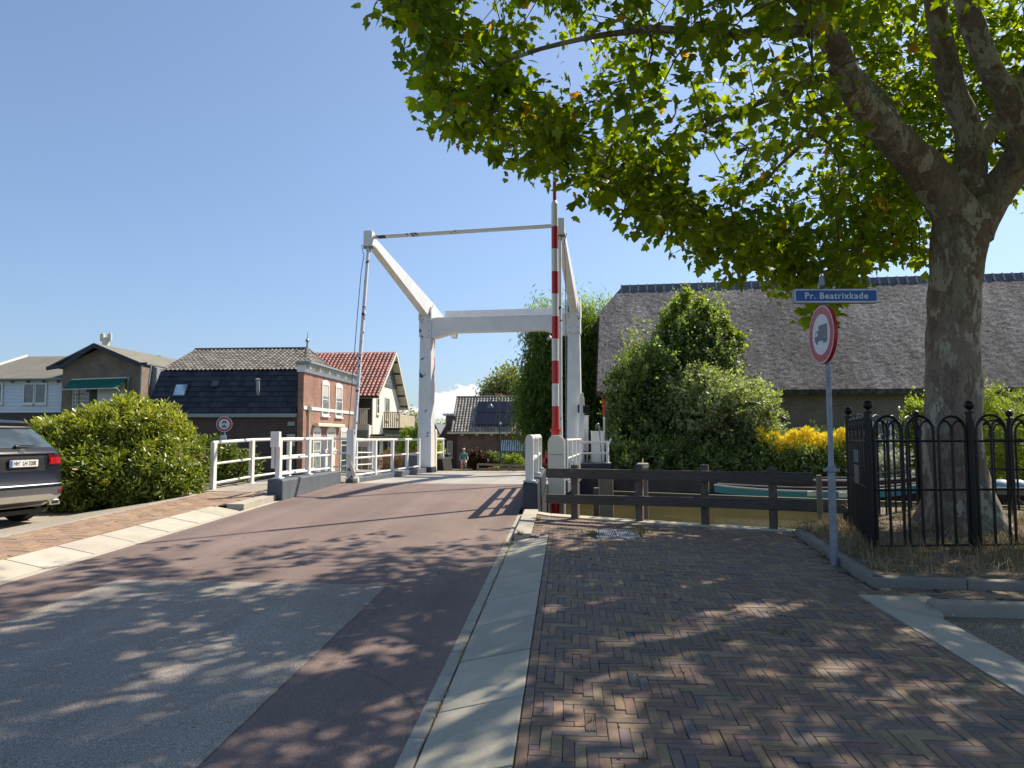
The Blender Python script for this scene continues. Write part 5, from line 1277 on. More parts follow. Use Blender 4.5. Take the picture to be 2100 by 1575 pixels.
mb = MB(); q0 = atY(1101, 907, YE - .04); q1 = atY(1118, 960, YE - .04); mb.box(q0.x, q1.x, YE - .06, YE, GE, q0.z); mb.build('door', M['brickdark'], he)
mb = MB()
for px in (963, 990, 1020, 1049, 1096, 1119): q = atY(px, 897, YE - .02); mb.box(q.x - .03, q.x + .03, YE - .04, YE - .005, q.z - .25, q.z + .25)
mb.build_each('wall_anchor', M['darkwood'], he)
mb = MB(); q = atY(935, 897, YE - .05); mb.tube([(q.x, YE - .08, zee), (q.x, YE - .08, GE)], .06, 6); mb.build('downpipe', M['darkwood'], he)
mb = MB(); q = atY(1022, 812, YE + 3.4); mb.box(q.x - .35, q.x + .3, YE + 3.4, YE + 3.9, zre - .2, q.z + .22); mb.build('chimney', plain('orange_chimney_brick', (.36, .17, .07), .8), he)

# --- distant houses on the left of the road
def small_house(x0, x1, Y, zeave, zridge, depth, label, wall, roofm, gable=True):
    t = thing('distant_house', ((x0 + x1) / 2, Y, farz(Y)), label, 'house'); xm_ = (x0 + x1) / 2
    mb = MB(); mb.prism([(x0, Y, farz(Y) - .1), (x1, Y, farz(Y) - .1), (x1, Y, zeave), (xm_, Y, zridge), (x0, Y, zeave)], (0, depth, 0)); mb.build('wall', wall, t)
    mb = MB(); o = .3; sl = (zridge - zeave) / (xm_ - x0)
    mb.prism([(x0 - o, Y - o, zeave - sl * o), (xm_, Y - o, zridge + .02), (x1 + o, Y - o, zeave - sl * o), (x1 + o, Y - o, zeave - sl * o + .2), (xm_, Y - o, zridge + .25), (x0 - o, Y - o, zeave - sl * o + .2)], (0, depth + 2 * o, 0)); mb.build('roof', roofm, t)
    for kx in (.28, .72):
        window(t, (x0 + (x1 - x0) * kx, Y - .03, (zeave + farz(Y)) / 2 + .3), (x1 - x0) * .2, 1.2, RS, frame=.08)
    return t
a = atY(838, 870, 78); b = atY(860, 870, 78); small_house(a.x - 2.5, b.x - .2, 78, atY(850, 892, 78).z, atY(838, 858, 78).z, 8, 'small distant gabled house seen between the chalet and the left portal post', M['plaster'], M['tileblack'])
a = atY(889, 900, 82); b = atY(905, 900, 82); small_house(a.x - .5, b.x, 82, atY(895, 897, 82).z, atY(895, 873, 82).z, 8, 'cream distant gable just right of the left portal post', M['cream'], M['slateclad'])
a = atY(852, 900, 100); b = atY(876, 900, 100); small_house(a.x - 2, b.x + 2, 100, atY(850, 885, 100).z, atY(850, 872, 100).z, 8, 'farther dark-roofed house above the garden shrubs left of the portal', M['plaster'], M['tileblack'])
a = atY(905, 900, 95); b = atY(930, 900, 95); small_house(a.x - 1, b.x + 1, 95, atY(850, 884, 95).z, atY(850, 875, 95).z, 8, 'dark-roofed house peeping out left of the dormer', M['slateclad'], M['tileblack'])

# ------------------------------------------------------------------ thatched farmhouse
fu = vv; fw = Vector((.0802, .9968, 0))
FO = atY(1224, 803, 31.0); FO.z = 0; zfe = atY(1224, 803, 31.0).z
def fp_(a, b, z): return Vector((FO.x, FO.y, 0)) + fu * a + fw * b + Vector((0, 0, z))
FD = 13.0; zfr = None
# ridge: middle of the depth
for db_ in (6.0,):
    rr_ = atY(1275, 590, FO.y + db_); zfr = rr_.z; ra_ = (rr_ - Vector((FO.x, FO.y, 0))).dot(fu)
hcn = atY(1219, 655, FO.y + 4.4); zh = hcn.z
fh = thing('thatched_farmhouse', fp_(14, 6, -.05), 'long farmhouse with high grey thatched roof above dark brick walls, behind the bushes', 'farmhouse')
def m_thatch():
    t = NT('reed_thatch'); p = t.coord('Object'); g = t.pos()
    a = t.noise(t.mapping(g, (1.0, 1.0, .5)), 8.5, 7, .82, dist=.5); b = t.noise(t.mapping(g, (1, 1, .6)), 34, 4, .8); c0 = t.noise(g, .35, 3, .5)
    k = t.math('ADD', t.math('MULTIPLY', a, .55), t.math('MULTIPLY', b, .45))
    c = t.ramp(k, [(.40, (.036, .037, .043)), (.48, (.115, .114, .120)), (.54, (.235, .225, .225)), (.66, (.46, .43, .41))])
    c = t.mix(1., c, t.ramp(c0, [(.3, .66), (.7, 1.2)]), 'MULTIPLY')
    sk_ = t.noise(t.mapping(g, (1.6, .3, .3)), 1.6, 5, .65); c = t.mix(1., c, t.ramp(sk_, [(.35, .70), (.65, 1.25)]), 'MULTIPLY')
    ms = t.noise(g, 1.1, 5, .7); c = t.mix(t.ramp(ms, [(.62, 0.), (.74, .35)]), c, (.12, .12, .06))
    t.bsdf(c, .95, 0, t.bump(k, 1.0, .10), spec=.15); return t.m
M['thatch'] = m_thatch()
Lf = 34.0
def grid_patch(mb, P00, P10, P01, P11, nu, nv, nrm, amp, r, curve=None):
    rows = []
    for j in range(nv + 1):
        row = []
        for i in range(nu + 1):
            s, q = i / nu, j / nv; p = (P00 * (1 - s) + P10 * s) * (1 - q) + (P01 * (1 - s) + P11 * s) * q
            off = amp * (math.sin(i * .9 + j * 1.7) * .3 + r.uniform(-1, 1)); p = p + nrm * off
            if curve: p = p + curve(s, q)
            row.append(p)
        rows.append(row)
    vs = [p for row in rows for p in row]; n = nu + 1
    mb.add(vs, [(j * n + i, j * n + i + 1, (j + 1) * n + i + 1, (j + 1) * n + i) for j in range(nv) for i in range(nu)])
rr2 = random.Random(5); mb = MB()
f1 = 4.4 / 6.0; hz_ = zfe + (zfr - zfe) * f1
ev = .20
nrmf = fu.cross((fp_(0, 6, zfr) - fp_(0, 0, zfe)).normalized()); nrmf = nrmf if nrmf.z > 0 else -nrmf
grid_patch(mb, fp_(ra_, 0, zfe), fp_(Lf, 0, zfe), fp_(ra_, 6, zfr), fp_(Lf, 6, zfr), 230, 60, nrmf, .011, rr2)
# left piece up to the half hip
A0, A1, B0, B1 = fp_(0, 0, zfe), fp_(ra_, 0, zfe), fp_(0, 4.4, hz_), fp_(ra_, 4.4, hz_)
grid_patch(mb, A0, A1, B0, B1, 12, 42, nrmf, .010, rr2)
grid_patch(mb, B0, B1, fp_(ra_ - .01, 6, zfr), fp_(ra_, 6, zfr), 10, 16, nrmf, .009, rr2)
# hip, back slope
mb.poly([B0, fp_(ra_, 6, zfr), fp_(0, 7.6, hz_)])
mb.poly([fp_(0, 12, zfe), fp_(0, 7.6, hz_), fp_(ra_, 6, zfr), fp_(Lf, 6, zfr), fp_(Lf, 12, zfe)])
# thick eave and verge edge
mb.poly([fp_(0, 0, zfe + .01), fp_(Lf, 0, zfe + .01), fp_(Lf, .12, zfe - ev), fp_(0, .12, zfe - ev)]); mb.poly([fp_(0, .12, zfe - ev), fp_(Lf, .12, zfe - ev), fp_(Lf, .6, zfe - ev + .1), fp_(0, .6, zfe - ev + .1)])
mb.poly([A0, fp_(0, .12, zfe - ev), fp_(0, .5, zfe - ev + .15), fp_(.0, 4.6, hz_ - .25), B0]); mb.poly([fp_(.0, 4.6, hz_ - .25), fp_(0, 7.4, hz_ - .25), fp_(0, 7.6, hz_), B0])
mb.poly([fp_(.0, 7.4, hz_ - .25), fp_(0, 12, zfe - ev), fp_(0, 12, zfe), fp_(0, 7.6, hz_)])
mb.build('thatched_roof', M['thatch'], fh, fixn=False)
mb = MB()
n = int((Lf - ra_) / .42)
for k in range(n):
    a = ra_ + k * .42
    mb.hexa([fp_(a, 5.72, zfr - .30), fp_(a + .37, 5.72, zfr - .30), fp_(a + .37, 6.28, zfr - .30), fp_(a, 6.28, zfr - .30), fp_(a, 5.93, zfr + .10), fp_(a + .37, 5.93, zfr + .10), fp_(a + .37, 6.07, zfr + .10), fp_(a, 6.07, zfr + .10)])
mb.build('ridge_tiles', plain('slate_grey_ridge_tile', (.105, .105, .11), .6, var=.25, scale=3), fh, bevel=.02)
mb = MB()
for k in range(n + 1):
    a = ra_ + k * .42 - .05
    mb.hexa([fp_(a, 5.66, zfr - .30), fp_(a + .07, 5.66, zfr - .30), fp_(a + .07, 6.34, zfr - .30), fp_(a, 6.34, zfr - .30), fp_(a, 5.92, zfr + .115), fp_(a + .07, 5.92, zfr + .115), fp_(a + .07, 6.08, zfr + .115), fp_(a, 6.08, zfr + .115)])
mb.build('ridge_joints', plain('pale_ridge_mortar', (.30, .31, .31), .8, var=.2), fh)
mb = MB(); mb.prism([fp_(.3, .55, -.2), fp_(.3, 11.4, -.2), fp_(.3, 11.4, zfe), fp_(.3, 7.4, hz_ - .3), fp_(.3, 4.6, hz_ - .3), fp_(.3, .55, zfe - ev + .1)], fu * (Lf - .4)); mb.build('wall', M['brickfarm'], fh)
mb = MB(); mb.beam(fp_(-.05, .2, zfe - ev), fp_(-.05, 4.5, hz_ - .22), .05, .16); mb.beam(fp_(-.05, 4.5, hz_ - .22), fp_(-.05, 4.6, hz_ - .6), .06, .5); mb.build('bargeboard', plain('dark_red_board', (.07, .022, .018), .6), fh)
RF = Matrix((fu, Vector((0, 0, 1)), -fw)).transposed()
def fwall(px, py):
    a = fp_(0, .55, 0); d0 = ray(px, py); return EYE + d0 * ((a - EYE).dot(fw) / d0.dot(fw))
for (x0, x1, y0, y1, br, cur) in ((1572, 1609, 869, 905, (1, 1), 0), (1788, 1830, 863, 945, (1, 3), 0), (1860, 1890, 860, 890, (1, 1), 0)):
    a = fwall(x0, y0); b = fwall(x1, y1); w = (b - a).dot(fu); window(fh, ((a + b) / 2) - fw * .03, w, a.z - b.z, RF, bars=br, frame=.12, mat=M['whiteclean'], glass=M['glassl'] if x0 < 1600 else M['glass'], sill=False)
mb = MB()
for px, y0, y1 in ((1605, 845, 872), (1703, 838, 880)):
    a = fwall(px, y0); b = fwall(px, y1); mb.beam(a - fw * .02, b - fw * .02, .05, .03, up=fw)
mb.build_each('wall_anchor', M['darkwood'], fh)
# ------------------------------------------------------------------ foliage tools
rg = np.random.default_rng(11)
from mathutils import noise as mn
PLANE = [(0, 0), (.20, -.02), (.46, .12), (.34, .30), (.52, .52), (.27, .55), (.18, .78), (0, 1.02), (-.18, .78), (-.27, .55), (-.52, .52), (-.34, .30), (-.46, .12), (-.20, -.02)]
def fan(pts, cz=.06, cx=0, cy=.35):
    V = [(cx, cy, cz)] + [(x, y, -abs(x) * .12 - .05 * max(0, y - .6)) for x, y in pts]; n = len(pts)
    return np.array(V), np.array([(0, 1 + i, 1 + (i + 1) % n) for i in range(n)])
T_PLANE = fan(PLANE)
T_OVAL = (np.array([(0, 0, 0), (.17, .35, -.03), (.13, .75, -.04), (0, 1, -.03), (-.13, .75, -.04), (-.17, .35, -.03), (0, .5, .025)]), np.array([(0, 1, 6), (1, 2, 6), (2, 3, 6), (3, 4, 6), (4, 5, 6), (5, 0, 6)]))
T_BROAD = (np.array([(0, 0, 0), (.32, .4, -.05), (0, 1, -.03), (-.32, .4, -.05)]), np.array([(0, 1, 2), (0, 2, 3)]))
T_NARROW = (np.array([(0, 0, 0), (.09, .45, -.03), (0, 1, -.02), (-.09, .45, -.03)]), np.array([(0, 1, 2), (0, 2, 3)]))
def nrmz(a): return a / np.maximum(np.linalg.norm(a, axis=1, keepdims=True), 1e-9)
def leaves(name, C, D, Nn, S, tmpl, mat, parent=None, tint=None, warn=None):
    TV, TF = tmpl; n = len(C); D = nrmz(D); X = nrmz(np.cross(D, Nn)); Nn = np.cross(X, D)
    S = np.asarray(S)
    cz = rg.uniform(-.6, 2.6, n); aw = rg.uniform(.8, 1.12, n); cy = rg.uniform(-.25, .12, n)
    lz = TV[None, :, 2] * cz[:, None] + cy[:, None] * TV[None, :, 1] ** 2
    V = C[:, None, :] + S[:, None, None] * ((aw[:, None] * TV[None, :, 0])[:, :, None] * X[:, None, :] + TV[None, :, 1, None] * D[:, None, :] + lz[:, :, None] * Nn[:, None, :])
    Fc = TF[None] + (np.arange(n) * len(TV))[:, None, None]
    t = tint if tint is not None else rg.random(n)
    w = warn if warn is not None else (rg.random(n) < .012) * .8
    tt = np.stack([t, w, np.zeros(n)], 1)
    return mesh_np(name, V.reshape(-1, 3), Fc.reshape(-1, 3), mat, parent, np.repeat(tt, len(TF), axis=0))
def rdir(n, z=0.0, s=1.0):
    a = rg.normal(size=(n, 3)) * s; a[:, 2] += z; return nrmz(a)
def shrub(name, label, cat, blobs, n, size, mat, tmpl=T_OVAL, cluster=5, up=.3, group=None, stems=None, stemmat=None, shell=.62, droop=0, sizevar=.3, tintf=None, kind=None, base=None, rough_=.5, shoots=0, shootlen=.5):
    """blobs: (centre, (rx,ry,rz), weight)"""
    blobs = [(np.array(c, float), np.array(r, float), w) for c, r, w in blobs]
    base = base or (float(np.mean([b[0][0] for b in blobs])), float(np.mean([b[0][1] for b in blobs])), min(b[0][2] - b[1][2] for b in blobs))
    t = thing(name, base, label, cat, group)
    W = np.array([b[2] for b in blobs], float); W /= W.sum(); m = n // cluster
    idx = rg.choice(len(blobs), m, p=W); c = np.array([b[0] for b in blobs])[idx]; r = np.array([b[1] for b in blobs])[idx]
    d = rdir(m); rad = shell + (1 - shell) * rg.random(m) ** .7; P = c + d * r * rad[:, None]
    sz = float(np.mean(r)); lump = np.array([mn.noise(Vector(p) * (1.9 / max(.5, sz))) + .6 * mn.noise(Vector(p) * (4.5 / max(.5, sz))) for p in P]); P = c + (P - c) * (1 + rough_ * lump)[:, None]; keep = lump > -.42; P, d = P[keep], d[keep]
    # drop points buried deep in another blob
    keep = P[:, 2] > base[2] + .02
    P, d = P[keep], d[keep]; m = len(P)
    ax = nrmz(d + np.array([0, 0, up]) + rg.normal(size=(m, 3)) * .35)
    C = np.repeat(P, cluster, 0); A = np.repeat(ax, cluster, 0); k = len(C)
    D = nrmz(A * .7 + rdir(k) * .9 - np.array([0, 0, droop])); C = C + A * rg.uniform(-.5, .5, (k, 1)) * size + rg.normal(size=(k, 3)) * size * .25
    Nn = nrmz(A + rdir(k) * .6 + np.array([0, 0, .5]))
    S = size * rg.uniform(1 - sizevar, 1 + sizevar, k)
    tn = np.clip(np.repeat(rg.random(m), cluster) * .6 + rg.random(k) * .4, 0, 1)
    if tintf is not None: tn = np.clip(tintf(C, tn), 0, 1)
    if shoots:
        ii = rg.integers(0, m, shoots); sp_ = 9; sd_ = nrmz(d[ii] * .7 + np.array([0, 0, .9]) + rg.normal(size=(shoots, 3)) * .3); sl_ = rg.uniform(.15, 1, shoots) * shootlen
        tq = np.tile(np.linspace(0, 1, sp_), shoots); C2 = np.repeat(P[ii], sp_, 0) + np.repeat(sd_ * sl_[:, None], sp_, 0) * tq[:, None] + rg.normal(size=(shoots * sp_, 3)) * size * .2
        D2 = nrmz(np.repeat(sd_, sp_, 0) * .6 + rdir(len(C2))); C = np.concatenate([C, C2]); D = np.concatenate([D, D2]); Nn = np.concatenate([Nn, rdir(len(C2), .6)])
        S = np.concatenate([S, size * rg.uniform(.6, 1.1, len(C2))]); tn = np.concatenate([tn, np.clip(rg.uniform(.5, 1.1, len(C2)), 0, 1)])
    leaves('foliage', C, D, Nn, S, tmpl, mat, t, tn)
    mb = MB(); q = random.Random(len(P)); sn = stems if stems is not None else 9
    bx, by, bz = base
    for i in range(sn):
        tgt = P[q.randrange(m)]; s0 = Vector((bx + q.uniform(-.25, .25) * blobs[0][1][0], by + q.uniform(-.2, .2), bz - .1)); e = Vector(tgt); mid = s0.lerp(e, .5) + Vector((q.uniform(-.1, .1), q.uniform(-.1, .1), .15 * (e - s0).length))
        mb.tube([s0, mid, e], [.035, .02, .007], 5)
    mb.build('stems', stemmat or M['twig'], t)
    return t
def m_bark(name, cols, scale=2.2, rough=.85):
    t = NT(name); p = t.pos(); w = t.mapping(p, (1, 1, .45))
    a = t.noise(w, scale, 5, .65, dist=.5); b = t.noise(w, scale * 3.1, 4, .6, dist=1.0)
    c = t.ramp(a, [(.30, cols[0]), (.47, cols[1]), (.56, cols[2]), (.72, cols[3])])
    c = t.mix(t.ramp(b, [(.50, 0.), (.53, .8)]), c, cols[4])
    wv = t.n('ShaderNodeVectorMath', operation='ADD'); t.link(w, wv.inputs[0]); dn = t.noise(w, 5, 4, .6, out='Color'); t.link(dn, wv.inputs[1])
    vc = t.n('ShaderNodeTexVoronoi'); vc.inputs['Scale'].default_value = 4.5; t.link(wv.outputs[0], vc.inputs['Vector'])
    vs_ = t.n('ShaderNodeSeparateColor'); t.link(vc.outputs['Color'], vs_.inputs[0])
    c = t.mix(t.ramp(vs_.outputs[0], [(.70, 0.), (.72, .75)]), c, cols[3]); c = t.mix(t.ramp(vs_.outputs[1], [(.74, 0.), (.76, .7)]), c, cols[4])
    ln = t.noise(t.mapping(p, (5, 5, 1.0)), 9, 5, .7)
    c = t.mix(1., c, t.ramp(ln, [(.3, .72), (.7, 1.18)]), 'MULTIPLY')
    t.bsdf(c, rough, 0, t.bump(t.math('ADD', b, ln), .7, .02), spec=.25); return t.m
M['bark'] = m_bark('plane_bark', ((.19, .165, .12), (.31, .275, .215), (.23, .205, .16), (.50, .465, .385), (.19, .13, .105)), scale=3.4)
M['twig'] = plain('twig_bark', (.085, .065, .045), .9, var=.3)
M['twigpale'] = plain('pale_twig_bark', (.20, .155, .10), .9, var=.3)
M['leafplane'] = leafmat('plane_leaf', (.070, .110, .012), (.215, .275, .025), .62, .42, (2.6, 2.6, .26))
M['leafrhodo'] = leafmat('rhododendron_leaf', (.06, .105, .014), (.50, .52, .06), .34, .36, (1.5, 1.6, .5), .5)
M['leafdark'] = leafmat('dark_shrub_leaf', (.045, .078, .022), (.34, .41, .13), .38, .45)
M['leafgrey'] = leafmat('grey_green_leaf', (.075, .11, .04), (.44, .48, .26), .36, .5)
M['leaflime'] = leafmat('lime_leaf', (.15, .20, .02), (.40, .44, .06), .45, .45)
M['leaflime2'] = leafmat('pale_green_leaf', (.09, .13, .035), (.30, .36, .13), .4, .5)
M['leafwillow'] = leafmat('willow_leaf', (.055, .10, .022), (.32, .42, .06), .45, .5)
M['leafbirch'] = leafmat('birch_leaf', (.12, .14, .06), (.34, .35, .17), .4, .55)
M['leafred'] = leafmat('copper_leaf', (.05, .025, .012), (.26, .12, .035), .25, .5)
M['flower'] = leafmat('goldenrod_flower', (.88, .68, .03), (.97, .85, .08), .35, .7, (1, 1, 1))
M['flowerw'] = leafmat('white_flower', (.30, .36, .20), (.62, .64, .50), .2, .7, (1, 1, 1))

# ------------------------------------------------------------------ the plane tree
TX, TY = 4.98, 9.75
TB = bedz(TX, TY)
def tp(px, py, Y): return Vector(atY(px, py, Y))
tree = thing('plane_tree', (TX, TY, TB), 'big plane tree with mottled bark inside the black iron guard, crown hanging over the road', 'tree')
limbs = []
trunk_path = [(Vector((TX, TY, TB - .1)), .50), (Vector((TX, TY, TB + .12)), .42), (Vector((TX, TY, TB + .4)), .36), (tp(1950, 900, TY), .33), (tp(1953, 760, TY), .315), (tp(1956, 640, TY), .31), (tp(1962, 540, TY), .31), (tp(1972, 460, TY), .34)]
fork = tp(1972, 460, TY)
LB = [
    ([(fork, .36), (tp(1915, 372, 9.6), .30), (tp(1868, 320, 9.4), .27), (tp(1820, 272, 9.2), .235), (tp(1765, 208, 8.9), .20), (tp(1735, 140, 8.6), .17), (tp(1690, 60, 8.2), .14), (tp(1600, -40, 7.7), .11), (tp(1480, -160, 7.2), .08)]),
    ([(tp(1985, 400, TY), .26), (tp(1990, 330, 9.9), .235), (tp(1985, 270, 9.9), .21), (tp(1955, 180, 9.8), .185), (tp(1930, 80, 9.7), .165), (tp(1912, -30, 9.6), .15), (tp(1880, -160, 9.5), .12), (tp(1860, -330, 9.4), .09)]),
    ([(fork + Vector((.1, 0, -.1)), .33), (tp(2030, 410, TY), .27), (tp(2075, 350, 9.6), .24), (tp(2098, 300, 9.4), .22), (tp(2085, 240, 9.2), .19), (tp(2030, 140, 9.0), .165), (tp(1992, 40, 8.8), .15), (tp(1965, -60, 8.6), .13), (tp(1950, -220, 8.2), .10)]),
    ([(tp(2098, 300, 9.4), .20), (tp(2180, 200, 9.4), .17), (tp(2300, 80, 9.5), .13), (tp(2500, -80, 9.6), .09)]),
    ([(tp(1990, 330, 9.9), .17), (tp(2040, 250, 10.5), .13), (tp(2120, 120, 11.2), .10), (tp(2180, -40, 12), .07)]),
    ([(tp(1765, 208, 8.9), .14), (tp(1730, 232, 9.0), .07), (tp(1700, 260, 9.2), .055), (tp(1650, 290, 9.4), .045), (tp(1612, 325, 9.5), .03), (tp(1560, 380, 9.6), .015)]),
    ([(tp(1868, 320, 9.4), .16), (tp(1800, 200, 10.4), .12), (tp(1680, 80, 11.2), .09), (tp(1560, 0, 11.8), .05)]),
    ([(tp(1690, 60, 8.2), .09), (tp(1500, 70, 8.0), .06), (tp(1330, 60, 7.6), .045), (tp(1150, 90, 7.2), .03), (tp(1000, 140, 7.0), .015)]),
    ([(tp(1735, 140, 8.6), .08), (tp(1560, 210, 9.0), .05), (tp(1420, 270, 9.2), .035), (tp(1300, 340, 9.3), .018)]),
]
def smooth_path(path, n=4):
    P = [p for p, _ in path]; Rr = [r for _, r in path]; op, orr = [], []
    for i in range(len(P) - 1):
        p0 = P[max(0, i - 1)]; p1 = P[i]; p2 = P[i + 1]; p3 = P[min(len(P) - 1, i + 2)]
        for k in range(n):
            t = k / n; t2 = t * t; t3 = t2 * t
            op.append(.5 * ((2 * p1) + (p2 - p0) * t + (2 * p0 - 5 * p1 + 4 * p2 - p3) * t2 + (3 * p1 - p0 - 3 * p2 + p3) * t3)); orr.append(Rr[i] * (1 - t) + Rr[i + 1] * t)
    op.append(P[-1]); orr.append(Rr[-1]); return op, orr
mb = MB(); nodes = []
P_, R_ = smooth_path(trunk_path, 5); mb.tube(P_, R_, 28)
for L in LB:
    P_, R_ = smooth_path(L, 4)
    R_ = [r * .84 for r in R_]; mb.tube(P_, R_, 16 if R_[0] > .12 else 8)
    nodes += [(p, r) for p, r in zip(P_, R_)]
tro = mb.build('trunk', M['bark'], tree, smooth=True, fixn=False)
# lumpy surface and root flare
me = tro.data; 
from mathutils import noise as mn
for v in me.vertices:
    w = Vector(v.co) + Vector(tree.location); d = Vector((w.x - TX, w.y - TY, 0)); h = w.z - TB
    k = mn.noise(w * 1.7) * .045 + mn.noise(w * 4.5) * .018
    if h < 2.6 and d.length > .05:
        a = math.atan2(d.y, d.x); fl = math.exp(-max(0, h) * 3.2) * (.10 + .10 * math.sin(a * 5 + 1))
        v.co += d.normalized() * (k + fl)
    else: v.co += Vector((mn.noise(w * 3.0 + Vector((5, 0, 0))), mn.noise(w * 3.0 + Vector((0, 7, 0))), 0)) * .035 * (1 if h < 6 else .6)
# crown: cluster tips inside an ellipsoid trimmed by the low sweep of the branches
LOWX = [-400, 690, 740, 820, 865, 895, 960, 1070, 1190, 1250, 1330, 1420, 1480, 1560, 1620, 1700, 1740, 1790, 1840, 1890, 1925, 2020, 2060, 2120, 2400]
LOWY = [-300, -60, 5, 65, 130, 235, 325, 335, 400, 455, 490, 520, 575, 600, 640, 690, 600, 560, 560, 600, 470, 330, 420, 480, 560]
cen = np.array([4.4, 8.9, 8.1]); rad = np.array([7.4, 6.2, 5.2])
tips = []
q = random.Random(21)
NT_ = 0
while len(tips) < 1900 and NT_ < 400000:
    NT_ += 1
    d = Vector((q.gauss(0, 1), q.gauss(0, 1), q.gauss(0, 1))).normalized(); rr = q.uniform(.35, 1.0) ** .6
    p = Vector((cen[0] + d.x * rad[0] * rr, cen[1] + d.y * rad[1] * rr, cen[2] + d.z * rad[2] * rr))
    if p.z < 2.7: continue
    if q.random() < .0: continue
    g = mn.noise(p * .75) + .5 * mn.noise(p * 1.9)
    if g < -.16: continue
    s_ = proj(p)
    if p.y > 10.2 and not (s_ and s_[0] > 1680) and q.random() < .5: continue
    if (p - EYE).length < 3.4: continue
    s = proj(p)
    if s and -200 < s[0] < 2400 and s[1] > -400:
        lim = np.interp(s[0], LOWX, LOWY) - 34 + 46 * mn.noise(Vector((s[0] / 60, s[1] / 60, 0))) - 22
        if s[1] > lim: continue
        if p.y < 10.0 and s[0] > 1715 and s[1] > 150 + (s[0] < 1850) * -10: continue
        if p.y < 9.6 and s[0] > 1860 and s[1] > -60: continue
        if s[1] > lim - 300 and 1040 < s[0] < 1760 and q.random() < .5: continue
        if s[1] > lim - 200 and s[0] <= 1150 and q.random() < .2: continue
        # clear windows of sky seen in the photo
        if (s[0] - 2080) ** 2 + (s[1] - 500) ** 2 < 90 ** 2: continue
        if ((s[0] - 1545) / 55) ** 2 + ((s[1] - 265) / 22) ** 2 < 1 or ((s[0] - 1490) / 30) ** 2 + ((s[1] - 320) / 28) ** 2 < 1: continue
    else:
        if p.z > 8 and q.random() < .25: continue
    tips.append(p)
while len(tips) < 3050:  # extra clusters outside the view, added to shade the foreground
    d = Vector((q.gauss(0, 1), q.gauss(0, 1), q.gauss(0, 1))).normalized(); rr = q.uniform(.35, 1.0) ** .6
    p = Vector((cen[0] + d.x * rad[0] * rr * (1.12 if d.x < 0 else 1.0), cen[1] + d.y * rad[1] * rr, cen[2] + d.z * rad[2] * rr))
    s = proj(p)
    if p.z < 4 or (s and -80 < s[0] < 2180 and s[1] > -90): continue
    if mn.noise(p * .75) < -.25: continue
    tips.append(p)
for c_, r_, n_ in (((6.2, 8.9, 7.6), 1.6, 55), ((5.4, 7.9, 9.0), 1.8, 45), ((2.2, 8.1, 8.4), 1.9, 170), ((.2, 7.4, 8.2), 1.7, 150), ((-1.2, 6.6, 7.2), 1.4, 90), ((4.0, 7.0, 9.0), 1.8, 45)):  # more unseen clumps added where road and pavement need shade
    k = 0
    while k < n_:
        p = Vector(c_) + Vector((q.gauss(0, .5), q.gauss(0, .5), q.gauss(0, .4))) * r_; s = proj(p)
        if s and -60 < s[0] < 2160 and s[1] > -60: 
            k += .2; continue
        tips.append(p); k += 1
k = 0
while k < 260:   # leaves behind the big limbs
    p = Vector(atY(q.uniform(1700, 2130), q.uniform(-20, 520), q.uniform(10.6, 14.0)))
    if mn.noise(p * 1.3) < -.12 or p.z > 12: k += .05; continue
    s = proj(p)
    if s[1] > np.interp(s[0], LOWX, LOWY) - 50: k += .05; continue
    tips.append(p); k += 1
# extra low tips that complete the trimmed lower edge
NT_ = 0
low = []
while len(low) < 270 and NT_ < 60000:
    NT_ += 1
    sx = q.uniform(820, 1890); lim = np.interp(sx, LOWX, LOWY); sy = lim - 40 - abs(q.gauss(0, 1)) * 85
    if sx > 1745 and sy > 470 and q.random() < .4: continue
    if (sx - 1545) ** 2 / 55 ** 2 + (sy - 265) ** 2 / 22 ** 2 < 1: continue
    Yd = 6.6 + (sx - 820) / 1000 * 3.6 + q.uniform(-.7, 1.4)
    if mn.noise(Vector((sx / 55, sy / 55, Yd * .3))) < -.04: continue
    p = Vector(atY(sx, sy, Yd))
    if p.z < 2.3: continue
    low.append(p)
tips += low
# grow branchlets: attach every tip to the nearest wood
core = Vector((4.6, 9.3, 5.5))
tips.sort(key=lambda p: (p - core).length)
NP = np.array([tuple(p) for p, r in nodes]); NR = [r for p, r in nodes]
NP = list(NP); bw = MB(); twigs = []
arr = np.zeros((len(NP) + 12 * len(tips) + 10, 3)); arr[:len(NP)] = NP; cnt = len(NP); rads = list(NR) + [0] * (12 * len(tips) + 10)
for p in tips:
    A = arr[:cnt]; pv_ = np.array(p); dd = np.linalg.norm(A - pv_, axis=1)
    # prefer wood that lies inwards
    score = dd + .25 * np.maximum(0, A[:, 2] - pv_[2]) * 0
    i = int(np.argmin(score)); a = Vector(A[i]); dist = dd[i]; r0 = min(rads[i] * .75, .008 + .018 * dist)
    n = max(2, min(6, int(dist / .35) + 1)); side = Vector((q.gauss(0, 1), q.gauss(0, 1), q.gauss(0, .6))) * dist * .09
    pts = []
    for k in range(n + 1):
        t = k / n; w = a.lerp(p, t) + side * math.sin(PI * t) + Vector((0, 0, .10 * dist * math.sin(PI * t)))
        pts.append(w)
        if k:
            arr[cnt] = w; rads[cnt] = max(.006, r0 * (1 - t) + .006 * t); cnt += 1
    bw.tube(pts, [max(.005, r0 * (1 - k / n) + .005) for k in range(n + 1)], 5 if r0 > .02 else 4, cap=False)
    twigs.append((a, p))
bw.build('branches', M['twig'], tree, fixn=False)
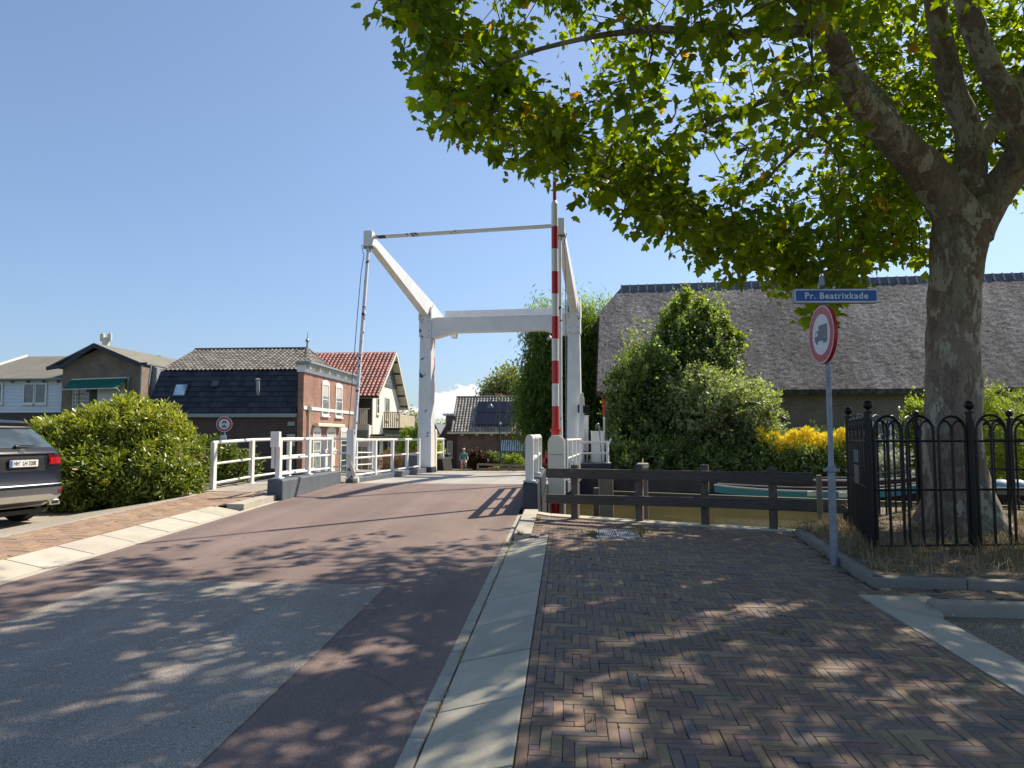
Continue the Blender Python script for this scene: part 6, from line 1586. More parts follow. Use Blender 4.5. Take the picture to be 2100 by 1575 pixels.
# leaves on hanging twigs
m = len(tips); per = 23
TP = np.array([tuple(p) for p in tips]); TD = nrmz(np.array([tuple((p - a)) for a, p in twigs]) * .6 + rg.normal(size=(m, 3)) * .45 + np.array([0, 0, -.35]))
tt = np.tile(np.linspace(-.42, .34, per), m) + rg.normal(size=m * per) * .05
C = np.repeat(TP, per, 0) + np.repeat(TD, per, 0) * tt[:, None]
lat = rdir(m * per); lat -= np.repeat(TD, per, 0) * (lat * np.repeat(TD, per, 0)).sum(1)[:, None]; lat = nrmz(lat)
C = C + lat * rg.uniform(.03, .13, (m * per, 1))
D = nrmz(lat * .9 + np.repeat(TD, per, 0) * .4 + np.array([0, 0, -.55]) + rg.normal(size=C.shape) * .25)
Nn = nrmz(np.array([0, 0, 1.0]) + rg.normal(size=C.shape) * .55)
S = .062 + .112 * rg.random(len(C)) ** 1.4
keep = np.linalg.norm(C - np.array(EYE), axis=1) > 3.2
leaves('crown', C[keep], D[keep], Nn[keep], S[keep], T_PLANE, M['leafplane'], tree, np.clip(rg.normal(.45, .28, keep.sum()), 0, 1), (rg.random(keep.sum()) < .02) * rg.uniform(.3, 1, keep.sum()))
# a few hanging seed balls
mb = MB()
for k in range(40):
    p = tips[q.randrange(len(tips))]; e = p + Vector((q.uniform(-.05, .05), q.uniform(-.05, .05), -q.uniform(.2, .35))); mb.tube([p, e], .002, 3, cap=False); mb.ball(e, .017, 8, 5)
mb.build('seed_balls', M['twig'], tree)

# ------------------------------------------------------------------ rhododendron by the car
def pb(px, py, Y): v = atY(px, py, Y); return (v.x, v.y, v.z)
def rb_(px, Y): return px / 1500 * (Y + .6)
bl_ = []
for (px, py, rx, ry, Y, dep, w) in ((275, 925, 120, 100, 14.9, 1.2, 5), (160, 945, 105, 90, 14.4, 1.1, 4), (352, 960, 60, 75, 14.8, 1.0, 3), (265, 985, 130, 62, 14.0, .9, 4), (150, 990, 90, 65, 13.7, .9, 3), (200, 1030, 110, 32, 13.6, .7, 1.6), (330, 1012, 70, 30, 14.0, .7, 1.2), (420, 962, 40, 55, 17.2, .7, 1.0), (265, 872, 50, 52, 15.2, .8, 1.4), (110, 905, 55, 45, 14.8, .9, 1.4), (325, 890, 45, 50, 15.2, .8, 1.2), (205, 880, 55, 45, 15.0, .8, 1.2)):
    bl_.append((pb(px, py, Y), (rb_(rx, Y), dep, rb_(ry, Y)), w))
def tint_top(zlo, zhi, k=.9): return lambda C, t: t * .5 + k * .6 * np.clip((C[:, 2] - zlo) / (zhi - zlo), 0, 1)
shrub('rhododendron_bush', 'huge glossy rhododendron bush between the parked car and the footway railing', 'bush', bl_, 80000, .115, M['leafrhodo'], T_OVAL, 7, .5, sizevar=.35, rough_=.3, shoots=120, shootlen=.22, shell=.72, stems=40, base=(-8.6, 14.6, .26), tintf=tint_top(.9, 2.3, .8))  # leaf tint rises with height, standing in for sun on the top
bl_ = [(pb(452, 965, 17.5), (.75, .7, .65), 2), (pb(470, 985, 18.6), (.5, .5, .4), 1)]
shrub('laurel_bush', 'smaller dark green bush poking through behind the near end of the footway railing', 'bush', bl_, 6500, .12, M['leafrhodo'], T_OVAL, 6, .5, base=(-8.1, 17.6, .2), tintf=lambda C, t: t * .45)

# ------------------------------------------------------------------ far bank shrubs
FB = .15
def bank_shrub(label, items, n, size, mat, tmpl=T_BROAD, base=None, name='shrub', **k):
    bl = [(pb(px, py, Y), (rb_(rx, Y), dep, rb_(ry, Y)), w) for px, py, rx, ry, Y, dep, w in items]
    k.setdefault('rough_', .95); k.setdefault('shoots', 130); k.setdefault('shootlen', .7)
    return shrub(name, label, 'bush', bl, n, size, mat, tmpl, base=base, **k)
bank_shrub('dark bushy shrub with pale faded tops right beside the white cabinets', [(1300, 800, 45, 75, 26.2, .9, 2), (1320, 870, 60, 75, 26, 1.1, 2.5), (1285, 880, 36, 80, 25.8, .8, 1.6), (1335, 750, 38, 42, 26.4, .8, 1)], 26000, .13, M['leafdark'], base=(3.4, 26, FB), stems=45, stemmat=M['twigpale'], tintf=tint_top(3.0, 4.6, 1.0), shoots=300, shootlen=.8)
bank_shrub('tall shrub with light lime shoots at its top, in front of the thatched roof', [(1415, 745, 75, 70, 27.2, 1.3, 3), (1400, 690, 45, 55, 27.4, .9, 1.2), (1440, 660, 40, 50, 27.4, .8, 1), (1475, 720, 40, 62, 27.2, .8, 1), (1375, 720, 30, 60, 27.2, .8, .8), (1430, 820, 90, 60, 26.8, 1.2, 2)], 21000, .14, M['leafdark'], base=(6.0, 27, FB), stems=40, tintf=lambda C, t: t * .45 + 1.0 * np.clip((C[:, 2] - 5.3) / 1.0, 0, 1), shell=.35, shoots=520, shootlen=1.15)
mbp = []
for (px, py) in ((1405, 612), (1385, 640), (1435, 632), (1455, 648), (1487, 660), (1365, 660), (1497, 690), (1392, 668), (1515, 700)):
    mbp.append((pb(px, py, 27.2), (.16, .2, .42), 1))
shrub('sapling_shoots', 'bright lime young shoots standing above the tall shrub before the thatch', 'bush', mbp, 2600, .17, M['leaflime'], T_BROAD, 6, .7, base=(6.3, 27.2, FB), stems=26, shell=.2)
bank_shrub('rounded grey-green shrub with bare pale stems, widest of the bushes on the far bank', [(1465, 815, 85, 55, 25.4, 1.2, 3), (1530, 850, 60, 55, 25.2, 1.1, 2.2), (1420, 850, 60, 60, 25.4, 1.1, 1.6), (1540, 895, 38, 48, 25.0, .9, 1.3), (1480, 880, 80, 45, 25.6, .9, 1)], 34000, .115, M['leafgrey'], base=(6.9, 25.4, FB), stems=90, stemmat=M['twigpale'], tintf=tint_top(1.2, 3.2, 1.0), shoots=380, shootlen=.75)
bank_shrub('low dark undergrowth along the water below the tall bushes', [(1320, 950, 75, 42, 24.3, .6, 1.5), (1440, 950, 80, 38, 24.4, .6, 1.5), (1560, 955, 90, 35, 24.2, .6, 1.5), (1270, 960, 30, 40, 24.0, .5, .6), (1660, 955, 80, 36, 24.0, .5, 1.2)], 22000, .16, M['leafdark'], T_OVAL, base=(6.5, 24.4, -.1), stems=16)
# goldenrod
t = bank_shrub('bank of yellow flowering goldenrod below the farmhouse window', [(1620, 925, 75, 36, 25.6, .9, 2), (1700, 922, 60, 34, 25.4, .9, 1.6), (1585, 935, 40, 34, 25.2, .7, 1)], 17000, .13, M['leaflime2'], T_NARROW, base=(9.8, 25.4, FB), name='goldenrod_clump', stems=40, tintf=lambda C, t: t * .9)
n = 8200
cx = rg.uniform(1553, 1745, n); cy = 889 + 6 * np.sin(cx / 14) + rg.gamma(1.2, 12, n); Yv = rg.uniform(23.8, 24.9, n)
ks = np.array([mn.noise(Vector((a / 9, b / 7, c * 2))) > -.05 + .5 * (b - 905) / 60 for a, b, c in zip(cx, cy, Yv)]); cx, cy, Yv = cx[ks], cy[ks] + 5 * np.sin(cx[ks] / 5.3), Yv[ks]; n = len(cx)
C = np.array([pb(a, b, c) for a, b, c in zip(cx, cy, Yv)]); cl = rg.normal(size=(n, 3)) * .03
leaves('flower_heads', C + cl, nrmz(rg.normal(size=(n, 3)) * .5 + [0, 0, .8]), rdir(n), rg.uniform(.06, .13, n), T_BROAD, M['flower'], t, None, np.zeros(n))
def blades(name, xy, zf, h, w, mat, label=None, kind='stuff', bend=.6, parent=None, hv=.4):
    n = len(xy); V = []; a = rg.uniform(0, 2 * PI, n); H = h * rg.uniform(1 - hv, 1 + hv, n); b = rg.uniform(.1, 1, n) * bend; ww = w * rg.uniform(.7, 1.3, n)
    base = np.stack([xy[:, 0], xy[:, 1], zf(xy[:, 0], xy[:, 1])], 1); dirx = np.stack([np.cos(a), np.sin(a), 0 * a], 1); sx = np.stack([-np.sin(a), np.cos(a), 0 * a], 1)
    def pt(t): return base + dirx * (b * H * t ** 2)[:, None] + np.array([0, 0, 1.]) * (H * t * (1 - .35 * b * t))[:, None]
    p0, p1, p2, p3 = pt(0.), pt(.4), pt(.75), pt(1.)
    V = np.stack([p0 - sx * ww[:, None], p0 + sx * ww[:, None], p1 + sx * ww[:, None] * .8, p1 - sx * ww[:, None] * .8, p2 + sx * ww[:, None] * .5, p2 - sx * ww[:, None] * .5, p3, p3 + sx * ww[:, None] * .1], 1).reshape(-1, 3)
    F0 = np.array([(0, 1, 2, 3), (3, 2, 4, 5), (5, 4, 7, 6)]); Fc = (F0[None] + (np.arange(n) * 8)[:, None, None]).reshape(-1, 4)
    tn = np.repeat(np.stack([rg.random(n), np.zeros(n), np.zeros(n)], 1), 3, 0)
    o = mesh_np(name, V, Fc, mat, parent, tn)
    if kind: o['kind'] = kind
    if label: o['label'] = label; o['category'] = 'plants'
    return o
M['straw'] = leafmat('dry_straw', (.26, .20, .11), (.55, .44, .26), .3, .8, (1, 1, 1))
M['oliveblade'] = leafmat('olive_blade', (.10, .10, .035), (.22, .20, .08), .3, .7, (1, 1, 1))
M['greenblade'] = leafmat('green_blade', (.06, .10, .02), (.16, .21, .06), .35, .6)
a = atY(1728, 960, 24.8); xy = np.stack([rg.normal(a.x, .28, 900), rg.normal(24.8, .25, 900)], 1)
t = thing('ornamental_grass', (a.x, 24.8, FB), 'tuft of tall fresh green grass at the right end of the goldenrod', 'grass tuft')
blades('blades', xy, lambda x, y: x * 0 + .1, 1.35, .012, M['greenblade'], kind=None, parent=t, bend=.5)
bank_shrub('pale cream-white flowering hydrangea mound seen through the left of the iron guard', [(1815, 965, 36, 32, 23.8, .7, 1.6), (1795, 975, 25, 22, 23.6, .5, 1), (1840, 985, 20, 18, 23.6, .4, .6)], 6500, .12, M['flowerw'], T_BROAD, base=(11.6, 23.8, -.1), tintf=lambda C, t: t * .5 + .6 * np.clip((C[:, 2] - .4) / .7, 0, 1))
bank_shrub('feathery yellow-green shrub behind the right side of the plane trunk', [(2040, 880, 48, 55, 22.5, .9, 2), (2090, 865, 40, 50, 22.5, .9, 1.2), (2030, 930, 50, 50, 22.3, .8, 1.4), (2110, 940, 60, 50, 22.3, .8, 1.4), (2030, 830, 14, 30, 22.5, .3, .4)], 17000, .13, M['leaflime'], T_NARROW, base=(14.6, 22.5, .0), stems=20)
bank_shrub('light green climbing shrub by the farmhouse door, left of the plane trunk', [(1880, 850, 16, 22, 26.6, .5, 1), (1872, 910, 20, 40, 26.4, .5, 1.2), (1890, 930, 20, 40, 26.4, .5, 1)], 4500, .12, M['leaflime'], T_BROAD, base=(13.6, 26.4, .0))
bank_shrub('dark hedge along the far bank at the right edge of view', [(1980, 945, 80, 30, 24.5, .6, 1), (2180, 930, 120, 45, 24.0, .8, 1)], 8000, .15, M['leafdark'], T_BROAD, base=(16, 24.3, -.1))

# ------------------------------------------------------------------ background trees
def bg_tree(name, label, trunk_px, Y, blobs, n, size, mat, tmpl=T_BROAD, droop=.2, trunk_r=.25, group=None, up=.1, shell=.5, tintf=None, elong=1):
    a = atY(trunk_px[0], trunk_px[1], Y); zb_ = farz(Y); t = thing(name, (a.x, Y, zb_), label, 'tree', group)
    bl = [(np.array(pb(px, py, Y + dy)), np.array((rb_(rx, Y), dep, rb_(ry, Y))), w) for px, py, rx, ry, dy, dep, w in blobs]
    W = np.array([b[2] for b in bl], float); W /= W.sum(); cl = 8; m = n // cl
    ix = rg.choice(len(bl), m, p=W); c = np.array([b[0] for b in bl])[ix]; r = np.array([b[1] for b in bl])[ix]; d = rdir(m)
    P = c + d * r * (shell + (1 - shell) * rg.random(m))[:, None]
    g = np.array([mn.noise(Vector(p) * .9) for p in P]); P = P[g > -.22]; m = len(P)
    C = np.repeat(P, cl, 0); k = len(C); C = C + rg.normal(size=(k, 3)) * size * np.array([1, 1, 1.3 * elong]) - np.array([0, 0, 1]) * np.tile(np.arange(cl), m)[:, None] * droop * size
    D = nrmz(rdir(k) * .8 - np.array([0, 0, droop * 1.6])); tn = np.clip(np.repeat(rg.random(m), cl) * .5 + rg.random(k) * .5, 0, 1)
    if tintf is not None: tn = np.clip(tintf(C, tn), 0, 1)
    leaves('crown', C, D, rdir(k, .4), size * rg.uniform(.7, 1.3, k), tmpl, mat, t, tn)
    mb = MB(); top = Vector(bl[0][0]); base = Vector((a.x, Y, zb_ - .1)); mb.tube([base, base.lerp(top, .35) + Vector((.1, 0, 0)), base.lerp(top, .7), top], [trunk_r, trunk_r * .75, trunk_r * .5, trunk_r * .2], 10)
    q = random.Random(int(Y))
    for i in range(26):
        e = Vector(P[q.randrange(m)]); s0 = base.lerp(top, q.uniform(.3, .95)); mb.tube([s0, s0.lerp(e, .5) + Vector((0, 0, .2)), e], [trunk_r * .28, trunk_r * .15, .015], 5)
    mb.build('trunk', M['twig'], t); return t
bg_tree('willow_tree', 'dense green willow with trailing twigs behind the right portal post, sunlit yellow-green at the top', (1155, 950), 37, [(1150, 745, 70, 90, 0, 1.8, 4), (1185, 665, 50, 62, 0, 1.5, 2.2), (1110, 780, 45, 72, -.3, 1.4, 2), (1205, 740, 45, 95, .3, 1.6, 2.4), (1150, 850, 70, 70, 0, 1.5, 2.4), (1110, 660, 28, 45, 0, 1.0, .9), (1090, 830, 28, 45, -.5, 1, 1), (1215, 850, 30, 70, 0, 1.2, 1.5), (1245, 640, 14, 40, .5, .7, .3)], 80000, .30, M['leafwillow'], T_NARROW, .5, .35, elong=1.2, tintf=lambda C, t: t * .5 + .75 * np.clip((C[:, 2] - 6.6) / 2.2, 0, 1))  # tintf lightens the upper leaves, sunlight put into the colour
bg_tree('birch_tree', 'airy olive-green birch rising behind the solar-panel roof', (1040, 900), 80, [(1045, 775, 32, 34, 0, 3, 2.4), (1010, 795, 22, 30, 0, 2.5, 1.4), (1075, 790, 26, 36, 0, 3, 1.6), (998, 802, 10, 22, 0, 1, .4), (1050, 820, 45, 25, 0, 3, 1)], 10500, .34, M['leafbirch'], T_BROAD, .5, .3, shell=.3)
bg_tree('garden_tree', 'light green garden tree beside the chalet, left of the left portal post', (842, 950), 62, [(838, 890, 16, 22, 0, 1.2, 1.4), (855, 905, 14, 22, 0, 1.2, 1.2), (828, 885, 10, 16, 0, 1, .6)], 6000, .22, M['leafgrey'], T_BROAD, .3, .15)
bg_tree('distant_tree', 'hazy pale tree above the far rooftops left of the portal', (848, 880), 130, [(848, 866, 14, 16, 0, 3, 1), (862, 872, 14, 10, 0, 3, 1), (835, 868, 10, 12, 0, 3, .6)], 3000, .5, M['leafbirch'], T_BROAD, .1, .3)
bg_tree('distant_tree', 'small distant green treetop just right of the left portal post', (905, 890), 120, [(908, 880, 12, 9, 0, 3, 1), (925, 884, 14, 7, 0, 3, 1)], 1800, .5, M['leafwillow'], T_BROAD, .1, .3)
bg_tree('street_tree', 'lime green leafy shrub between the portal post and the pink brick house', (897, 960), 52, [(897, 915, 8, 25, 0, .8, 1), (893, 935, 8, 18, 0, .8, .8)], 2200, .18, M['leaflime'], T_BROAD, .3, .1)
# hedges and gardens across the road
def far_shrub(label, items, Y, n, size, mat, tmpl=T_BROAD, **k):
    bl = [(pb(px, py, Y), (rb_(rx, Y), dep, rb_(ry, Y)), w) for px, py, rx, ry, dep, w in items]; x = np.mean([b[0][0] for b in bl])
    return shrub('garden_shrub', label, 'bush', bl, n, size, mat, tmpl, base=(float(x), Y, farz(Y) - .02), **k)
far_shrub('dark copper-green hedge in front of the pink brick wall, right behind the cyclist', [(975, 942, 18, 20, .8, 1), (995, 946, 18, 16, .8, 1)], 58, 6000, .16, M['leafred'], tintf=lambda C, t: t * .25)
far_shrub('dark green hedge left of the street lamp against the brick wall', [(1010, 945, 22, 18, .8, 1), (1035, 948, 14, 15, .8, .6)], 58.4, 5000, .16, M['leafdark'])
far_shrub('round golden-yellow bush under the striped awning', [(1054, 946, 17, 13, .7, 2), (1042, 950, 8, 9, .5, .6), (1066, 950, 8, 9, .5, .6)], 56, 4000, .13, M['leaflime'])
far_shrub('tiny bright green plant behind the low garden fence', [(1020, 961, 5, 4, .25, 1)], 52.5, 400, .12, M['leaflime'])
far_shrub('orange-brown bracken clump seen through the left rails beyond the canal', [(795, 948, 22, 22, .8, 1.3), (835, 950, 26, 20, .8, 1.3), (860, 935, 8, 20, .5, .5), (760, 955, 16, 14, .6, .6)], 36, 9000, .13, M['leafred'], T_NARROW, tintf=lambda C, t: t * .6 + .4)
far_shrub('green garden shrub at the foot of the chalet, seen over the rails', [(840, 905, 20, 26, 1, 1), (812, 935, 22, 14, .8, .8), (862, 900, 10, 36, .8, .8)], 47, 8000, .15, M['leafwillow'], tintf=lambda C, t: t * .6 + .4)
# verge grass by the canal on the far left
n = 5000; xy = np.stack([rg.uniform(-30, -8, n), rg.uniform(14, 17, n)], 1); 
blades('grass', xy, lambda x, y: .03 * y - .1, .22, .008, M['greenblade'], None)
# dry grass in the bed
inb = pip([(x + .06, y + .06) for x, y in BED[:1]] + [(BED[1][0] + .14, BED[1][1] + .05), (BED[2][0] + .14, BED[2][1] + .12), (BED[3][0], BED[3][1] + .14), (BED[4][0], BED[4][1] + .14)] + BEDP[5:])
pts = []; q = random.Random(3)
clumps = [(q.uniform(2.9, 9), q.uniform(6.9, 11.6), q.uniform(.15, .45)) for _ in range(120)] + [(q.uniform(3.0, 3.7), q.uniform(7.6, 10), .3) for _ in range(14)] + [(q.uniform(4.6, 7), q.uniform(7.0, 8.2), .3) for _ in range(30)]
while len(pts) < 15000:
    c = clumps[q.randrange(len(clumps))]; x = q.gauss(c[0], c[2] * .6); y = q.gauss(c[1], c[2] * .6)
    if inb(x, y) and (x - TX) ** 2 + (y - TY) ** 2 > .27: pts.append((x, y))
xy = np.array(pts); blades('dry_grass', xy[:13500], lambda x, y: SL * y + POFF + .05, .15, .0035, M['straw'], bend=2.0, hv=.6)
blades('dry_grass', xy[13500:], lambda x, y: SL * y + POFF + .05, .26, .003, M['oliveblade'], bend=1.2, hv=.5)
for (cx, cy, n, r_) in ((2.86, 8.1, 260, .09), (3.02, 9.9, 200, .08), (GX0 - .03, GY0 + .25, 140, .05), (GX1 + .04, GY1 - .25, 160, .06), (-.60, 9.36, 60, .02), (-.42, 10.6, 60, .02), (-.695, 8.6, 60, .03)):
    xy = np.stack([rg.normal(cx, r_, n), rg.normal(cy, r_ * 1.5, n)], 1)
    blades('weeds', xy, lambda x, y: SL * y + .085 + 0 * x, .055, .003, M['oliveblade'], bend=1.2, hv=.6)
wx = rg.uniform(-.1, 2.4, 46); wy = rg.uniform(2.5, 10, 46); xy = np.concatenate([np.stack([rg.normal(a, .018, 22), rg.normal(b, .02, 22)], 1) for a, b in zip(wx, wy)])
blades('weeds', xy, lambda x, y: SL * y + .078 + 0 * x, .022, .0022, M['oliveblade'], bend=1.2, hv=.6)
# weeds and moss in the gutter joint
n = 900; xy = np.stack([rg.normal(XG - .004, .006, n), np.concatenate([rg.normal(c, .12, n // 9) for c in (2.6, 4.1, 5.0, 6.2, 7.1, 7.9, 8.5, 9.0, 9.2)])], 1)
blades('weeds', xy, lambda x, y: SL * y - .01 + 0 * x, .03, .0025, M['straw'], bend=1.2, hv=.6)
# fallen leaf litter and twigs
n = 420; X = rg.uniform(-5, 6, n); Y = rg.uniform(2.2, 11, n)
sel = (X > -.1) | (rg.random(n) < .25); X, Y = X[sel], Y[sel]
X = np.concatenate([X, 2.95 + rg.normal(0, .12, 300), 3.5 + rg.uniform(-.5, 4, 160)]); Y = np.concatenate([Y, rg.uniform(3, 6.2, 300), rg.uniform(5.2, 6.15, 160)])
Zc = np.where(X > -.24, np.where((X > 2.9) & (Y < 6.2), SL * Y - .025, SL * Y + POFF + .010), SL * Y + .012)
C = np.stack([X, Y, Zc], 1); n = len(X); D = rg.normal(size=(n, 3)); D[:, 2] *= .08
o = leaves('leaf_litter', C, D, nrmz(np.array([0, 0, 1.]) + rg.normal(size=(n, 3)) * .2), rg.uniform(.012, .045, n), T_BROAD, leafmat('dead_leaf', (.10, .07, .04), (.30, .23, .14), .05, .9, (1, 1, 1)), None); o['kind'] = 'stuff'
# ------------------------------------------------------------------ boats
M['teal'] = plain('teal_boat_paint', (.06, .30, .33), .35, var=.08, scale=3, bump=.05)
M['hulldark'] = plain('dark_boat_hull', (.018, .016, .017), .5, var=.3)
M['maroon'] = plain('maroon_barge_paint', (.07, .018, .015), .4, var=.2)
def hull(parent, O, ax, L, B, sheer, low, mat_b, mat_s, n=28, strake=.22):
    """O stern-centre on the water, ax unit vector along the boat"""
    ax = Vector(ax).normalized(); sd = Vector((-ax.y, ax.x, 0)); O = Vector(O)
    mb = MB(); st = MB(); inn = MB(); rim = MB(); R0 = []
    for i in range(n + 1):
        t = i / n; w = B / 2 * max(.02, (math.sin(PI * min(1, max(0, .06 + .9 * t))) ** .55)); z = low + sheer * (t ** 4) + sheer * .35 * (1 - t) ** 4
        R0.append((t, w, z))
    for s in (-1, 1):
        st = MB(); inn = MB()
        for (t0, w0, z0), (t1, w1, z1) in zip(R0, R0[1:]):
            P = lambda t, w, z: O + ax * (t * L) + sd * (s * w) + Vector((0, 0, z))
            mb.quad(P(t0, w0 * .6, -.2), P(t1, w1 * .6, -.2), P(t1, w1 * .96, z1 - strake), P(t0, w0 * .96, z0 - strake))
            st.quad(P(t0, w0 * .96, z0 - strake), P(t1, w1 * .96, z1 - strake), P(t1, w1, z1), P(t0, w0, z0))
            inn.quad(P(t0, w0 - .03, z0), P(t1, w1 - .03, z1), P(t1, w1 * .7, z1 - .35), P(t0, w0 * .7, z0 - .35))
        rim.tube([O + ax * (t * L) + sd * (s * w) + Vector((0, 0, z + .01)) for t, w, z in R0], .03, 6)
        st.build('strake', mat_s, parent, smooth=True); inn.build('lining', M['darkwood'], parent)
    mb.build('hull', mat_b, parent, smooth=True); rim.build('rail', M['cream'], parent)
    fl = MB(); fl.poly([O + ax * (t * L) + sd * (w * .7) + Vector((0, 0, low - .33)) for t, w, z in R0] + [O + ax * (t * L) - sd * (w * .7) + Vector((0, 0, low - .33)) for t, w, z in R0[::-1]]); fl.build('floor', M['darkwood'], parent)
a = atY(1468, 1005, 22.3); b = atY(1905, 1000, 20.6)
bt = thing('open_boat', ((a.x + b.x) / 2, 21.4, WATER_Z), 'low open wooden boat with a teal upper strake moored behind the guide beam', 'boat')
ax = Vector((b.x - a.x, b.y - a.y, 0)); hull(bt, (a.x, a.y, WATER_Z), ax, ax.length, 1.7, .30, .40, M['hulldark'], M['teal'], strake=.20)
mb = MB(); axn = ax.normalized(); sdn = Vector((-axn.y, axn.x, 0))
for f in (.30, .52, .75):
    c = Vector((a.x, a.y, WATER_Z)) + axn * (ax.length * f); mb.beam(c - sdn * .75 + Vector((0, 0, .32)), c + sdn * .75 + Vector((0, 0, .32)), .25, .04)
mb.build('thwart', M['palewood'], bt)
mb = MB()
for f in (.48, .62):
    c = Vector((a.x, a.y, WATER_Z)) + axn * (ax.length * f) - sdn * .86; mb.obox(c + Vector((0, 0, .37)), (.30, .06, .14))
mb.build_each('rubbing_block', M['cream'], bt, bevel=.01)
a2 = atY(1500, 985, 23.3); b2 = atY(1890, 968, 22.4)
bg_ = thing('barge', ((a2.x + b2.x) / 2, 22.4, WATER_Z), 'dark maroon barge lying along the far bank behind the teal boat', 'boat')
ax2 = Vector((b2.x - a2.x + 1, b2.y - a2.y, 0)); hull(bg_, (a2.x, a2.y, WATER_Z), ax2, ax2.length, 1.5, .35, .62, M['hulldark'], M['maroon'], strake=.22)
c0 = atY(2020, 975, 19.5); b3 = thing('motor_boat', (c0.x + 2, 19.5, WATER_Z), 'grey motor boat with pale blue cover behind the iron guard at the right edge', 'boat')
hull(b3, (c0.x - 1.2, 19.6, WATER_Z), (1, -.1, 0), 8.5, 1.9, .25, .62, M['hulldark'], M['steel'], strake=.15)
mb = MB()
for k, px in enumerate((2052, 2085)):
    q = atY(px, 970, 19.4); mb.lathe((q.x, 19.4, .25), [(.30, 0), (.30, .1), (.22, .22), (.08, .28)], 14)
mb.build('cover', plain('pale_blue_cover', (.20, .30, .40), .6), b3, autosmooth=60)
mb = MB(); mb.box(c0.x + 1.5, c0.x + 5, 19.2, 20.0, .2, .95); mb.build('cabin', M['slate'], b3, bevel=.05)

# ------------------------------------------------------------------ car (rear towards the road)
def m_carpaint():
    t = NT('dark_metallic_car_paint'); p = t.pos(); f = t.noise(p, 900, 2)
    t.bsdf(t.ramp(f, [(.4, (.006, .007, .012)), (.7, (.016, .018, .028))]), .32, .1, coat=.22, spec=.25); return t.m
M['car'] = m_carpaint()
M['carglass'] = m_glass('car_window_glass', (.035, .05, .055), .04)
M['blackplastic'] = plain('black_plastic', (.010, .010, .012), .5, var=.2)
M['chrome'] = plain('brushed_chrome', (.72, .71, .68), .32, .75, var=.05, bump=0)
M['tyre'] = plain('tyre_rubber', (.010, .010, .010), .85, var=.2)
M['lampred'] = plain('tail_lamp_red', (.42, .004, .012), .12, var=.3, scale=20, bump=0, coat=1, spec=.8)
M['lampdark'] = plain('tail_lamp_dark_red', (.10, .003, .008), .12, var=.3, scale=20, bump=0, coat=1)
CX, CY, CZ = -9.12, 11.80, .165   # rear-most point of the car, its centre line, ground
car = thing('parked_car', (CX - 2.3, CY, CZ), 'dark blue-grey estate car parked with its rear towards the road at the left edge', 'car')
def cp(l, s, z): return Vector((CX - l, CY + s, CZ + z * 1.05))   # l metres forward of rear, s sideways (+ = right edge of photo), z up
# horizontal slices: z, rear l, front l, half width, corner radius rear
SLC = [(.29, .30, 4.45, .82, .30), (.36, .10, 4.60, .90, .34), (.46, .02, 4.65, .935, .36), (.60, .0, 4.66, .945, .36), (.66, .03, 4.66, .945, .34), (.74, .07, 4.65, .945, .32), (.86, .09, 4.60, .945, .30), (1.04, .10, 4.40, .935, .28), (1.11, .115, 3.9, .925, .26),
       (1.15, .15, 3.55, .90, .26), (1.19, .20, 3.35, .875, .26), (1.29, .29, 3.05, .82, .26), (1.42, .42, 2.70, .755, .26), (1.53, .55, 2.35, .675, .26), (1.585, .52, 2.15, .63, .24), (1.625, .62, 1.95, .54, .22), (1.64, .85, 1.7, .35, .2)]
def loop(z, lr, lf, hw, rr, n=8):
    pts = []; rf = min(.5, (lf - lr) * .3, hw * .9); rr = min(rr, hw * .9)
    bow = .07
    for k in range(n + 1):  # right rear corner -> left rear corner along the rear (s from + to -)
        a = PI / 2 * k / n; pts.append((lr + rr * (1 - math.sin(a)) + 0, hw - rr * (1 - math.cos(a)) * 1.0) if False else (lr + rr * (1 - math.sin(a)), hw - rr + rr * math.cos(a)))
    for k in range(1, 8): s = (hw - rr) * (1 - 2 * k / 8); pts.append((lr - bow * (1 - (s / hw) ** 2) * .8 + bow * (1 - ((hw - rr) / hw) ** 2) * .8, s))
    for k in range(n + 1):
        a = PI / 2 * (1 - k / n); pts.append((lr + rr * (1 - math.sin(a)), -(hw - rr + rr * math.cos(a))))
    for k in range(1, 10): pts.append((lr + rr + (lf - rf - lr - rr) * k / 10, -hw))
    for k in range(n + 1):
        a = PI / 2 * k / n; pts.append((lf - rf + rf * math.sin(a), -(hw - rf + rf * math.cos(a))))
    for k in range(1, 5): pts.append((lf, -(hw - rf) * (1 - 2 * k / 5)))
    for k in range(n + 1):
        a = PI / 2 * (1 - k / n); pts.append((lf - rf + rf * math.sin(a), hw - rf + rf * math.cos(a)))
    for k in range(1, 10): pts.append((lf - rf - (lf - rf - lr - rr) * k / 10, hw))
    return [(l, s, z) for l, s in pts]
loops = [loop(*q_) for q_ in SLC]; NL = len(loops[0])
mb = MB(); vs = [cp(*p) for lp_ in loops for p in lp_]
fs = [(i * NL + k, i * NL + (k + 1) % NL, (i + 1) * NL + (k + 1) % NL, (i + 1) * NL + k) for i in range(len(loops) - 1) for k in range(NL)]
fs += [tuple(range(NL)), tuple((len(loops) - 1) * NL + k for k in range(NL))[::-1]]
mb.add(vs, fs); body = mb.build('body', M['car'], car, smooth=True); sharp_smooth(body.data, 38)
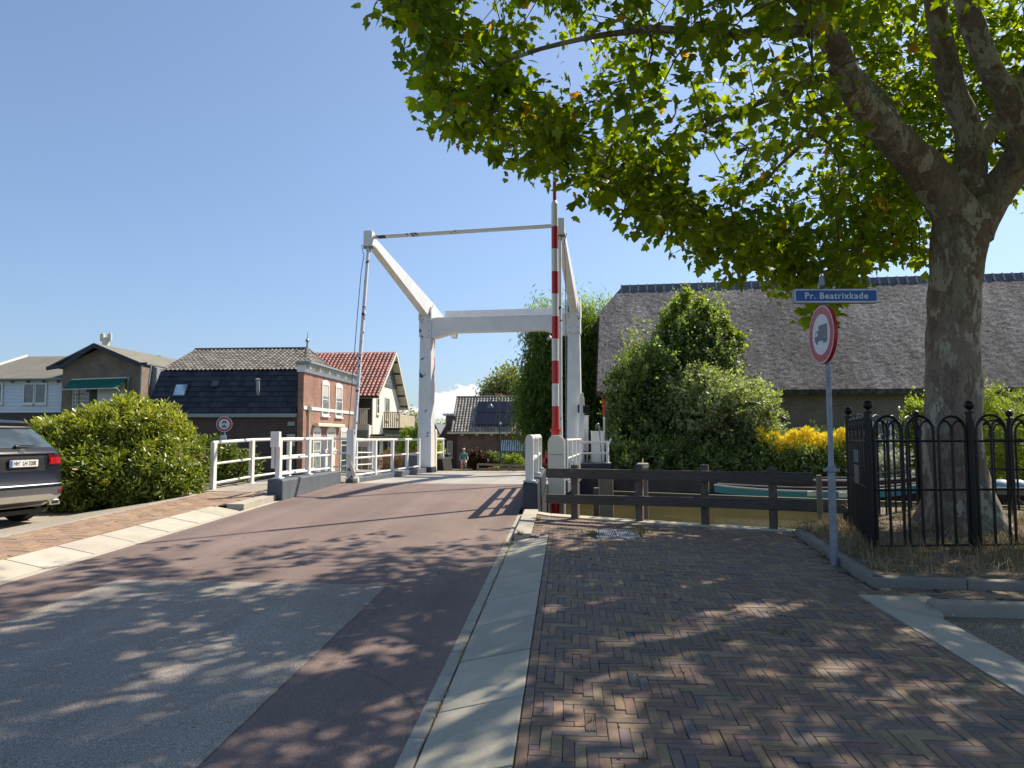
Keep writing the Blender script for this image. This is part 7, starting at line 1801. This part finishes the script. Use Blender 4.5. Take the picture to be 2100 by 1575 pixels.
def surf(s, z):  # rear surface l at (s,z)
    z = max(z, SLC[0][0])
    for A, B in zip(SLC, SLC[1:]):
        if A[0] <= z <= B[0]:
            f = (z - A[0]) / (B[0] - A[0]); lr, hw, rr = [A[i] + (B[i] - A[i]) * f for i in (1, 3, 4)]; break
    rr = min(rr, hw * .9); bow = .07; e = hw - rr
    if abs(s) <= e: return lr - bow * .8 * ((1 - (s / hw) ** 2) - (1 - (e / hw) ** 2))
    q_ = min(1, (abs(s) - e) / rr); return lr + rr * (1 - math.sqrt(max(0, 1 - q_ * q_)))
def rear_patch(name, outline, mat, off=.008, parent=None, thick=.02, nu=14, nv=6, bevel=0):
    """outline: function (u,v in 0..1) -> (s,z)"""
    mb = MB(); vs = []
    for j in range(nv + 1):
        for i in range(nu + 1):
            s, z = outline(i / nu, j / nv); vs.append(cp(surf(s, z) - off, s, z))
    n = nu + 1; nt = len(vs); vs += [v + Vector((-thick - off, 0, 0)) for v in vs]
    f = [(j * n + i, j * n + i + 1, (j + 1) * n + i + 1, (j + 1) * n + i) for j in range(nv) for i in range(nu)]
    edge = [i for i in range(n)] + [j * n + nu for j in range(1, nv + 1)] + [nv * n + i for i in range(nu - 1, -1, -1)] + [j * n for j in range(nv - 1, 0, -1)]
    f += [(edge[k], edge[(k + 1) % len(edge)], edge[(k + 1) % len(edge)] + nt, edge[k] + nt) for k in range(len(edge))]
    mb.add(vs, f); return mb.build(name, mat, parent or car, smooth=False, autosmooth=35)
def trap(z0, z1, w0, w1, s0=None):
    return lambda u, v: ((-1 + 2 * u) * (w0 + (w1 - w0) * v), z0 + (z1 - z0) * v)
rear_patch('rear_window', trap(1.20, 1.505, .73, .59), M['carglass'], .006)
rear_patch('window_surround', trap(1.505, 1.565, .60, .57), M['blackplastic'], .03)
rear_patch('plate_recess', lambda u, v: ((-1 + 2 * u) * (.44 - .04 * v), .84 + .25 * v), M['blackplastic'], .003)
rear_patch('tailgate_crease', trap(1.105, 1.12, .66, .66), M['car'], .03)
rear_patch('lower_bumper', lambda u, v: ((-1 + 2 * u) * (.90 - .02 * v), .40 + .18 * v), plain('bumper_grey', (.10, .105, .115), .4, .2, var=.05, coat=.2), .012)
rear_patch('chrome_diffuser', lambda u, v: ((-1 + 2 * u) * (.83 + .02 * v), .28 + (.16 + .03 * (abs(-1 + 2 * u) < .7)) * v), M['chrome'], .03)
rear_patch('skid_recess', lambda u, v: ((-1 + 2 * u) * .50, .30 + .07 * v), M['blackplastic'], .036)
rear_patch('bumper_line', trap(.625, .64, .88, .88), M['chrome'], .008, thick=.01)
for sg in (1, -1):
    rear_patch('tail_light', lambda u, v: (sg * (.50 + .40 * u), .915 + .02 * (1 - u) ** 2 + .02 * u * u + (.165 - .035 * u * u) * v), M['lampdark'], .014)
    rear_patch('tail_light_inner', lambda u, v: (sg * (.53 + .22 * u), .945 + (.10) * v), M['lampred'], .022)  # brighter red inner field of the tail light
    rear_patch('reflector', lambda u, v: (sg * (.66 + .20 * u), .50 + .035 * v), M['lampred'], .02)
    ex = MB(); c_ = cp(surf(sg * .66, .35) - .045, sg * .66, .335)
    ex.hexa([c_ + Vector((x, y, z)) for z in (-.045, .045) for x, y in ((-.05, -.10 - z * .3), (.03, -.10 - z * .3), (.03, .10 - z * .3), (-.05, .10 - z * .3))]); eo = ex.build('exhaust', M['chrome'], car, bevel=.015)
    ex = MB(); ex.obox(c_ + Vector((.031, 0, 0)), (.006, .14, .055)); ex.build('exhaust_opening', M['blackplastic'], eo)
# wheels and dark underside
for l in (.92, 3.78):
    for s in (-.80, .80):
        mb = MB(); c_ = cp(l, s, .355 / 1.05); mb.lathe(c_ + Vector((0, -.115, 0)), [(.25, 0), (.34, .01), (.355, .03), (.355, .20), (.34, .22), (.25, .23)], 28, 'y'); wo = mb.build('wheel', M['tyre'], car, autosmooth=35)
        mb = MB(); mb.lathe(c_ + Vector((0, (.085 if s > 0 else -.13), 0)), [(.24, 0), (.245, .02), (.06, .045)], 20, 'y'); mb.build('rim', M['chrome'], wo, autosmooth=30)
mb = MB(); mb.box(CX - 4.3, CX - .35, CY - .75, CY + .75, CZ + .17, CZ + .24); mb.build('underbody', M['blackplastic'], car)
# side windows
for sg in (1, -1):
    mb = MB(); mb.add([cp(.75, sg * .885, 1.18), cp(3.1, sg * .885, 1.18), cp(2.45, sg * .70, 1.51), cp(.95, sg * .70, 1.51)], [(0, 1, 2, 3)]); mb.build('side_window', M['carglass'], car)
mb = MB(); mb.add([cp(3.52, -.78, 1.09), cp(3.52, .78, 1.09), cp(2.45, .6, 1.52), cp(2.45, -.6, 1.52)], [(0, 1, 2, 3)]); mb.build('windscreen', M['carglass'], car)
# wiper, emblem, plate
mb = MB(); w0 = cp(surf(0, 1.22) - .03, -.06, 1.22); w1 = cp(surf(.3, 1.24) - .035, .36, 1.235); mb.tube([w0, w0.lerp(w1, .15) + Vector((.02, 0, .02)), w1], [.03, .018, .006], 8); mb.build('wiper', M['blackplastic'], car)
RX = facing((1, 0, 0)); ec = cp(surf(0, 1.14) - .022, 0, 1.145)
mb = MB(); ring_mb(mb, ec, RX, .036, .042, -.004, .004, 32)
for k in range(3):
    a = PI / 2 + k * 2 * PI / 3; local_poly(mb, ec, RX, [(.004 * math.cos(a + PI / 2), .004 * math.sin(a + PI / 2)), (-.004 * math.cos(a + PI / 2), -.004 * math.sin(a + PI / 2)), (.038 * math.cos(a), .038 * math.sin(a))], -.003, .005)
mb.build('emblem', M['chrome'], car)
pc_ = cp(surf(0, .96) - .026, 0, .965)
mb = MB(); local_poly(mb, pc_, RX, rrect(.55, .14, .012), -.012, .0); pl_ = mb.build('number_plate', M['blackplastic'], car)
mb = MB(); local_poly(mb, pc_, RX, rrect(.52, .11, .010), .0005, .0025); mb.build('plate_face', plain('plate_white', (.70, .70, .68), .4, bump=0, var=.02), pl_)
mb = MB(); local_poly(mb, pc_, RX, [(-.255, -.05), (-.215, -.05), (-.215, .05), (-.255, .05)], .003, .0045); mb.build('plate_blue_strip', M['signblue'], pl_)
mb = MB(); local_poly(mb, pc_, RX, circ(.009, 12, -.072, .025), .003, .005); mb.build('plate_sticker', M['signblue'], pl_)
add_text(pl_, 'plate_text', 'HH', .092, pc_ + RX @ Vector((-.145, -.003, .0040)), RX, M['blackplastic'], 1.0, .001, .80)
add_text(pl_, 'plate_text', 'LH 320E', .092, pc_ + RX @ Vector((.095, -.003, .0040)), RX, M['blackplastic'], 1.0, .001, .80)
add_text(car, 'badge_text', '300 de', .055, cp(surf(-.42, 1.14) - .012, -.50, 1.145), RX, M['chrome'], 1.1, .002)

# ------------------------------------------------------------------ street lamp and low garden fence
YL = 51.5
q0 = atY(1027, 965, YL); zb2 = q0.z; t = thing('street_lamp', (q0.x, YL, zb2), 'dark green street lamp with curved neck and bell shade in front of the solar-panel house', 'street lamp')
qa = atY(1024, 824, YL); qh = atY(1006, 827, YL)
mb = MB(); mb.tube([(q0.x, YL, zb2), (q0.x, YL, zb2 + .9)], .085, 10); mb.tube([(q0.x, YL, zb2 + .9), (qa.x, YL, qa.z - 1.2), (qa.x, YL, qa.z)], [.06, .05, .035], 10)
arc = [Vector(((qa.x + qh.x) / 2 + (qa.x - qh.x) / 2 * math.cos(PI * k / 10), YL, qa.z + (qa.x - qh.x) * .62 * math.sin(PI * k / 10))) for k in range(11)]
mb.tube(arc, .03, 8); mb.build('pole', plain('lamp_green_paint', (.02, .04, .03), .45), t, autosmooth=40)
mb = MB(); mb.lathe((qh.x, YL, qh.z - .30), [(.20, 0), (.19, .08), (.10, .2), (.04, .26), (.03, .34)], 16); mb.build('lamp_shade', plain('lamp_shade_green', (.10, .16, .14), .3, .3), t, autosmooth=50)
q = atY(1026, 868, YL); mb = MB(); mb.obox((q.x + .02, YL - .08, q.z), (.14, .05, .16)); mb.build('number_tag', M['signwhite'], t)
fx0 = atY(980, 960, 50.2); fx1 = atY(1078, 960, 49.2); t = thing('garden_fence', (fx0.x, 50, fx0.z), 'low grey two-rail wooden fence before the garden of the pink brick house', 'fence')
zt0 = atY(980, 952, 50.2).z; zt1 = atY(1078, 956, 49.2).z; zm0 = atY(980, 965, 50.2).z; zm1 = atY(1078, 966, 49.2).z
mb = MB(); mb.beam((fx0.x, 50.2, zt0), (fx1.x, 49.2, zt1), .05, .14); mb.build('rail', M['palewood'], t); mb = MB(); mb.beam((fx0.x, 50.2, zm0 + .1), (fx1.x, 49.2, zm1 + .12), .05, .14); mb.build('rail', M['palewood'], t)
for k in range(4):
    p = Vector((fx0.x, 50.15, zt0 + .02)).lerp(Vector((fx1.x, 49.15, zt1)), k / 3); mb = MB(); mb.beam((p.x, p.y, zb2 - .2), p, .12, .12); mb.build('post', M['palewood'], t)
q = atY(1005, 961, 50.8); t = thing('flower_tub', (q.x, 50.8, q.z - .25), 'small mound of pink flowers behind the low garden fence', 'flowers')
Cc = np.array([q.x, 50.8, q.z - .1]) + rdir(300) * np.array([.26, .2, .16]); leaves('blossom', Cc, rdir(300), rdir(300), np.full(300, .09), T_BROAD, leafmat('pink_flower', (.45, .10, .13), (.70, .28, .30), .1, .7, (1, 1, 1)), t, None, np.zeros(300))
# dark bin beside the left boom
a = atY(905, 966, 30); b = atY(920, 930, 30); t = thing('wheelie_bin', ((a.x + b.x) / 2, 30, a.z), 'dark wheelie bin standing beyond the far parapet, left of the cyclist', 'bin')
mb = MB(); mb.hexa([(a.x + .02, 30, farz(30) + .04), (b.x - .03, 30, farz(30) + .04), (b.x - .03, 30.5, farz(30) + .04), (a.x + .02, 30.5, farz(30) + .04), (a.x, 29.96, b.z - .08), (b.x, 29.96, b.z - .08), (b.x, 30.56, b.z - .08), (a.x, 30.56, b.z - .08)]); mb.build('body', M['blackplastic'], t, bevel=.02)
mb = MB(); mb.hexa([(a.x - .02, 29.94, b.z - .07), (b.x + .02, 29.94, b.z - .07), (b.x + .02, 30.6, b.z - .07), (a.x - .02, 30.6, b.z - .07), (a.x, 29.98, b.z - .02), (b.x, 29.98, b.z - .02), (b.x, 30.5, b.z + .02), (a.x, 30.5, b.z + .02)]); mb.build('lid', M['blackplastic'], t, bevel=.01)

# ------------------------------------------------------------------ cyclist
YCc = 46.0
q = atY(951, 967, YCc); CXc = q.x; HH = 1.0
zt_ = atY(951, 919.5, YCc).z; zg_ = farz(YCc) + .02
sc = (zt_ - zg_) / 1.78
bk = thing('bicycle', (CXc, YCc, zg_), 'bicycle ridden towards the bridge by the man in the teal shirt', 'bicycle')
bdir = Vector((.12, -1, 0)).normalized(); bs = Vector((-bdir.y, bdir.x, 0))
def bp(f, s, z): return Vector((CXc, YCc, zg_)) + bdir * (f * sc) + bs * (s * sc) + Vector((0, 0, z * sc))
for f, nm in ((.52, 0), (-.52, 1)):
    c_ = bp(f, 0, .34)
    mb = MB(); pts = [c_ + bdir * (.33 * sc * math.cos(a)) + Vector((0, 0, .33 * sc * math.sin(a))) for a in [2 * PI * k / 24 for k in range(25)]]; mb.tube(pts, .019 * sc, 6, cap=False); w_ = mb.build('wheel', M['tyre'], bk)
    mb = MB()
    for k in range(10): a = 2 * PI * k / 10; mb.tube([c_, c_ + bdir * (.32 * sc * math.cos(a)) + Vector((0, 0, .32 * sc * math.sin(a)))], .002, 3)
    mb.tube([c_ - bs * .05, c_ + bs * .05], .02, 8); mb.build('spokes', M['steel'], w_)
mb = MB()
for p, e in (((-.52, 0, .34), (-.12, 0, .30)), ((-.12, 0, .30), (-.20, 0, .82)), ((-.12, 0, .30), (.36, 0, .72)), ((-.18, 0, .72), (.34, 0, .84)), ((-.52, 0, .34), (-.18, 0, .72)), ((.52, 0, .34), (.36, 0, .72)), ((.36, 0, .72), (.32, 0, 1.02))): mb.tube([bp(*p), bp(*e)], .017 * sc, 8)
mb.build('frame', M['black'], bk)
mb = MB(); mb.tube([bp(.22, -.30, 1.03), bp(.32, -.14, 1.05), bp(.32, .14, 1.05), bp(.22, .30, 1.03)], .014 * sc, 8); mb.build('handlebar', M['steel'], bk)
mb = MB(); mb.obox(bp(-.22, 0, .87), (.16, .24, .06)); mb.build('saddle', M['blackplastic'], bk, bevel=.02)
mb = MB(); mb.tube([bp(-.12, -.10, .30), bp(-.12, .10, .30)], .02, 8); mb.obox(bp(-.12 + .0, .14, .47), (.09, .09, .02)); mb.obox(bp(-.12, -.14, .13), (.09, .09, .02)); mb.build('pedals', M['steel'], bk)
mb = MB(); mb.obox(bp(-.55, -.16, .62), (.12, .3, .26)); mb.build('pannier', plain('red_pannier', (.35, .06, .09), .7), bk, bevel=.03)
pr = thing('person', (CXc, YCc, zg_), 'man in a teal t-shirt, pale shorts and white cap riding a bicycle towards the bridge', 'person')
SK = plain('skin', (.42, .24, .17), .6, var=.06, bump=0)
def skin_fig(name, verts, edges, radii, mat, parent, root=0, sub=2):
    me = bpy.data.meshes.new(name); off = WORLD_LOC[parent.name]
    me.from_pydata([tuple(bp(*v) - off) for v in verts], edges, []); me.materials.append(mat)
    o = bpy.data.objects.new(name, me); COL.objects.link(o); o.parent = parent
    o.modifiers.new('skin', 'SKIN')
    if not me.skin_vertices: 
        bpy.context.view_layer.objects.active = o; o.select_set(True); bpy.ops.object.mode_set(mode='OBJECT'); bpy.ops.mesh.customdata_skin_add()
    for i, r in enumerate(radii): me.skin_vertices[0].data[i].radius = (r[0] * sc, r[1] * sc) if isinstance(r, tuple) else (r * sc, r * sc)
    me.skin_vertices[0].data[root].use_root = True
    s_ = o.modifiers.new('sub', 'SUBSURF'); s_.levels = sub; s_.render_levels = sub
    return o
# pelvis, spine, neck, head, arms, legs (right foot low, left foot high); one continuous body
V = [(-.20, 0, .92), (-.16, 0, 1.10), (-.07, 0, 1.30), (-.02, 0, 1.42), (.02, 0, 1.50), (.05, 0, 1.58), (.07, 0, 1.68),
     (-.03, .17, 1.40), (.05, .25, 1.20), (.20, .27, 1.07), (.24, .28, 1.05),
     (-.03, -.17, 1.40), (.05, -.25, 1.20), (.20, -.27, 1.07), (.24, -.28, 1.05),
     (-.18, .10, .90), (.20, .13, .86), (.02, .13, .56), (-.06, .13, .50), (.06, .14, .47),
     (-.18, -.10, .90), (.10, -.12, .58), (-.10, -.12, .24), (-.16, -.12, .17), (-.03, -.13, .14)]
E_ = [(0, 1), (1, 2), (2, 3), (3, 4), (4, 5), (5, 6), (3, 7), (7, 8), (8, 9), (9, 10), (3, 11), (11, 12), (12, 13), (13, 14), (0, 15), (15, 16), (16, 17), (17, 18), (18, 19), (0, 20), (20, 21), (21, 22), (22, 23), (23, 24)]
Rr_ = [(.13, .16), (.11, .14), (.12, .16), (.11, .14), .055, .075, .085, .06, .045, .032, .035, .06, .045, .032, .035, .09, .07, .045, .04, .035, .09, .07, .045, .04, .035]
skin_fig('body', V, E_, Rr_, SK, pr)
skin_fig('t_shirt', [(-.18, 0, .98), (-.14, 0, 1.12), (-.07, 0, 1.30), (-.02, 0, 1.42), (.01, 0, 1.47), (-.03, .18, 1.40), (.03, .235, 1.25), (-.03, -.18, 1.40), (.03, -.235, 1.25)], [(0, 1), (1, 2), (2, 3), (3, 4), (3, 5), (5, 6), (3, 7), (7, 8)], [(.13, .17), (.125, .165), (.135, .185), (.125, .17), .07, .075, .065, .075, .065], plain('teal_shirt', (.02, .22, .26), .8, var=.1), pr)
skin_fig('shorts', [(-.20, 0, .93), (-.18, .10, .89), (.06, .13, .87), (-.18, -.10, .89), (-.02, -.12, .72)], [(0, 1), (1, 2), (0, 3), (3, 4)], [(.14, .17), .11, .088, .11, .088], plain('pale_shorts', (.50, .45, .40), .85, var=.08), pr)
mb = MB()
for s_ in (-.035, .035): mb.ball(bp(.145, s_, 1.685), .012 * sc, 8, 5)
mb.obox(bp(.155, 0, 1.69), (.13 * sc, .02, .035 * sc)); mb.build('sunglasses', M['black'], pr)
mb = MB(); mb.tube([bp(.15, 0, 1.665), bp(.175, 0, 1.645)], [.010, .014], 6); mb.obox(bp(.148, 0, 1.612), (.045 * sc, .01, .010)); 
for s_ in (-.087, .087): mb.ball(bp(.06, s_, 1.66), .022 * sc, 8, 5)
mb.build('nose_mouth_ears', plain('skin_warm', (.40, .19, .14), .6, bump=0), pr)
mb = MB(); mb.lathe(bp(.065, 0, 1.70), [(.094 * sc, 0), (.092 * sc, .03), (.075 * sc, .07), (.04 * sc, .095), (.003, .10)], 16); mb.obox(bp(.17, 0, 1.715), (.15 * sc, .10 * sc, .012)); mb.build('cap', plain('white_cap', (.68, .66, .64), .8), pr, autosmooth=50)
for s_ in (-1, 1):
    mb = MB(); h = bp(.25, s_ * .28, 1.045)
    mb.obox(h, (.05 * sc, .06 * sc, .03 * sc))
    for k in range(4): f0 = h + bs * ((-.022 + .015 * k) * sc) + bdir * .03 * sc; mb.tube([f0, f0 + bdir * (.030 * sc), f0 + bdir * (.035 * sc) - Vector((0, 0, (.028 + .004 * (k % 3)) * sc))], [.009 * sc, .008 * sc, .006 * sc], 5)
    mb.tube([h - bs * (s_ * .025 * sc), h - bs * (s_ * .045 * sc) + bdir * .02 * sc - Vector((0, 0, .02 * sc))], [.009 * sc, .007 * sc], 5)
    mb.build('hand', SK, pr)
mb = MB(); mb.obox(bp(.04, .14, .475), (.09 * sc, .26 * sc, .07 * sc)); mb.obox(bp(-.05, -.13, .135), (.09 * sc, .26 * sc, .07 * sc)); mb.build('shoes', M['black'], pr, bevel=.02)
for im in list(bpy.data.curves):
    bpy.data.curves.remove(im)

for nm, gr_ in (('railing', 'white bridge railings'), ('parapet', 'bridge parapet blocks'), ('barrier', 'striped boom barriers'), ('post', 'timber and steel posts in the canal')):
    for o in list(bpy.data.objects):
        if o.get('category') == nm and 'group' not in o: o['group'] = gr_
for o in list(bpy.data.objects):
    if o.name.startswith('distant_house'): o['group'] = 'distant houses left of the road'
    if o.name.startswith('garden_shrub'): o['group'] = 'garden shrubs beyond the bridge'
car.location = (-8.58 - 2.3 * math.cos(math.radians(8)), 11.10 + 2.3 * math.sin(math.radians(8)), CZ)
car.rotation_euler = (0, 0, -math.radians(8))
